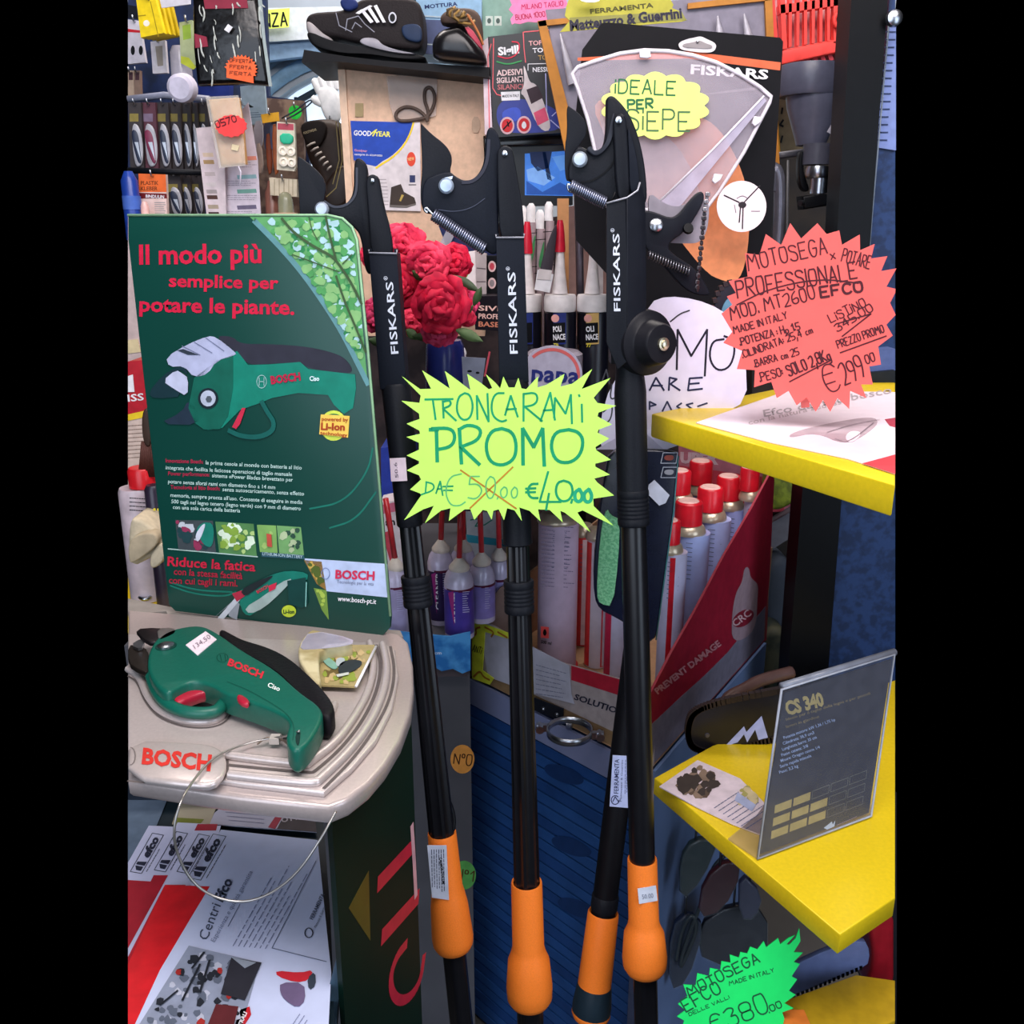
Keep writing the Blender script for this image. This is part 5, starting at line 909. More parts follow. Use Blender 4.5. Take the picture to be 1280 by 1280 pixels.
# lower right corner
tag(link('under_shelf_backdrop', [at(815, 990, 2.2), at(1121, 990, 2.2), at(1121, 1290, 1.9), at(815, 1290, 1.9)], [[0, 1, 2, 3]], C('#14141c', .5, noise=.3, scale=12)), 'added dark backdrop below the lower yellow shelf', 'board')  # added sheet, darkness under the shelf is put into its colour
p = VP(1.28, x=900, y=1130)
for i, (pts, cl, lb) in enumerate(((S([(850, 1075), (866, 1050), (900, 1050), (880, 1100), (850, 1130)], 1), '#2c3838', 'grey green'), (S([(880, 1100), (912, 1074), (930, 1090), (905, 1140), (872, 1150)], 1), '#4c1c20', 'dark red'), (S([(925, 1090), (955, 1120), (945, 1150), (924, 1150)], 1), '#44445c', 'pale grey violet'), (S([(838, 1160), (862, 1140), (882, 1160), (860, 1230), (836, 1240)], 1), '#222a40', 'dark blue'), (S([(870, 1160), (915, 1130), (960, 1140), (960, 1200), (880, 1210)], 1), '#201c24', 'blackish'))):
    o = thing('wrapped_pack', lb + ' clear-wrapped pack hanging under the lower yellow shelf', 'packet'); pl = VP(1.27 + i * .014, x=900, y=1130); slab('pack', pts, pl, .015, C(cl, .3), o, r=.005); slab('film', [(x, y) for x, y in pts], pl, .0006, C('#8c98a0', .08, alpha=.08), o, lift=.004); tube('hook', [pl.m(sum(q[0] for q in pts) / len(pts), min(q[1] for q in pts) + 4, -.005), pl.m(sum(q[0] for q in pts) / len(pts) + 3, min(q[1] for q in pts) - 40, -.01)], .002, DARKST, o)
wire_o = thing('coiled_cord', 'coiled dark cord between the hanging packs and cabinet', 'cord'); tube('cord', [VP(1.30).m(x, y, 0) for x, y in So([(845, 1200), (852, 1160), (866, 1140), (872, 1160), (860, 1190), (848, 1215), (856, 1180), (880, 1120), (890, 1085), (905, 1070)], 2)], .0035, C('#343c40', .35), wire_o)
o = thing('grey_saw_bar', 'pale blue-grey saw bar under the lower yellow shelf', 'tool'); p = VP(1.0, x=1040, y=1210); ol = S([(985, 1210), (1040, 1185), (1080, 1174), (1088, 1190), (1084, 1210), (1030, 1230), (975, 1250)], 1)
slab('bar', ol, p, .008, C('#5c6890', .4), o, r=.001)
for k in range(16): x = 990 + k * 5.6; y = 1247 - k * 2.4; slab('tooth', [(x, y - 3), (x + 4, y - 4), (x + 4, y + 1), (x + 1, y + 2)], p, .006, C('#1c1c1c', .4, .5), o)
o = thing('red_saw_body', 'dark red machine housing at the bottom right edge', 'machine'); slab('housing', S([(1086, 1150), (1119, 1120), (1119, 1255), (1100, 1250), (1080, 1235), (1092, 1210)], 1), VP(1.02, x=1100, y=1200), .1, C('#8c1420', .35), o, r=.01)
o = thing('yellow_shelf', 'lowest yellow shelf at the bottom right corner', 'shelf'); slab('board', [(975, 1252), (1070, 1218), (1119, 1225), (1119, 1275), (1000, 1330), (940, 1330)], HP(.66), .03, C('#b8941c', .5), o, r=.002)
slab('orange_label', [(978, 1262), (1005, 1262), (1015, 1285), (980, 1290)], HP(.6615), .001, C('#e07c30'), o)
p = VP(.92, tilt=25, x=930, y=1230); o = thing('green_star_sign', 'bright green starburst price card at the bottom right', 'sign')
pts = Z(800, 1000, 3.879, [(185, 990), (230, 950), (210, 895), (270, 900), (278, 840), (335, 855), (340, 815), (390, 825), (395, 782), (440, 790), (435, 750), (480, 765), (487, 738), (520, 745), (535, 712), (570, 725), (600, 685), (612, 715), (670, 670), (680, 700), (720, 668), (752, 655), (710, 700), (725, 702), (755, 670), (772, 622), (778, 685), (745, 738), (790, 740), (745, 785), (775, 795), (735, 855), (762, 870), (722, 925), (755, 945), (700, 985), (745, 1010), (690, 1030), (700, 1060), (680, 1150), (300, 1160), (200, 1110), (215, 1070), (180, 1050), (220, 1020)])
slab('card', pts, p, .0015, C('#14d864', .6, noise=.04), o); DG = C('#0c5030', .6)
hand('MOTOSEGA', (862, 1247), (950, 1202), 13, 1.8, p, DG, o); hand('EFCO', (858, 1265), (902, 1240), 16, 1.8, p, DG, o); hand('MADE IN ITALY', (912, 1232), (968, 1215), 5, .9, p, DG, o); hand('DELLE VALLI', (862, 1270), (912, 1248), 4, .8, p, DG, o); hand('€380', (893, 1292), (962, 1264), 24, 1.8, p, DG, o); hand('.00', (962, 1266), (978, 1259), 8, 1.4, p, DG, o)
# ================================================================ LOPPERS (long poles with hook heads)
HK = C('#15171d', .45, noise=.08, bump=.12, scale=500)
FL_ = C('#101014', .3); RIM = C('#6c6c74', .4, .3); GRIP = C('#f07c28', .5, bump=.2, scale=600, noise=.06)
def axis(x0, y0, Y0, x1, y1, Y1): return at(x0, y0, Y0), at(x1, y1, Y1)
def fluted(nm, A, B, ya, yb, hw0, hw1, par, flute=.14):
    """extruded aluminium tube with lengthwise grooves"""
    return lean(nm, A, B, [(ya, hw0), ((ya + yb) / 2, (hw0 + hw1) / 2), (yb, hw1)], FL_, par, 28, flute)
FC = [None]
def housing(nm, q, pl, d, mat, par, rim=True):
    """open-topped rectangular channel: q = four corners TL TR BR BL in picture px"""
    FC[0] = slab('front_cover', q, pl, .0025, mat, par, r=.0008)
    TL, TR, BR, BL = q; w = (TR[0] - TL[0]) * .1
    slab('side_wall', [TL, (TL[0] + w, TL[1]), (BL[0] + w, BL[1]), BL], pl, d, mat, par, lift=-.0026)
    slab('side_wall', [(TR[0] - w, TR[1]), TR, BR, (BR[0] - w, BR[1])], pl, d, mat, par, lift=-.0026)
    slab('side_wall', [(TL[0] - 1, TL[1] - 5), (TL[0] + w, TL[1] - 5), (TL[0] + w, TL[1]), (TL[0], TL[1])], pl, d * .5, mat, par, lift=-.0026)
    slab('side_wall', [(TR[0] - w, TR[1] - 6), (TR[0] - 1, TR[1] - 6), TR, (TR[0] - w, TR[1])], pl, d * .5, mat, par, lift=-.0026)
    slab('rear_cover', [(a, b) for a, b in q], pl, .0025, mat, par, lift=-d)
    tube('rim_edge', [pl.m(TL[0], TL[1] - 4, .0002), pl.m(*TL, .0006), pl.m(*TR, .0006), pl.m(TR[0], TR[1] - 5, .0002)], .0011, C('#8c8c94', .35, .3), par, 6)
def grip(A, B, yt, y1, y2, yb, h0, h1, h2, par, px):
    s = lean('grip', A, B, [(yt + 7, h0 * .80), (yt + 1, h0 * .86), (yt, h0 * .97), (yt + 2, h0), (y1, h1), (y1 + 8, h1 * 1.10), (y1 + (y2 - y1) * .35, h2 * .90), (y2, h2), (yb - 8, h2 * .97), (yb - 2, h2 * .84), (yb, h2 * .7)], GRIP, par, 36); part(s, 'orange plastic grip with bulging lower end'); return s
def ring(A, B, ya, yb, hw, par):
    pr = [(ya, hw * .96), (ya + 1.5, hw)]; y = ya + 8
    while y < yb - 8: pr += [(y, hw), (y + 1, hw * .97), (y + 2.4, hw * .97), (y + 3.4, hw)]; y += 5
    lean('locking_ring', A, B, pr + [(yb - 1.5, hw), (yb, hw * .96)], BLK2, par, 32)
def ground(A, B):
    u = (B - A).normalized(); return A + u * ((.02 - A.z) / u.z)
def lower(A, B, y, hw, par):
    G = ground(A, B); u = (B - A).normalized(); s0 = sol(A, B, y); s1 = (G - A).length; r = hw * depth(A + u * s0) / F
    lathe('lower_pole', A, B, [(s0, r), (s1, r * 1.0)], FL_, par, 24, .1); lathe('foot_cap', A, B, [(s1 - .04, r * 1.15), (s1, r * 1.2), (s1 + .015, r * .8)], BLK, par, 20)
def brand(x0, y0, x1, y1, cap, pl, par, base=0):
    text('FISKARS', (x0, y0), (x1, y1), cap, pl, C('#c8ccd8', .5), par, .012, 1, base=base)
    text('®', (x1 - cap * .55 - 1, y1 - 2), (x1 - cap * .55 - 1.6, y1 - 7), 5, pl, C('#d8dce8', .5), par, 0, 1, base=base)
# ---- left
o = thing('tree_lopper', 'leftmost long-reach lopper, black hook head beside the green poster top, orange grip with white label', 'lopper', None)
A, B = axis(478, 320, 1.10, 577, 1280, .985); p = VP(1.08, x=480, y=350)
slab('blade', S([(371, 195), (376, 197), (384, 203), (395, 212), (404, 222), (408, 234), (405, 248), (405, 256), (412, 262), (412, 285), (395, 300), (376, 290), (373, 240)]), p, .004, HK, o, lift=-.008, r=.001)
slab('hook_body', S([(396, 252), (404, 250), (410, 256), (418, 258), (430, 256), (438, 249), (442, 236), (442, 215), (443, 201), (447, 197), (452, 199), (457, 205), (459, 214), (461, 240), (464, 300), (470, 330), (462, 346), (455, 335), (452, 300), (444, 284), (420, 274), (402, 268)]), p, .012, HK, o, lift=-.001, r=.0025)
stroke([So([(406, 252), (416, 259), (430, 258), (441, 250), (446, 238), (446, 210)])], 3, p, C('#343640', .4), o, 1, 'bevel_edge', base=-.0005)
a = p.m(403, 262, 0); part(lathe('rivet', a, a + Vector((0, -.007, .001)), [(0, .0078), (.004, .0078), (.006, .006), (.0065, .002)], C('#a4b0c0', .35, .6), o), 'silver pivot rivet')
slab('link_arm', S([(457, 232), (458, 222), (463, 218), (468, 218), (473, 222), (475, 232), (479, 256), (489, 292), (492, 330), (464, 330), (460, 262)]), p, .010, HK, o, lift=.004, r=.002)
a = p.m(465.5, 226, .004); lathe('link_bolt', a, a + Vector((0, -.003, 0)), [(0, .0024), (.002, .0024), (.003, .001)], STEEL, o, 10)
housing('h', [(461, 316), (496, 317), (508, 484), (475, 487)], VP(1.07, x=480, y=400), .034, NAVY, o); p2 = VP(1.07, x=480, y=400)
brand(498, 442, 491, 352, 9.5, p2, FC[0])
lean('sleeve', A, B, [(480, 17), (484, 18.5), (560, 17.5), (640, 16.5), (655, 16.5), (657, 15)], BLK2, o, 28)
fluted('upper_pole', A, B, 650, 1046, 13.5, 16.5, o); ring(A, B, 719, 757, 18.5, o)
tube('cord_guide', [at(x, y, Y) for x, y, Y in So([(540, 985, 1.05), (557, 990, 1.04), (568, 1020, 1.03), (566, 1040, 1.02)])], .003, BLK, o)
grip(A, B, 1040, 1108, 1170, 1186, 18, 19, 26, o, 0); lower(A, B, 1184, 15, o)
c = A + (B - A).normalized() * sol(A, B, 1090); pl = Plane(c + Vector((-.006, -.0195, 0)), Vector((-.22, -1, .1)).cross(Vector((0, 0, 1))).cross((B - A)) * 1 if False else Vector((-.25, -1, .0)))
pl = Plane(c + Vector((-.004, -.0222, 0)), (B - A).cross(Vector((1, -.2, 0))).normalized())
lb = slab('paper_label', [(534, 1057), (558, 1057), (561, 1125), (540, 1122)], pl, .001, C('#c8ccdc', .5), o); smallprint((538, 1062), (537 + 2, 1118), (556, 1062), 6, pl, C('#4c5468'), lb, 1, frac=(.8, 1)); text('CALMOR DUE DM', (549, 1072), (553, 1105), 3.4, pl, BLK, lb, .03, 1)
stk = Plane(A + (B - A).normalized() * sol(A, B, 588) + Vector((-.004, -.0195, 0)), (B - A).cross(Vector((1, -.2, 0))).normalized())
sk = slab('price_sticker', [(487, 573), (507, 572), (509, 601), (489, 602)], stk, .0008, C('#dcc8d4', .5), o); text('50.6', (498, 597), (496, 578), 4, stk, C('#5c4c5c'), sk, 0, 1)
# ---- middle
o = thing('tree_lopper', 'middle long-reach lopper with big dark jaw and coil spring, centre of picture', 'lopper')
A, B = axis(637, 300, 1.10, 663, 1280, .985); p = VP(1.085, x=600, y=230)
slab('blade', S([(525, 152), (529, 157), (540, 168), (556, 180), (564, 192), (565, 203), (562, 214), (566, 224), (576, 232), (576, 262), (540, 270), (527, 262), (525, 240), (528, 210)]), p, .004, HK, o, lift=-.008, r=.001)
slab('hook_body', S([(528, 225), (548, 216), (562, 214), (570, 221), (580, 226), (592, 224), (602, 212), (606, 195), (607, 170), (610, 160), (616, 158), (622, 166), (626, 178), (628, 195), (622, 230), (624, 300), (622, 318), (612, 318), (600, 306), (580, 292), (560, 276), (545, 266), (532, 268), (526, 258)]), p, .012, NAVY, o, lift=-.001, r=.0025)
stroke([So([(578, 228), (592, 227), (604, 215), (610, 198), (611, 175)])], 4, p, C('#2c2c38', .4), o, 1, 'bevel_edge', base=-.0005)
stroke([So([(548, 262), (568, 265), (590, 260), (606, 248)], 3)], .9, p, C('#3c4050', .4), o, 1, 'groove', base=-.0004)
a = p.m(558, 233, 0); part(lathe('rivet', a, a + Vector((0, -.008, .001)), [(0, .0085), (.004, .0085), (.006, .0065), (.0065, .002)], C('#a8b8cc', .35, .6), o), 'silver pivot rivet'); slab('washer', [(556, 222), (566, 220), (565, 224), (557, 225)], p, .002, STEEL, o, lift=.002)
spring('spring', p.m(541, 268, .007), p.m(606, 312, .007), .0058, .0013, 26, C('#84889c', .3, .85), o); tube('spring_hook', [p.m(x, y, .007) for x, y in So([(542, 269), (537, 264), (533, 259), (530, 262), (534, 266)])], .0014, STEEL, o, 6)
slab('link_arm', S([(621, 196), (622, 187), (628, 182), (635, 182), (641, 187), (643, 198), (648, 226), (654, 262), (656, 308), (625, 308), (622, 240)]), p, .010, HK, o, lift=.004, r=.002)
a = p.m(631, 192, .004); lathe('link_bolt', a, a + Vector((0, -.003, 0)), [(0, .003), (.002, .003), (.003, .001)], STEEL, o, 10)
p2 = VP(1.07, x=640, y=400); housing('h', [(620, 297), (655, 297), (661, 478), (624, 480)], p2, .036, NAVY, o)
brand(647, 442, 644, 340, 10, p2, FC[0])
lean('sleeve', A, B, [(474, 17.5), (480, 19), (560, 18), (660, 18), (679, 18.5), (681, 16)], BLK2, o, 28)
fluted('upper_pole', A, B, 672, 1108, 14.5, 16.5, o); ring(A, B, 725, 765, 19, o)
grip(A, B, 1102, 1182, 1232, 1254, 19.5, 20, 29, o, 0); lower(A, B, 1252, 16.5, o)
# ---- right
o = thing('tree_lopper', 'right long-reach lopper with tall black housing and round side disc', 'lopper')
A, B = axis(783, 300, 1.10, 808, 1280, .985); p = VP(1.09, x=760, y=200)
def z3(pts): return Z(690, 110, 4.414, pts)
slab('blade', S(z3([(80, 90), (110, 110), (150, 140), (188, 185), (192, 230), (185, 270), (150, 315), (140, 340), (190, 420), (100, 520), (72, 505), (70, 330), (85, 240)])), p, .004, HK, o, lift=-.010, r=.001)
slab('hook_body', S(z3([(130, 330), (150, 318), (190, 335), (220, 365), (250, 355), (285, 320), (298, 250), (300, 100), (300, 55), (325, 38), (350, 50), (380, 80), (420, 130), (450, 190), (480, 270), (510, 400), (525, 540), (525, 640), (470, 640), (330, 650), (280, 610), (200, 560), (110, 520), (85, 505), (90, 420)])), p, .016, HK, o, lift=-.001, r=.004)
slab('anvil_lip', S(z3([(190, 335), (205, 355), (235, 378), (275, 365), (330, 300), (350, 200), (345, 120), (330, 180), (312, 270), (290, 320), (250, 350), (222, 350), (210, 320)])), p, .008, C('#2c2e36', .4), o, lift=.004, r=.002)
stroke([So(z3([(160, 518), (220, 515), (290, 470), (335, 420), (348, 375)]), 3)], 2.2, p, C('#0c0d10', .5), o, 1, 'groove', base=-.0004)
a = p.m(725, 200, 0); part(lathe('rivet', a, a + Vector((-.001, -.008, .001)), [(0, .0085), (.004, .0085), (.006, .0065), (.0065, .002)], C('#a4b0bc', .35, .6), o), 'silver pivot rivet')
slab('link_arm', S(z3([(335, 200), (345, 150), (375, 138), (405, 150), (415, 200), (425, 400), (432, 640), (370, 640), (350, 500), (345, 360)])), p, .012, HK, o, lift=.008, r=.003)
slab('arm_rib', S(z3([(415, 200), (440, 260), (470, 380), (485, 520), (480, 560), (430, 600), (425, 400)])), p, .008, NAVY, o, lift=.006, r=.003)
a = p.m(773, 150.5, .008); lathe('link_bolt', a, a + Vector((0, -.004, 0)), [(0, .0035), (.003, .0035), (.004, .001)], STEEL, o, 10)
spring('spring', p.m(713, 232, .007), p.m(757, 254, .007), .0058, .0013, 18, C('#84889c', .3, .85), o); tube('spring_hook', [p.m(x, y, .007) for x, y in So([(714, 233), (709, 229), (710, 238), (714, 240)])], .0014, STEEL, o, 6)
tube('spring_pin', [p.m(757, 254, .007), p.m(766, 248, .008), p.m(769, 240, .009)], .0014, BLK, o, 6)
# housing with front face and angled right side
Yf = 1.055; P1 = at(758, 254, Yf); P2_ = at(784, 247, Yf)
fr = VP(Yf, x=770, y=350); sd = Plane(fr.m(784, 350), Vector((.75, -1, 0)))
FC[0] = slab('front_cover', [(758, 254), (784, 247), (784, 452), (772, 462), (758, 428)], fr, .003, HK, o, r=.0008)
slab('side_cover', [(784, 247), (797, 238), (801, 228), (807, 250), (808, 330), (808, 440), (800, 462), (784, 455)], sd, .003, C('#191b22', .4), o, r=.0008)
slab('core', [(761, 262), (806, 256), (806, 455), (764, 455)], VP(1.10, x=780, y=350), .03, BLK, o)
tube('rim_edge', [fr.m(758, 254, .001), fr.m(784, 247, .001), sd.m(797, 238, .001), sd.m(800, 228, .001)], .0011, C('#a0a0a8', .35, .3), o, 6)
brand(775.5, 389, 774, 292, 8.5, fr, FC[0])
a = at(800, 428, 1.085); dv = Vector((.62, -1, .06)).normalized(); rr = 40 * 1.06 / F
part(lathe('side_disc', a, a + dv, [(0, rr * 1.0), (.008, rr * 1.04), (.016, rr * 1.0), (.018, rr * .92), (.020, rr * .74), (.022, rr * .70), (.036, rr * .64), (.039, rr * .58), (.040, rr * .3)], C('#17171c', .4), o, 40), 'large round rope pulley housing')
b = a + dv * .040; lathe('disc_bolt', b, b + dv, [(0, .0075), (.003, .0075), (.0035, .0052), (.006, .0050), (.007, .003)], C('#c0b8a0', .3, .9), o, 12)
lean('sleeve', A, B, [(440, 17), (470, 18), (490, 20), (560, 19.5), (640, 19), (655, 19), (657, 17)], BLK2, o, 28); ring(A, B, 612, 656, 20, o)
lean('upper_pole', A, B, [(650, 16), (850, 16.5), (1080, 16)], FL_, o, 28)
grip(A, B, 1073, 1150, 1196, 1214, 18.5, 19, 28, o, 0); lower(A, B, 1212, 15.5, o)
gl = Plane(A + (B - A).normalized() * sol(A, B, 1118) + Vector((.005, -.0192, 0)), (B - A).cross(Vector((1, .2, 0))).normalized())
sk = slab('price_sticker', [(797, 1111), (820, 1107), (822, 1126), (799, 1130)], gl, .0008, C('#c8ccd8', .5), o); text('50.00', (803, 1124), (817, 1122), 6, gl, C('#7c8090'), sk, 0, 1)
# ---- rear fourth tool
o = thing('pole_pruner', 'leaning black pole with white shop label behind the right lopper', 'pruner'); A, B = axis(826, 560, 1.20, 737, 1280, 1.05)
lean('pole', A, B, [(560, 14), (700, 15), (900, 16), (1150, 15.5)], C('#0e0e12', .5), o, 24)
lean('collar', A, B, [(1118, 16), (1120, 17), (1132, 17), (1136, 16.5)], BLK2, o, 24)
part(lean('grip', A, B, [(1146, 14), (1139, 18), (1142, 19.5), (1200, 20.5), (1231, 21), (1232, 18)], GRIP, o, 30), 'orange grip'); lean('grip_bulb', A, B, [(1226, 20), (1234, 22), (1256, 24.5), (1264, 24), (1266, 20)], C('#1c2a34', .4), o, 30); lean('grip_rim', A, B, [(1263, 24), (1266, 24.5), (1271, 22), (1272, 18)], GRIP, o, 30)
G = ground(A, B); u = (B - A).normalized(); lathe('lower_pole', A, B, [(sol(A, B, 1268), .015), ((G - A).length, .015)], FL_, o, 20)
sl = Plane(A + u * sol(A, B, 976) + Vector((0, -.0195, 0)), (B - A).cross(Vector((1, 0, 0))).normalized())
sk = slab('shop_label', [(766, 944), (784, 945), (786, 1010), (762, 1008)], sl, .0008, C('#b4bce0', .5), o); text('FERRAMENTA', (773, 992), (774, 949), 6, sl, C('#2c3054'), sk, .01, 1); text('Matteuzzo & Guerrini', (777, 1002), (779, 950), 2.6, sl, C('#4c5070'), sk, 0, 1)
stroke([[(769 + 5 * math.cos(t), 1000 + 5.5 * math.sin(t)) for t in [k * .5 for k in range(12)]], [(766, 1002), (769, 996), (773, 1002)]], 1.2, sl, C('#2c3054'), o)
smallprint((781, 950), (780, 1004), (785, 950), 2, sl, C('#5c6088'), o, .8)
# pouch / sheath
o = thing('blade_pouch', 'dark glossy blade pouch with green fuzzy strip and white diamond sticker behind the right lopper', 'pouch'); p = VP(1.118, x=800, y=680)
slab('pouch', S([(762, 562), (800, 562), (848, 564), (849, 575), (843, 640), (832, 720), (824, 785), (818, 802), (800, 804), (785, 782), (768, 772), (750, 763), (743, 748), (742, 705), (748, 650), (755, 600)], 1), p, .012, C('#14182a', .25), o, r=.003)
slab('green_strip', S([(753, 652), (759, 636), (764, 645), (775, 650), (773, 700), (766, 758), (750, 755), (746, 745), (748, 700)], 1), p, .004, C('#5c9c70', .9, bump=1, scale=300, h2='#78b488'), o, lift=.004)
slab('diamond_sticker', [(811, 606), (818, 600), (837, 619), (832, 629), (824, 632), (809, 617)], p, .0008, C('#c4c8d8', .5), o, lift=.003)
for y, c in ((566, '#7c3c34'), (584, '#8c8c94')):
    q = [(829, y), (847, y), (845, y + 13), (826, y + 13)]; stroke([q + [q[0]]], 1, p, C('#a0a4b0'), o, 1, 'icon', base=.001); slab('icon', S([(831, y + 3), (843, y + 3), (841, y + 10), (830, y + 9)]), p, .0006, C(c), o, lift=.0015)
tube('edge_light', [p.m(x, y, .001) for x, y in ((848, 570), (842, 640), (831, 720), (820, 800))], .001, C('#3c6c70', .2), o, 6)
# ---- main star sign
o = thing('yellow_star_sign', 'large fluorescent yellow-green starburst card reading TRONCARAMI PROMO across the poles', 'sign')
p = VP(1.028, x=640, y=560, tilt=6)
pts = Z(460, 460, 3.765, [(160, 40), (245, 100), (297, 98), (255, 12), (330, 60), (385, 98), (362, 15), (430, 65), (482, 105), (467, 28), (530, 70), (568, 100), (585, 95), (555, 30), (600, 70), (622, 96), (637, 40), (662, 92), (690, 92), (708, 46), (722, 96), (745, 100), (800, 40), (798, 92), (840, 80), (925, 28), (905, 88), (960, 75), (1055, 6), (1005, 100), (1140, 48), (1062, 140), (1080, 165), (1168, 178), (1085, 210), (1080, 228), (1148, 266), (1085, 290), (1080, 305), (1135, 332), (1070, 372), (1075, 388), (1143, 432), (1070, 450), (1070, 465), (1138, 502), (1065, 520), (1080, 540), (1158, 600), (1060, 615), (1062, 650), (1155, 742), (1010, 670), (985, 680), (1046, 772), (925, 680), (905, 672), (916, 726), (855, 668), (800, 665), (812, 722), (760, 672), (712, 656), (724, 720), (690, 670), (655, 660), (640, 716), (615, 665), (590, 672), (582, 714), (560, 672), (540, 668), (500, 714), (482, 665), (455, 665), (380, 720), (388, 660), (345, 670), (268, 730), (310, 648), (260, 665), (170, 716), (250, 600), (245, 590), (198, 572), (250, 525), (240, 505), (183, 482), (240, 450), (240, 438), (182, 412), (240, 385), (240, 352), (182, 325), (245, 310), (242, 295), (182, 262), (243, 240), (240, 215), (158, 155), (242, 165), (248, 130)])
slab('card', pts, p, .0016, C('#b6f062', .6, noise=.02), o)
TG = C('#0c8c5c', .6); TG2 = C('#1c9c70', .6)
def zs(s, a, b, cap, w, m=TG): q = Z(460, 460, 3.765, [a, b]); hand(s, q[0], q[1], cap / 3.765, w, p, m, o, jit=.12)
def zl(lines, w, m=TG): stroke([So(Z(460, 460, 3.765, q), 2) if len(q) > 2 else Z(460, 460, 3.765, q) for q in lines], w, p, m, o)
def zr(lines, w, m=TG): stroke([Z(460, 460, 3.765, q) for q in lines], w, p, m, o)
zr([[(268, 148), (400, 146)], [(305, 150), (318, 242)], [(352, 155), (356, 235)], [(352, 190), (415, 248)], [(515, 242), (512, 130), (568, 252), (562, 120)], [(645, 222), (672, 130), (705, 230)], [(650, 195), (698, 192)], [(732, 120), (732, 250)], [(735, 180), (820, 250)], [(812, 250), (858, 115), (880, 245)], [(825, 200), (878, 196)], [(876, 235), (880, 140), (930, 215), (955, 125), (960, 262)], [(1006, 170), (1008, 255)], [(992, 126), (996, 134)]], 2.6)
zl([[(352, 160), (385, 150), (392, 175), (352, 192)], [(455, 118), (425, 135), (415, 200), (440, 246), (480, 240), (496, 180), (480, 125), (455, 118)], [(640, 118), (600, 118), (580, 165), (585, 225), (625, 255), (652, 245)], [(732, 122), (790, 115), (800, 150), (780, 175), (735, 182)]], 2.6)
zr([[(322, 290), (326, 440)], [(290, 290), (330, 290)], [(430, 285), (440, 450)], [(435, 370), (525, 455)], [(730, 455), (728, 285), (780, 372), (822, 285), (830, 460)]], 4.6)
zl([[(300, 285), (390, 282), (412, 320), (395, 370), (320, 385)], [(428, 290), (470, 265), (535, 285), (520, 340), (440, 370)], [(630, 285), (580, 295), (552, 360), (570, 440), (630, 462), (690, 430), (700, 360), (680, 300), (630, 285)], [(945, 290), (880, 300), (858, 370), (885, 440), (950, 448), (1000, 410), (1015, 340), (990, 300), (945, 290)]], 4.2)
zr([[(275, 535), (270, 590)], [(320, 590), (340, 532), (352, 600)], [(326, 570), (348, 568)], [(352, 558), (400, 556)], [(355, 575), (398, 576)]], 2); zl([[(272, 536), (310, 545), (310, 575), (250, 596)]], 2)
GY = C('#58a868', .6)
zl([[(440, 498), (385, 510), (362, 580), (385, 645), (430, 650), (458, 630)], [(475, 548), (520, 545), (540, 580), (510, 618), (470, 610)], [(575, 510), (552, 540), (560, 610), (585, 615), (600, 570), (598, 520), (575, 510)], [(640, 560), (620, 580), (632, 615), (655, 600), (655, 565), (640, 560)], [(690, 560), (672, 580), (680, 615), (702, 605), (704, 570), (690, 560)]], 1.8, GY); zr([[(525, 510), (482, 510), (476, 548)], [(612, 605), (608, 618)]], 1.8, GY)
zr([[(435, 480), (698, 662)], [(682, 466), (480, 660)]], 2.2, C('#b07828', .6))
zl([[(800, 545), (765, 545), (750, 580), (765, 612), (800, 612)], [(920, 530), (890, 540), (882, 590), (905, 628), (945, 625), (966, 585), (955, 540), (920, 530)]], 3); zr([[(742, 568), (790, 566)], [(742, 585), (788, 584)], [(848, 488), (808, 630), (908, 630)], [(852, 590), (838, 668)], [(962, 618), (956, 636)]], 2.8)
zl([[(995, 570), (972, 585), (975, 625), (1000, 630), (1012, 600), (995, 570)], [(1040, 570), (1015, 590), (1020, 628), (1045, 632), (1055, 600), (1040, 570)]], 4.4, TG2)
# ================================================================ LEFT: DISPLAY TRAY, PRUNER, POSTER
TZ = 1.14; T = HP(TZ)
o = thing('display_tray', 'silver plastic display tray with curved right end carrying green pruner', 'tray'); SV = C('#b8aaa6', .32, .35, noise=.05, scale=300, bump=.04); SV2 = C('#c8bcb8', .28, .35, noise=.05, scale=300)
slab('tray_top', [(160, 762), (487, 790), (500, 792), (510, 802), (516, 830), (517, 860), (513, 890), (500, 925), (482, 955), (462, 978), (436, 998), (411, 1008), (300, 996), (160, 974)], T, .018, SV, o, r=.004)
slab('raised_deck', [(160, 792), (380, 800), (480, 803), (494, 812), (498, 845), (490, 885), (470, 925), (440, 960), (405, 990), (300, 978), (160, 955)], HP(TZ + .006), .0062, SV2, o, r=.002)
def ridge(pts, r, z=.009): tube('ridge', [HP(TZ + z).m(x, y) for x, y in So(pts, 3)], r, SV2, o, 8)
ridge([(462, 803), (468, 830), (462, 862), (444, 895), (420, 928), (388, 952), (384, 956), (330, 950), (284, 944)], .0042)
ridge([(478, 805), (485, 835), (479, 868), (462, 905), (436, 940), (400, 974), (394, 979), (340, 974), (286, 968)], .0042)
def groove(pts, w): stroke([So(pts, 3)], w, HP(TZ + .0062), C('#5c5452', .5), o, 1, 'groove')
groove([(470, 806), (477, 832), (471, 865), (454, 900), (428, 934), (394, 964), (388, 966), (335, 961), (286, 956)], 4)
groove([(488, 808), (494, 838), (488, 874), (468, 912), (442, 948), (405, 985)], 3.5)
ridge([(160, 836), (175, 845), (184, 870), (200, 890), (230, 902), (262, 903), (278, 896), (284, 880), (292, 876), (320, 886), (350, 904), (355, 920)], .004)
groove([(160, 845), (172, 852), (180, 876), (198, 897), (230, 909), (264, 910), (284, 902), (292, 884)], 2.5)
ridge([(418, 880), (412, 896), (392, 930), (376, 944), (362, 940)], .004)
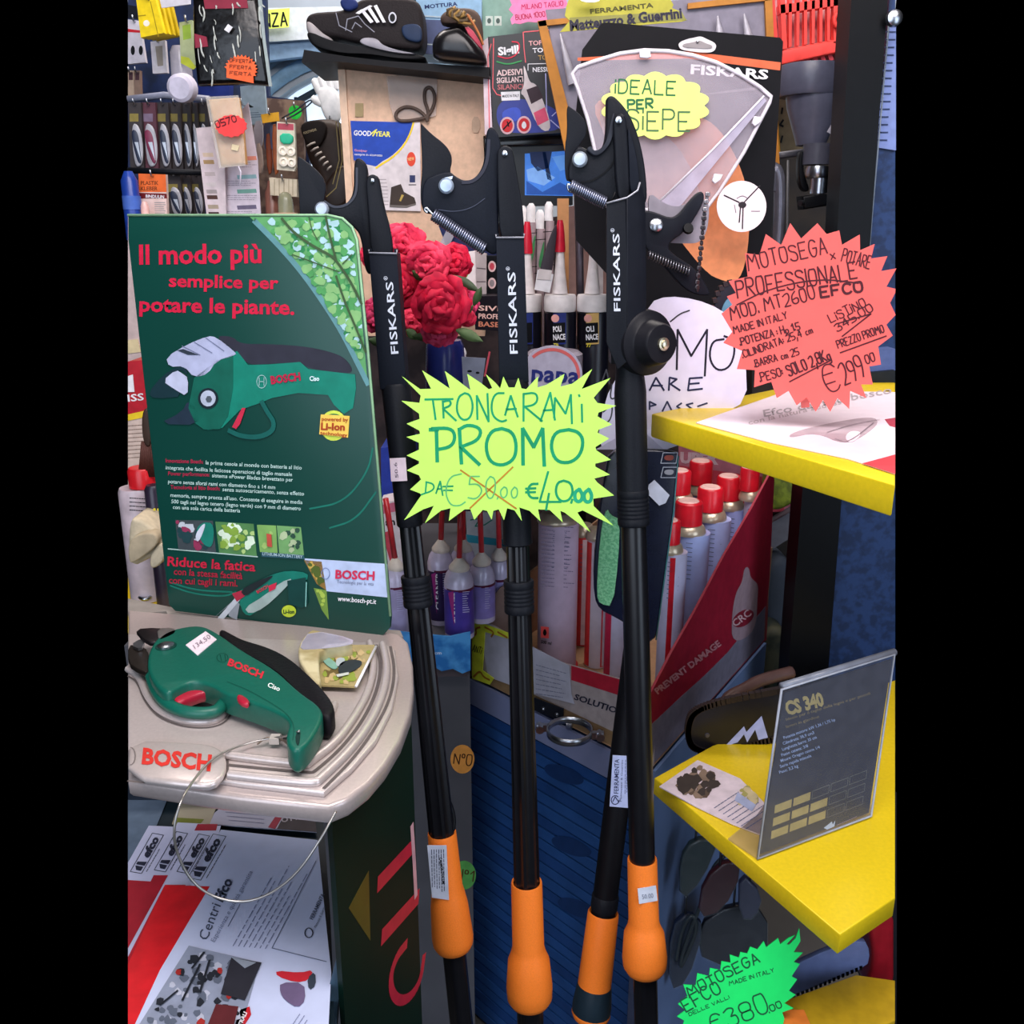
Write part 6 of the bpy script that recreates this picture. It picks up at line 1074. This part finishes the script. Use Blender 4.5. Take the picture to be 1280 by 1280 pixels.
npl = slab('name_plate', S([(160, 924), (245, 928), (272, 932), (283, 945), (282, 965), (268, 980), (240, 980), (160, 970)], 1), HP(TZ + .013), .0072, SV2, o, r=.003); groove([(284, 945), (285, 968), (270, 984), (235, 984), (160, 976)], 3)
text('BOSCH', (177, 954), (263, 963), 20, HP(TZ + .013), C('#c83028', .4), npl, .04, 1); stroke([[(163 + 6 * math.cos(t), 945 + 11 * math.sin(t)) for t in [k * .4 - 1.6 for k in range(9)]]], 1.4, HP(TZ + .013), C('#6c6462'), o, 1)
slab('rear_ledge', [(160, 768), (208, 764), (214, 786), (487, 796), (504, 796), (500, 788), (460, 785), (230, 762), (160, 748)], T, .004, C('#8c8680', .4, .2), o, lift=-.004)
# pruner
o = thing('cordless_pruner', 'green cordless pruner with black grip lying on the silver tray', 'pruner'); BG_ = C('#0e5c4c', .38, noise=.06, scale=200, bump=.08); Pz = HP(TZ + .036)
slab('body', S([(184, 838), (185, 815), (196, 796), (215, 786), (250, 780), (272, 790), (302, 812), (345, 836), (374, 864), (404, 884), (402, 902), (386, 928), (372, 938), (360, 934), (357, 918), (364, 900), (340, 886), (300, 872), (280, 866), (262, 854), (240, 850), (222, 858), (210, 866), (196, 858)]), Pz, .024, BG_, o, r=.006, n=4)
tube('trigger_guard', [HP(TZ + .020).m(x, y) for x, y in So([(188, 842), (194, 862), (206, 878), (226, 889), (250, 892), (270, 890), (279, 880), (284, 868), (280, 858)], 2)], .0060, BG_, o, 10)
part(slab('grip_pad', S([(272, 783), (285, 790), (300, 798), (335, 808), (362, 822), (385, 842), (405, 862), (420, 882), (414, 895), (402, 894), (388, 880), (370, 862), (346, 838), (303, 814), (276, 800)]), HP(TZ + .034), .026, C('#161418', .5, bump=.3, scale=300), o, r=.006), 'black rubber grip pad')
part(slab('trigger', S([(215, 866), (224, 860), (248, 851), (256, 854), (270, 856), (269, 864), (254, 864), (236, 871), (222, 878), (217, 874)], 1), HP(TZ + .026), .012, C('#a81c34', .35), o, r=.003), 'red trigger'); slab('safety_button', S([(295, 868), (302, 867), (312, 874), (310, 880), (298, 876)], 1), HP(TZ + .0365), .006, C('#a81c34', .35), o, r=.002)
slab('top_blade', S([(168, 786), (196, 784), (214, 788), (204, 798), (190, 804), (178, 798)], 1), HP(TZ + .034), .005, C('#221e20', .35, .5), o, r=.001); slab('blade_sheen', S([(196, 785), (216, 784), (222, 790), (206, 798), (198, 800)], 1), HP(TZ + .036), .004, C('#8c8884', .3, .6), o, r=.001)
slab('lower_blade', S([(160, 806), (172, 806), (186, 812), (185, 830), (186, 842), (172, 836), (160, 828)], 1), HP(TZ + .026), .006, C('#2c2622', .4, .5), o, r=.001); slab('cutting_edge', S([(163, 806), (176, 798), (182, 801), (176, 812)], 1), HP(TZ + .03), .003, STEEL, o)
a = Pz.m(207.5, 808); lathe('pivot_recess', a - Vector((0, 0, .002)), a + Vector((0, 0, .0006)), [(0, .011), (.0026, .011)], C('#0c3830', .4), o, 20); lathe('pivot_screw', a, a + Vector((0, 0, .004)), [(0, .0085), (.002, .0085), (.003, .0055), (.0032, .003)], STEEL, o, 16)
sk = slab('price_sticker', [(232, 806), (257, 789), (271, 799), (247, 819)], HP(TZ + .0366), .0006, C('#ecdce4', .5), o); text('134,50', (244, 811), (264, 797), 6, HP(TZ + .0367), C('#8c7c88'), sk, 0, 1)
text('BOSCH', (284, 831), (327, 848), 9, Pz, C('#d02c3c', .4), o, .04, 1); stroke([ell(278, 822, 7, 5.6, 18) + [(285, 822)], [(275, 818), (277, 826)], [(281, 818), (282, 826)]], 1, Pz, C('#0a4438'), o); text('Ciso', (334, 858), (349, 864), 6, Pz, C('#e8f0ec'), o, .02, 1)
stroke([So([(284, 852), (310, 862), (345, 882), (362, 895), (368, 908), (366, 925)])], 1, Pz, C('#0c4c40'), o, 1, 'seam'); slab('end_slot', S([(369, 918), (376, 912), (374, 932), (370, 930)], 1), Pz, .002, C('#0a2c28'), o, lift=.0005)
# steel cable
o = thing('security_cable', 'thin steel security cable looping from the pruner below the tray', 'cable')
e = lambda x, y, z=.004: tuple(HP(TZ + .009 + z).m(x, y))
pts = [Vector(e(374, 914, .03)), Vector(e(356, 921, .01)), Vector(e(330, 924)), Vector(e(300, 932)), Vector(e(275, 942, .008)), Vector(e(258, 955, .008)), Vector(e(240, 978, .008)), at(226, 1000, .645), at(217, 1032, .635), at(219, 1062, .635), at(236, 1098, .635), at(262, 1120, .635), at(300, 1129, .635), at(335, 1120, .635), at(370, 1094, .635), at(398, 1054, .64), at(420, 1014, .66)]
q = [tuple(v) for v in pts]
tube('cable', So(q, 2), .0011, C('#a8a4a0', .3, .8), o, 6); v, f = boxvf(HP(TZ + .014).m(344, 924), Vector((1, 0, 0)), Vector((0, 1, 0)), zv, .009, .009, .006); link('crimp', v, f, C('#b8b0a8', .4), o)
tube('cable_tail', So([e(322, 930), e(332, 922), e(344, 922), e(356, 926), e(362, 934), e(372, 938)], 2), .0009, C('#8c7c70', .3, .6), o, 6)
# leaflet bag on tray
o = thing('picture_packet', 'small packet with garden photo in crumpled clear film on the tray', 'packet'); p = HP(TZ + .014)
slab('photo_card', [(398, 806), (468, 806), (470, 812), (444, 858), (398, 856)], p, .002, C('#a89868', .4), o); blotches([(399, 808), (466, 810), (442, 856), (399, 854)], p, [C('#6c5c34'), C('#c0a878'), C('#8c9c40')], 20, 6, o, 1)
paint(S([(402, 818), (412, 822), (424, 832), (418, 838), (404, 828)]), p, C('#7ca898'), o, 4); paint(S([(420, 822), (432, 822), (430, 830), (420, 834)]), p, C('#a8b4b8'), o, 5); paint(S([(424, 828), (440, 824), (454, 826), (450, 834), (434, 842), (422, 842)]), p, C('#2c3438'), o, 5); paint([(420, 843), (436, 840), (436, 843), (422, 846)], p, C('#c8ccc4'), o, 6)
slab('rolled_edge', S([(372, 812), (376, 800), (388, 786), (400, 788), (440, 798), (440, 804), (400, 808), (398, 830), (402, 856), (392, 852), (384, 842), (374, 826)], 1), HP(TZ + .03), .018, C('#a8986c', .4, bump=.8, h2='#d4c8a0', scale=25), o, r=.005)
slab('film', S([(374, 808), (388, 787), (442, 798), (440, 806), (380, 812)], 1), HP(TZ + .031), .001, C('#c8c4d8', .1, alpha=.5), o); tube('white_edge', [p.m(470, 808, .003), p.m(445, 858, .003)], .0016, WHT, o, 6)
# poster
BL_, BR_ = T.m(210, 762), T.m(487, 795); pp = P3(BL_ + zv * .0, BR_ + zv * .0, at(445, 272, BR_.y + .03)); W_ = pp
o = thing('green_poster', 'large dark green cardboard poster standing on the tray', 'poster')
slab('board', [(160, 269), (410, 269), (428, 273), (440, 284), (446, 300), (460, 440), (488, 770), (487, 785), (478, 795), (460, 794), (219, 764), (211, 756), (160, 300)], W_, .006, C('#0a3f36', .35, noise=.05, scale=4), o, r=.001)
tube('board_edge', [W_.m(x, y, .0) for x, y in [(160, 269), (410, 269), (428, 273), (440, 284), (446, 300), (460, 440), (488, 770)]], .0016, C('#8cb48c', .4), o, 6)
text('Il modo più', (174, 330), (327, 328), 25, W_, C('#c8183c', .5), o, .028, 1); text('semplice per', (211, 358), (348, 361), 16, W_, C('#c8183c', .5), o, .028, 1); text('potare le piante.', (174, 389), (368, 393), 19, W_, C('#c8183c', .5), o, .028, 1)
# leaf photograph wedge
arc = [(312, 271), (340, 298), (370, 330), (400, 372), (425, 412), (445, 452), (459, 474)]
wedge = arc[:] + [(456, 440), (444, 300), (438, 285), (427, 275), (410, 271)]
paint(wedge, W_, C('#5c9c60', .45), o, 1, 'leaf_photograph'); stroke([So([(318, 276), (345, 303), (375, 337), (403, 376), (428, 416), (446, 452), (460, 480)])], 7, W_, C('#5c8c90', .45), o, 1, 'arc_band')
blotches(wedge, W_, [C('#2c7c48'), C('#a4c8cc'), C('#4c9454'), C('#80b070')], 60, 7, o, 2, 'leaf_print')
stroke([So([(352, 273), (368, 292), (395, 310), (415, 320), (425, 332), (440, 355), (452, 380)])], 3.4, W_, C('#3c5434'), o, 5, 'printed_branch'); stroke([So([(407, 270), (412, 295), (420, 325)]), So([(420, 345), (430, 375), (445, 410), (457, 440)])], 3, W_, C('#3c5434'), o, 5, 'printed_branch'); stroke([So([(386, 271), (390, 288), (397, 300)]), [(365, 318), (392, 328), (424, 340)], [(428, 330), (440, 318)]], 1.4, W_, C('#3c5434'), o, 5, 'printed_branch')
# printed pruner
TEAL = C('#117a66', .4)
def zp(pts): return Z(160, 260, 4, pts)
paint(S(zp([(430, 640), (520, 640), (560, 680), (700, 680), (870, 690), (1000, 715), (1090, 750), (1135, 830), (1020, 820), (900, 800), (860, 770), (700, 780), (600, 785), (545, 720)])), W_, C('#2c2c38', .5), o, 1)
paint(zp([(545, 715), (600, 785), (700, 782), (860, 770), (900, 805), (1135, 832), (1140, 900), (1125, 1000), (1080, 1030), (1030, 985), (1000, 935), (850, 925), (720, 950), (660, 975), (560, 1010), (470, 1100), (400, 1110), (340, 1080), (300, 1000), (330, 860), (430, 770)]), W_, TEAL, o, 2); paint(zp([(330, 850), (440, 765), (525, 735), (525, 900), (500, 1040), (460, 1105), (380, 1108), (335, 1075), (302, 1000)]), W_, C('#0f5c4c', .4), o, 3)
paint(S(zp([(190, 745), (300, 680), (400, 640), (440, 645), (535, 720), (540, 735), (440, 765), (400, 830), (330, 848), (280, 790), (205, 795)]), 1), W_, C('#a8acc8', .4), o, 3); paint(zp([(245, 712), (275, 705), (355, 735), (300, 735)]), W_, C('#2c3440'), o, 4)
for k in range(3): stroke([zp([(270 + k * 60, 690 - k * 20), (360 + k * 60, 735 - k * 10)])], 1.2, W_, C('#707490'), o, 4)
paint(S(zp([(100, 925), (170, 840), (250, 790), (290, 800), (300, 840), (260, 800), (175, 860), (290, 940), (130, 955)]), 1), W_, C('#0d2c34'), o, 3); paint(S(zp([(172, 865), (240, 808), (275, 830), (300, 850), (298, 944), (230, 905)]), 1), W_, C('#b8bcd4', .4), o, 4)
paint(S(zp([(150, 1080), (270, 1020), (300, 960), (340, 1000), (360, 1085)]), 1), W_, C('#1c2c3c'), o, 3)
paint(ell(260, 498, 12.5, 13, 24), W_, C('#12222a'), o, 5); paint(ell(260, 498, 9.5, 10, 24), W_, C('#b0b8c8', .4), o, 6); paint(ell(261, 499, 4, 4.5, 6), W_, C('#4c545c'), o, 7)
paint(zp([(570, 1000), (588, 1000), (560, 1080), (540, 1105), (520, 1095)]), W_, C('#c02844'), o, 5)
stroke([So([(286, 538), (300, 545), (322, 547), (340, 540), (343, 528), (334, 515), (327, 502)])], 6, W_, C('#0c5850'), o, 4, 'printed_guard')
stroke([ell(327, 477, 6, 8, 18) + [(333, 477)], [(324, 472), (324, 482)], [(330, 472), (330, 482)], [(324, 477), (330, 477)]], 1, W_, C('#8cb4b0'), o, 4); text('BOSCH', (339, 480), (376, 475), 10, W_, C('#b81840', .5), o, .04, 4); text('Ciso', (387, 476), (399, 476), 6, W_, C('#d8f0f0'), o, .03, 4)
paint(ell(417, 532, 17, 19, 28), W_, C('#c8d850'), o, 1); paint(ell(417, 531, 14, 14, 28), W_, C('#2c6c40'), o, 2); paint([(401, 518), (437, 520), (435, 547), (399, 543)], W_, C('#f0c858'), o, 3)
text('powered by', (402, 526), (435, 527), 5, W_, C('#a8401c'), o, .02, 4); text('Li-Ion', (401, 537), (431, 538), 9, W_, C('#a8401c'), o, .04, 4); text('technology', (400, 543), (434, 546), 4.5, W_, C('#a8401c'), o, .02, 4)
# body copy
TW = C('#b8d4cc', .5); TR_ = C('#a02440', .5)
lines = [('Innovazione Bosch:', 'la prima cesoia al mondo con batteria al litio', 207, 257, 377, 581), ('', 'integrata che facilita le faticose operazioni di taglio manuale', 207, 207, 365, 588.5), ('Power performance:', 'sistema «Power Blade» brevettato per', 210, 265, 366, 597), ('', 'potare senza sforzi rami con diametro fino a 14 mm', 210, 210, 344, 606), ('Tecnologia al litio Bosch:', 'senza autoscaricamento, senza effetto', 213, 278, 380, 614), ('', 'memoria, sempre pronta all\u2019uso. Consente di eseguire in media', 213, 213, 378, 623), ('', '500 tagli nel legno tenero (legno verde) con 9 mm di diametro', 214, 214, 376, 631), ('', 'con una sola carica della batteria', 216, 216, 300, 638)]
for a_, b_, x0, x1, x2, y in lines:
    k = .055
    if a_: text(a_, (x0, y - 3), (x1 - 3, y - 3 + (x1 - x0) * k * .5), 5, W_, TR_, o, .03, 1)
    text(b_, (x1, y - 2 + (x1 - x0) * k * .5), (x2, y - 2 + (x1 - x0) * k * .5 + (x2 - x1) * k), 5, W_, TW, o, .01, 1)
def rcol(q, cols, n, s): paint(q, W_, C(cols[0]), o, 1, 'photo_print'); blotches(q, W_, [C(c) for c in cols[1:]], n, s, o, 2)
rcol([(219, 650), (266, 651), (270, 691), (223, 687)], ['#3c4448', '#b8bcc4', '#8c3050', '#1c3c40'], 7, 7); paint(S([(245, 660), (255, 652), (268, 655), (266, 685), (255, 682), (248, 670)]), W_, C('#147464'), o, 4); paint(S([(243, 670), (252, 656), (258, 654), (248, 680)]), W_, C('#c8ccd8'), o, 5)
rcol([(269, 652), (317, 655), (321, 695), (274, 691)], ['#4c7c48', '#a8c478', '#d0e0c8', '#7c9c3c'], 12, 6)
rcol([(321, 656), (345, 657), (347, 692), (325, 690)], ['#78a458', '#98b868'], 3, 6); paint([(333, 667), (339, 668), (340, 684), (334, 683)], W_, C('#b84c3c'), o, 5); rcol([(346, 657), (376, 659), (380, 695), (349, 692)], ['#6c9c60', '#2c4c3c', '#a8b890'], 6, 5)
paint([(326, 690), (380, 694), (381, 699), (327, 696)], W_, C('#28505c'), o, 4); text('LITHIUM-ION BATTERY', (328, 694), (378, 698), 4, W_, C('#a8c0c8'), o, .01, 5); stroke([[(210, 686), (322, 696)]], 1.4, W_, C('#a8c0b8'), o, 1)
paint([(380, 698), (484, 705), (486, 747), (408, 739), (404, 720), (384, 706)], W_, C('#b0bedc', .5), o, 1, 'pale_band'); rcol([(380, 700), (402, 702), (408, 738), (396, 730)], ['#8c6c34', '#b89848', '#4c5c24'], 8, 5); rcol([(392, 735), (408, 738), (411, 775), (402, 762)], ['#6c8c3c', '#a0b84c'], 5, 4)
text('BOSCH', (419, 723), (468, 725), 11, W_, C('#c0284c', .5), o, .035, 3); stroke([ell(407, 717, 5, 7, 16) + [(412, 717)]], .9, W_, C('#6c7ca8'), o, 3); text('Tecnologia per la vita', (421, 729), (467, 732), 4.5, W_, C('#6c7490'), o, 0, 3); text('www.bosch-pt.it', (422, 751), (470, 755), 6.5, W_, WHT, o, .01, 1)
text('Riduce la fatica', (209, 707), (319, 714), 12, W_, C('#b81c38', .5), o, .025, 2); text('con la stessa facilità', (217, 718), (303, 724), 8.5, W_, C('#a01c34', .5), o, .02, 2); text('con cui tagli i rami.', (211, 729), (297, 733), 8.5, W_, C('#a01c34', .5), o, .02, 2)
# printed saw
paint([(262, 777), (290, 752), (305, 740), (300, 752), (296, 775), (286, 770), (284, 758)], W_, C('#8c949c', .4), o, 3); paint(S([(290, 745), (300, 738), (315, 730), (340, 718), (360, 713), (385, 716), (384, 726), (372, 728), (350, 735), (335, 752), (315, 770), (305, 768), (300, 755)], 1), W_, C('#147060', .4), o, 3); paint(S([(305, 760), (330, 745), (350, 728), (368, 722), (352, 740), (330, 760), (312, 768)], 1), W_, C('#98aca8'), o, 4)
paint([(359, 726), (382, 722), (385, 755), (378, 760), (361, 755)], W_, C('#0f3c38', .4), o, 5); paint([(290, 742), (302, 738), (306, 745), (296, 752)], W_, C('#a82840'), o, 5); paint([(268, 777), (296, 745), (300, 750), (276, 778)], W_, C('#b8c0c8', .4), o, 4); paint(S([(300, 738), (318, 728), (342, 718), (338, 724), (318, 738), (306, 746)], 1), W_, C('#1c2428', .5), o, 6); paint([(336, 732), (346, 728), (344, 736), (336, 740)], W_, C('#c02844'), o, 7); text('BOSCH', (322, 742), (336, 734), 4, W_, C('#c02844'), o, .03, 6); stroke([[(383, 728), (382, 758)]], 1.6, W_, C('#78b0a8'), o, 6)
paint(ell(361, 764, 9, 7.5, 20), W_, C('#b8cc38'), o, 4); text('Li-Ion', (354, 767), (368, 767), 5, W_, C('#1c4428'), o, .03, 5)
stroke([So([(213, 732), (240, 742), (280, 746), (295, 740)], 3), So([(213, 728), (245, 738), (290, 740)], 3), So([(387, 636), (430, 628), (460, 590), (466, 560)], 3), So([(412, 660), (445, 650), (470, 615)], 3)], 2.4, W_, C('#156858', .45), o, 1, 'printed_swirl'); 
prism('rear_prop', [(-.26, 1.10), (-.24, 1.10), (-.24, 1.16), (-.26, 1.16)], TZ, 1.3, C('#0d4c3e'), o)
# ---------------------------------------------------------------- stand pillar under tray
o = thing('display_pillar', 'dark green pillar with red lettering under right end of the tray', 'stand')
n0, n1 = HP(TZ - .019).m(412, 1014), HP(TZ - .019).m(516, 900)
DGN = C('#082018', .5, noise=.2, scale=5)
nx = Vector((n0.x, n0.y)); fx = Vector((n1.x - .004, n1.y + .02)); bx = hz(404, 1012, TZ - .019)
prism('panel', [(nx.x, nx.y + .006), (fx.x, fx.y), (fx.x - .03, fx.y + .02), (fx.x - .04, fx.y + .03), (nx.x - .006, nx.y + .012)], 0, TZ - .019, DGN, o)
PL2 = P3(Vector((nx.x, nx.y + .006, 0)), Vector((fx.x, fx.y, 0)), Vector((fx.x, fx.y, 1))); LR = C('#c0243c', .35)
stroke([[(474, 1104), (516, 1058)]], 22, PL2, LR, o, 1, 'letter_stroke'); stroke([[(515, 1032), (518, 1080), (520, 1120)]], 10, PL2, C('#d8a4ac', .3), o, 2, 'letter_stroke'); stroke([[(479, 1170), (522, 1122)]], 22, PL2, LR, o, 1, 'letter_stroke')
stroke([So([(508, 1180), (496, 1195), (488, 1220), (490, 1242), (500, 1252), (514, 1246), (526, 1225), (530, 1195)])], 13, PL2, LR, o, 1, 'letter_stroke'); paint([(436, 1135), (461, 1088), (463, 1176)], PL2, C('#4c4c1c', .3), o, 1)
# ---------------------------------------------------------------- brochures under the tray
o = thing('brochure_rack', 'dark rack shelf under the tray holding the brochures', 'rack'); RZ = .90
slab('shelf', [(160, 985), (396, 1000), (404, 1020), (412, 1130), (418, 1278), (416, 1300), (160, 1300)], HP(RZ), .02, C('#16242c', .4), o); slab('back_wall', [(160, 960), (398, 985), (400, 1040), (160, 1020)], VP(1.02, x=300, y=1000), .01, C('#1c2430', .5), o)
slab('acrylic_divider', [(160, 985), (215, 985), (160, 1120)], HP(RZ + .002), .001, C('#5c6c80', .2), o)
def sheet(nm, lab, cat, pts, z, col, grp=None): q = thing(nm, lab, cat, grp); pl = HP(z); slab('page', pts, pl, .0012, C(col, .5, noise=.03), q); return q, pl
q, pl = sheet('leaflet', 'beige and olive leaflet at the back of the brochure rack', 'leaflet', [(225, 1000), (275, 998), (262, 1030), (215, 1030)], RZ + .004, '#a09884'); paint([(222, 1022), (255, 1024), (250, 1030), (217, 1029)], pl, C('#6c7428'), q, 1)
q, pl = sheet('leaflet', 'white lined leaflet with red border behind main brochure', 'leaflet', [(268, 1016), (280, 1006), (390, 1008), (396, 1040), (340, 1036), (262, 1030)], RZ + .006, '#a8a8bc'); paint([(335, 1034), (350, 1012), (358, 1012), (344, 1036)], pl, C('#94283c'), q, 1); paint([(346, 1036), (360, 1010), (392, 1008), (396, 1040)], pl, C('#3c3438'), q, 1); text('OTT', (352, 1028), (374, 1024), 6, pl, C('#a8a0a8'), q, .03, 2)
for k in range(4): stroke([[(280 + k * 2, 1010 + k * 5), (330, 1014 + k * 5)]], .9, pl, C('#787890'), q, 1)
ef = C('#262a3c', .5)
def logo(px, py, pl, par, s=1, full=True):
    """logo block running up the page: px,py = lower left end"""
    dx, dy = .50 * s, -.87 * s
    def g(a, b): return (px + dx * a + -dy * -b * 0 + b * -.95 * s, py + dy * a + b * -.18 * s)
    stroke([[g(-2, -2), g(58, -2), g(58, 14), g(-2, 14)] + [g(-2, -2)]], 1, pl, ef, par); text('efco', g(21, 1), g(52, 1), 10 * s, pl, ef, par, .05, 2)
    paint([g(2, 1), g(8, 1), g(8, 12), g(2, 8)], pl, ef, par, 2); paint([g(10, 0), g(16, 0), g(14, 12), g(10, 12)], pl, ef, par, 2); smallprint(g(2, -6), g(50, -6), g(2, -8), 1, pl, ef, par, 1)
q, pl = sheet('brochure', 'leftmost brochure with red lower half in the rack', 'brochure', [(186, 1032), (232, 1034), (224, 1060), (200, 1100), (160, 1180), (160, 1078)], RZ + .008, '#b8bcd8', 'fanned brochures'); paint([(160, 1100), (192, 1102), (160, 1160)], pl, C('#a01c2c'), q, 1); logo(176, 1090, pl, q, .92)
q, pl = sheet('brochure', 'second brochure in the rack, partly under the main one', 'brochure', [(222, 1028), (262, 1030), (252, 1060), (215, 1130), (160, 1220), (160, 1165), (192, 1094)], RZ + .011, '#b8bcd8', 'fanned brochures'); paint([(192, 1094), (210, 1094), (160, 1185), (160, 1160)], pl, C('#a01c2c'), q, 1); logo(206, 1088, pl, q, .92)
q, pl = sheet('brochure', 'third brochure with a red band, just left of main one', 'brochure', [(244, 1034), (276, 1032), (268, 1062), (212, 1150), (160, 1240), (160, 1200), (206, 1105)], RZ + .014, '#c0c4e0', 'fanned brochures'); paint([(247, 1030), (272, 1030), (270, 1038), (243, 1038)], pl, C('#9c1c30'), q, 1); paint([(206, 1106), (232, 1106), (160, 1215), (160, 1196)], pl, C('#a81c2c'), q, 1); logo(234, 1090, pl, q, .9)
q, pl = sheet('brochure', 'main white brochure with red triangle and photo collage on the rack', 'brochure', [(276, 1037), (397, 1050), (404, 1120), (414, 1215), (410, 1298), (160, 1298), (160, 1240), (222, 1140)], RZ + .020, '#c4cce8')
paint([(206, 1106), (262, 1108), (238, 1148), (200, 1212), (163, 1292), (160, 1292), (160, 1205), (190, 1140)], pl, C('#cc1c24', .45), q, 1, 'red_triangle'); logo(250, 1098, pl, q, 1.05)
text('Centri', (259, 1176), (276, 1132), 13, pl, C('#404860'), q, 0, 2); text('Efco', (278, 1128), (291, 1101), 13, pl, C('#30384c'), q, .035, 2); text('Esperienza e qualità garantita', (268, 1178), (316, 1090), 6, pl, C('#8088a4'), q, 0, 2)
smallprint((288, 1182), (345, 1080), (335, 1186), 7, pl, C('#7c84a4'), q, 1.2, 2, frac=(.6, 1)); stroke([[(395, 1076), (340, 1185), (408, 1202)], [(285, 1158), (300, 1130)]], .9, pl, C('#5c6480'), q, 2)
text('FERRAMENTA', (391, 1150), (406, 1118), 5, pl, C('#4c5468'), q, .02, 2); text('Matteuzzo & Guerrini', (395, 1160), (407, 1134), 3.4, pl, C('#4c5468'), q, 0, 2); stroke([ell(386, 1166, 5, 6, 14) + [(391, 1166)]], 1.4, pl, ef, q, 2)
col = [(236, 1182), (325, 1203), (300, 1290), (168, 1290)]; paint(col, pl, C('#8c94a8'), q, 2, 'photo_collage'); blotches(col, pl, [C('#b4b8c8'), C('#5c6474'), C('#242830')], 26, 7, q, 3); blotches(col, pl, [C('#a02c28')], 6, 6, q, 5)
paint([(289, 1197), (327, 1203), (306, 1250), (276, 1242)], pl, C('#2c2c34'), q, 6); paint([(290, 1197), (320, 1203), (306, 1210)], pl, C('#8c94a0'), q, 7); paint([(270, 1255), (298, 1258), (290, 1290), (256, 1290)], pl, C('#5c2428'), q, 6)
for a_ in ([(240, 1210), (255, 1190)], [(228, 1250), (250, 1205)], [(200, 1256), (222, 1238)], [(262, 1200), (250, 1240)]): stroke([a_], 3, pl, C('#20242c'), q, 7, 'printed_picture')
paint(S([(345, 1213), (375, 1216), (392, 1212), (386, 1225), (370, 1228), (346, 1220)], 1), pl, C('#c82834'), q, 2); paint(S([(350, 1228), (380, 1228), (382, 1250), (372, 1260), (356, 1250), (350, 1240)], 1), pl, C('#6c5c7c'), q, 3); paint(S([(384, 1222), (394, 1214), (395, 1232), (386, 1238)], 1), pl, C('#38404c'), q, 3); paint([(300, 1262), (312, 1258), (314, 1268), (300, 1290), (292, 1286)], pl, C('#c0202c'), q, 2); text('CENTRALI', (296, 1296), (309, 1266), 5, pl, WHT, q, .03, 3)
smallprint((356, 1290), (372, 1266), (376, 1292), 3, pl, C('#7c84a4'), q, 1, 2)
tag(slab('grey_rack_leg', [(399, 1280), (420, 1200), (428, 1190), (420, 1290)], VP(.70, x=410, y=1240), .01, C('#3c5060', .4)), 'pale grey rack edge between brochure and green pillar', 'rack')
flush_text()
finalize()
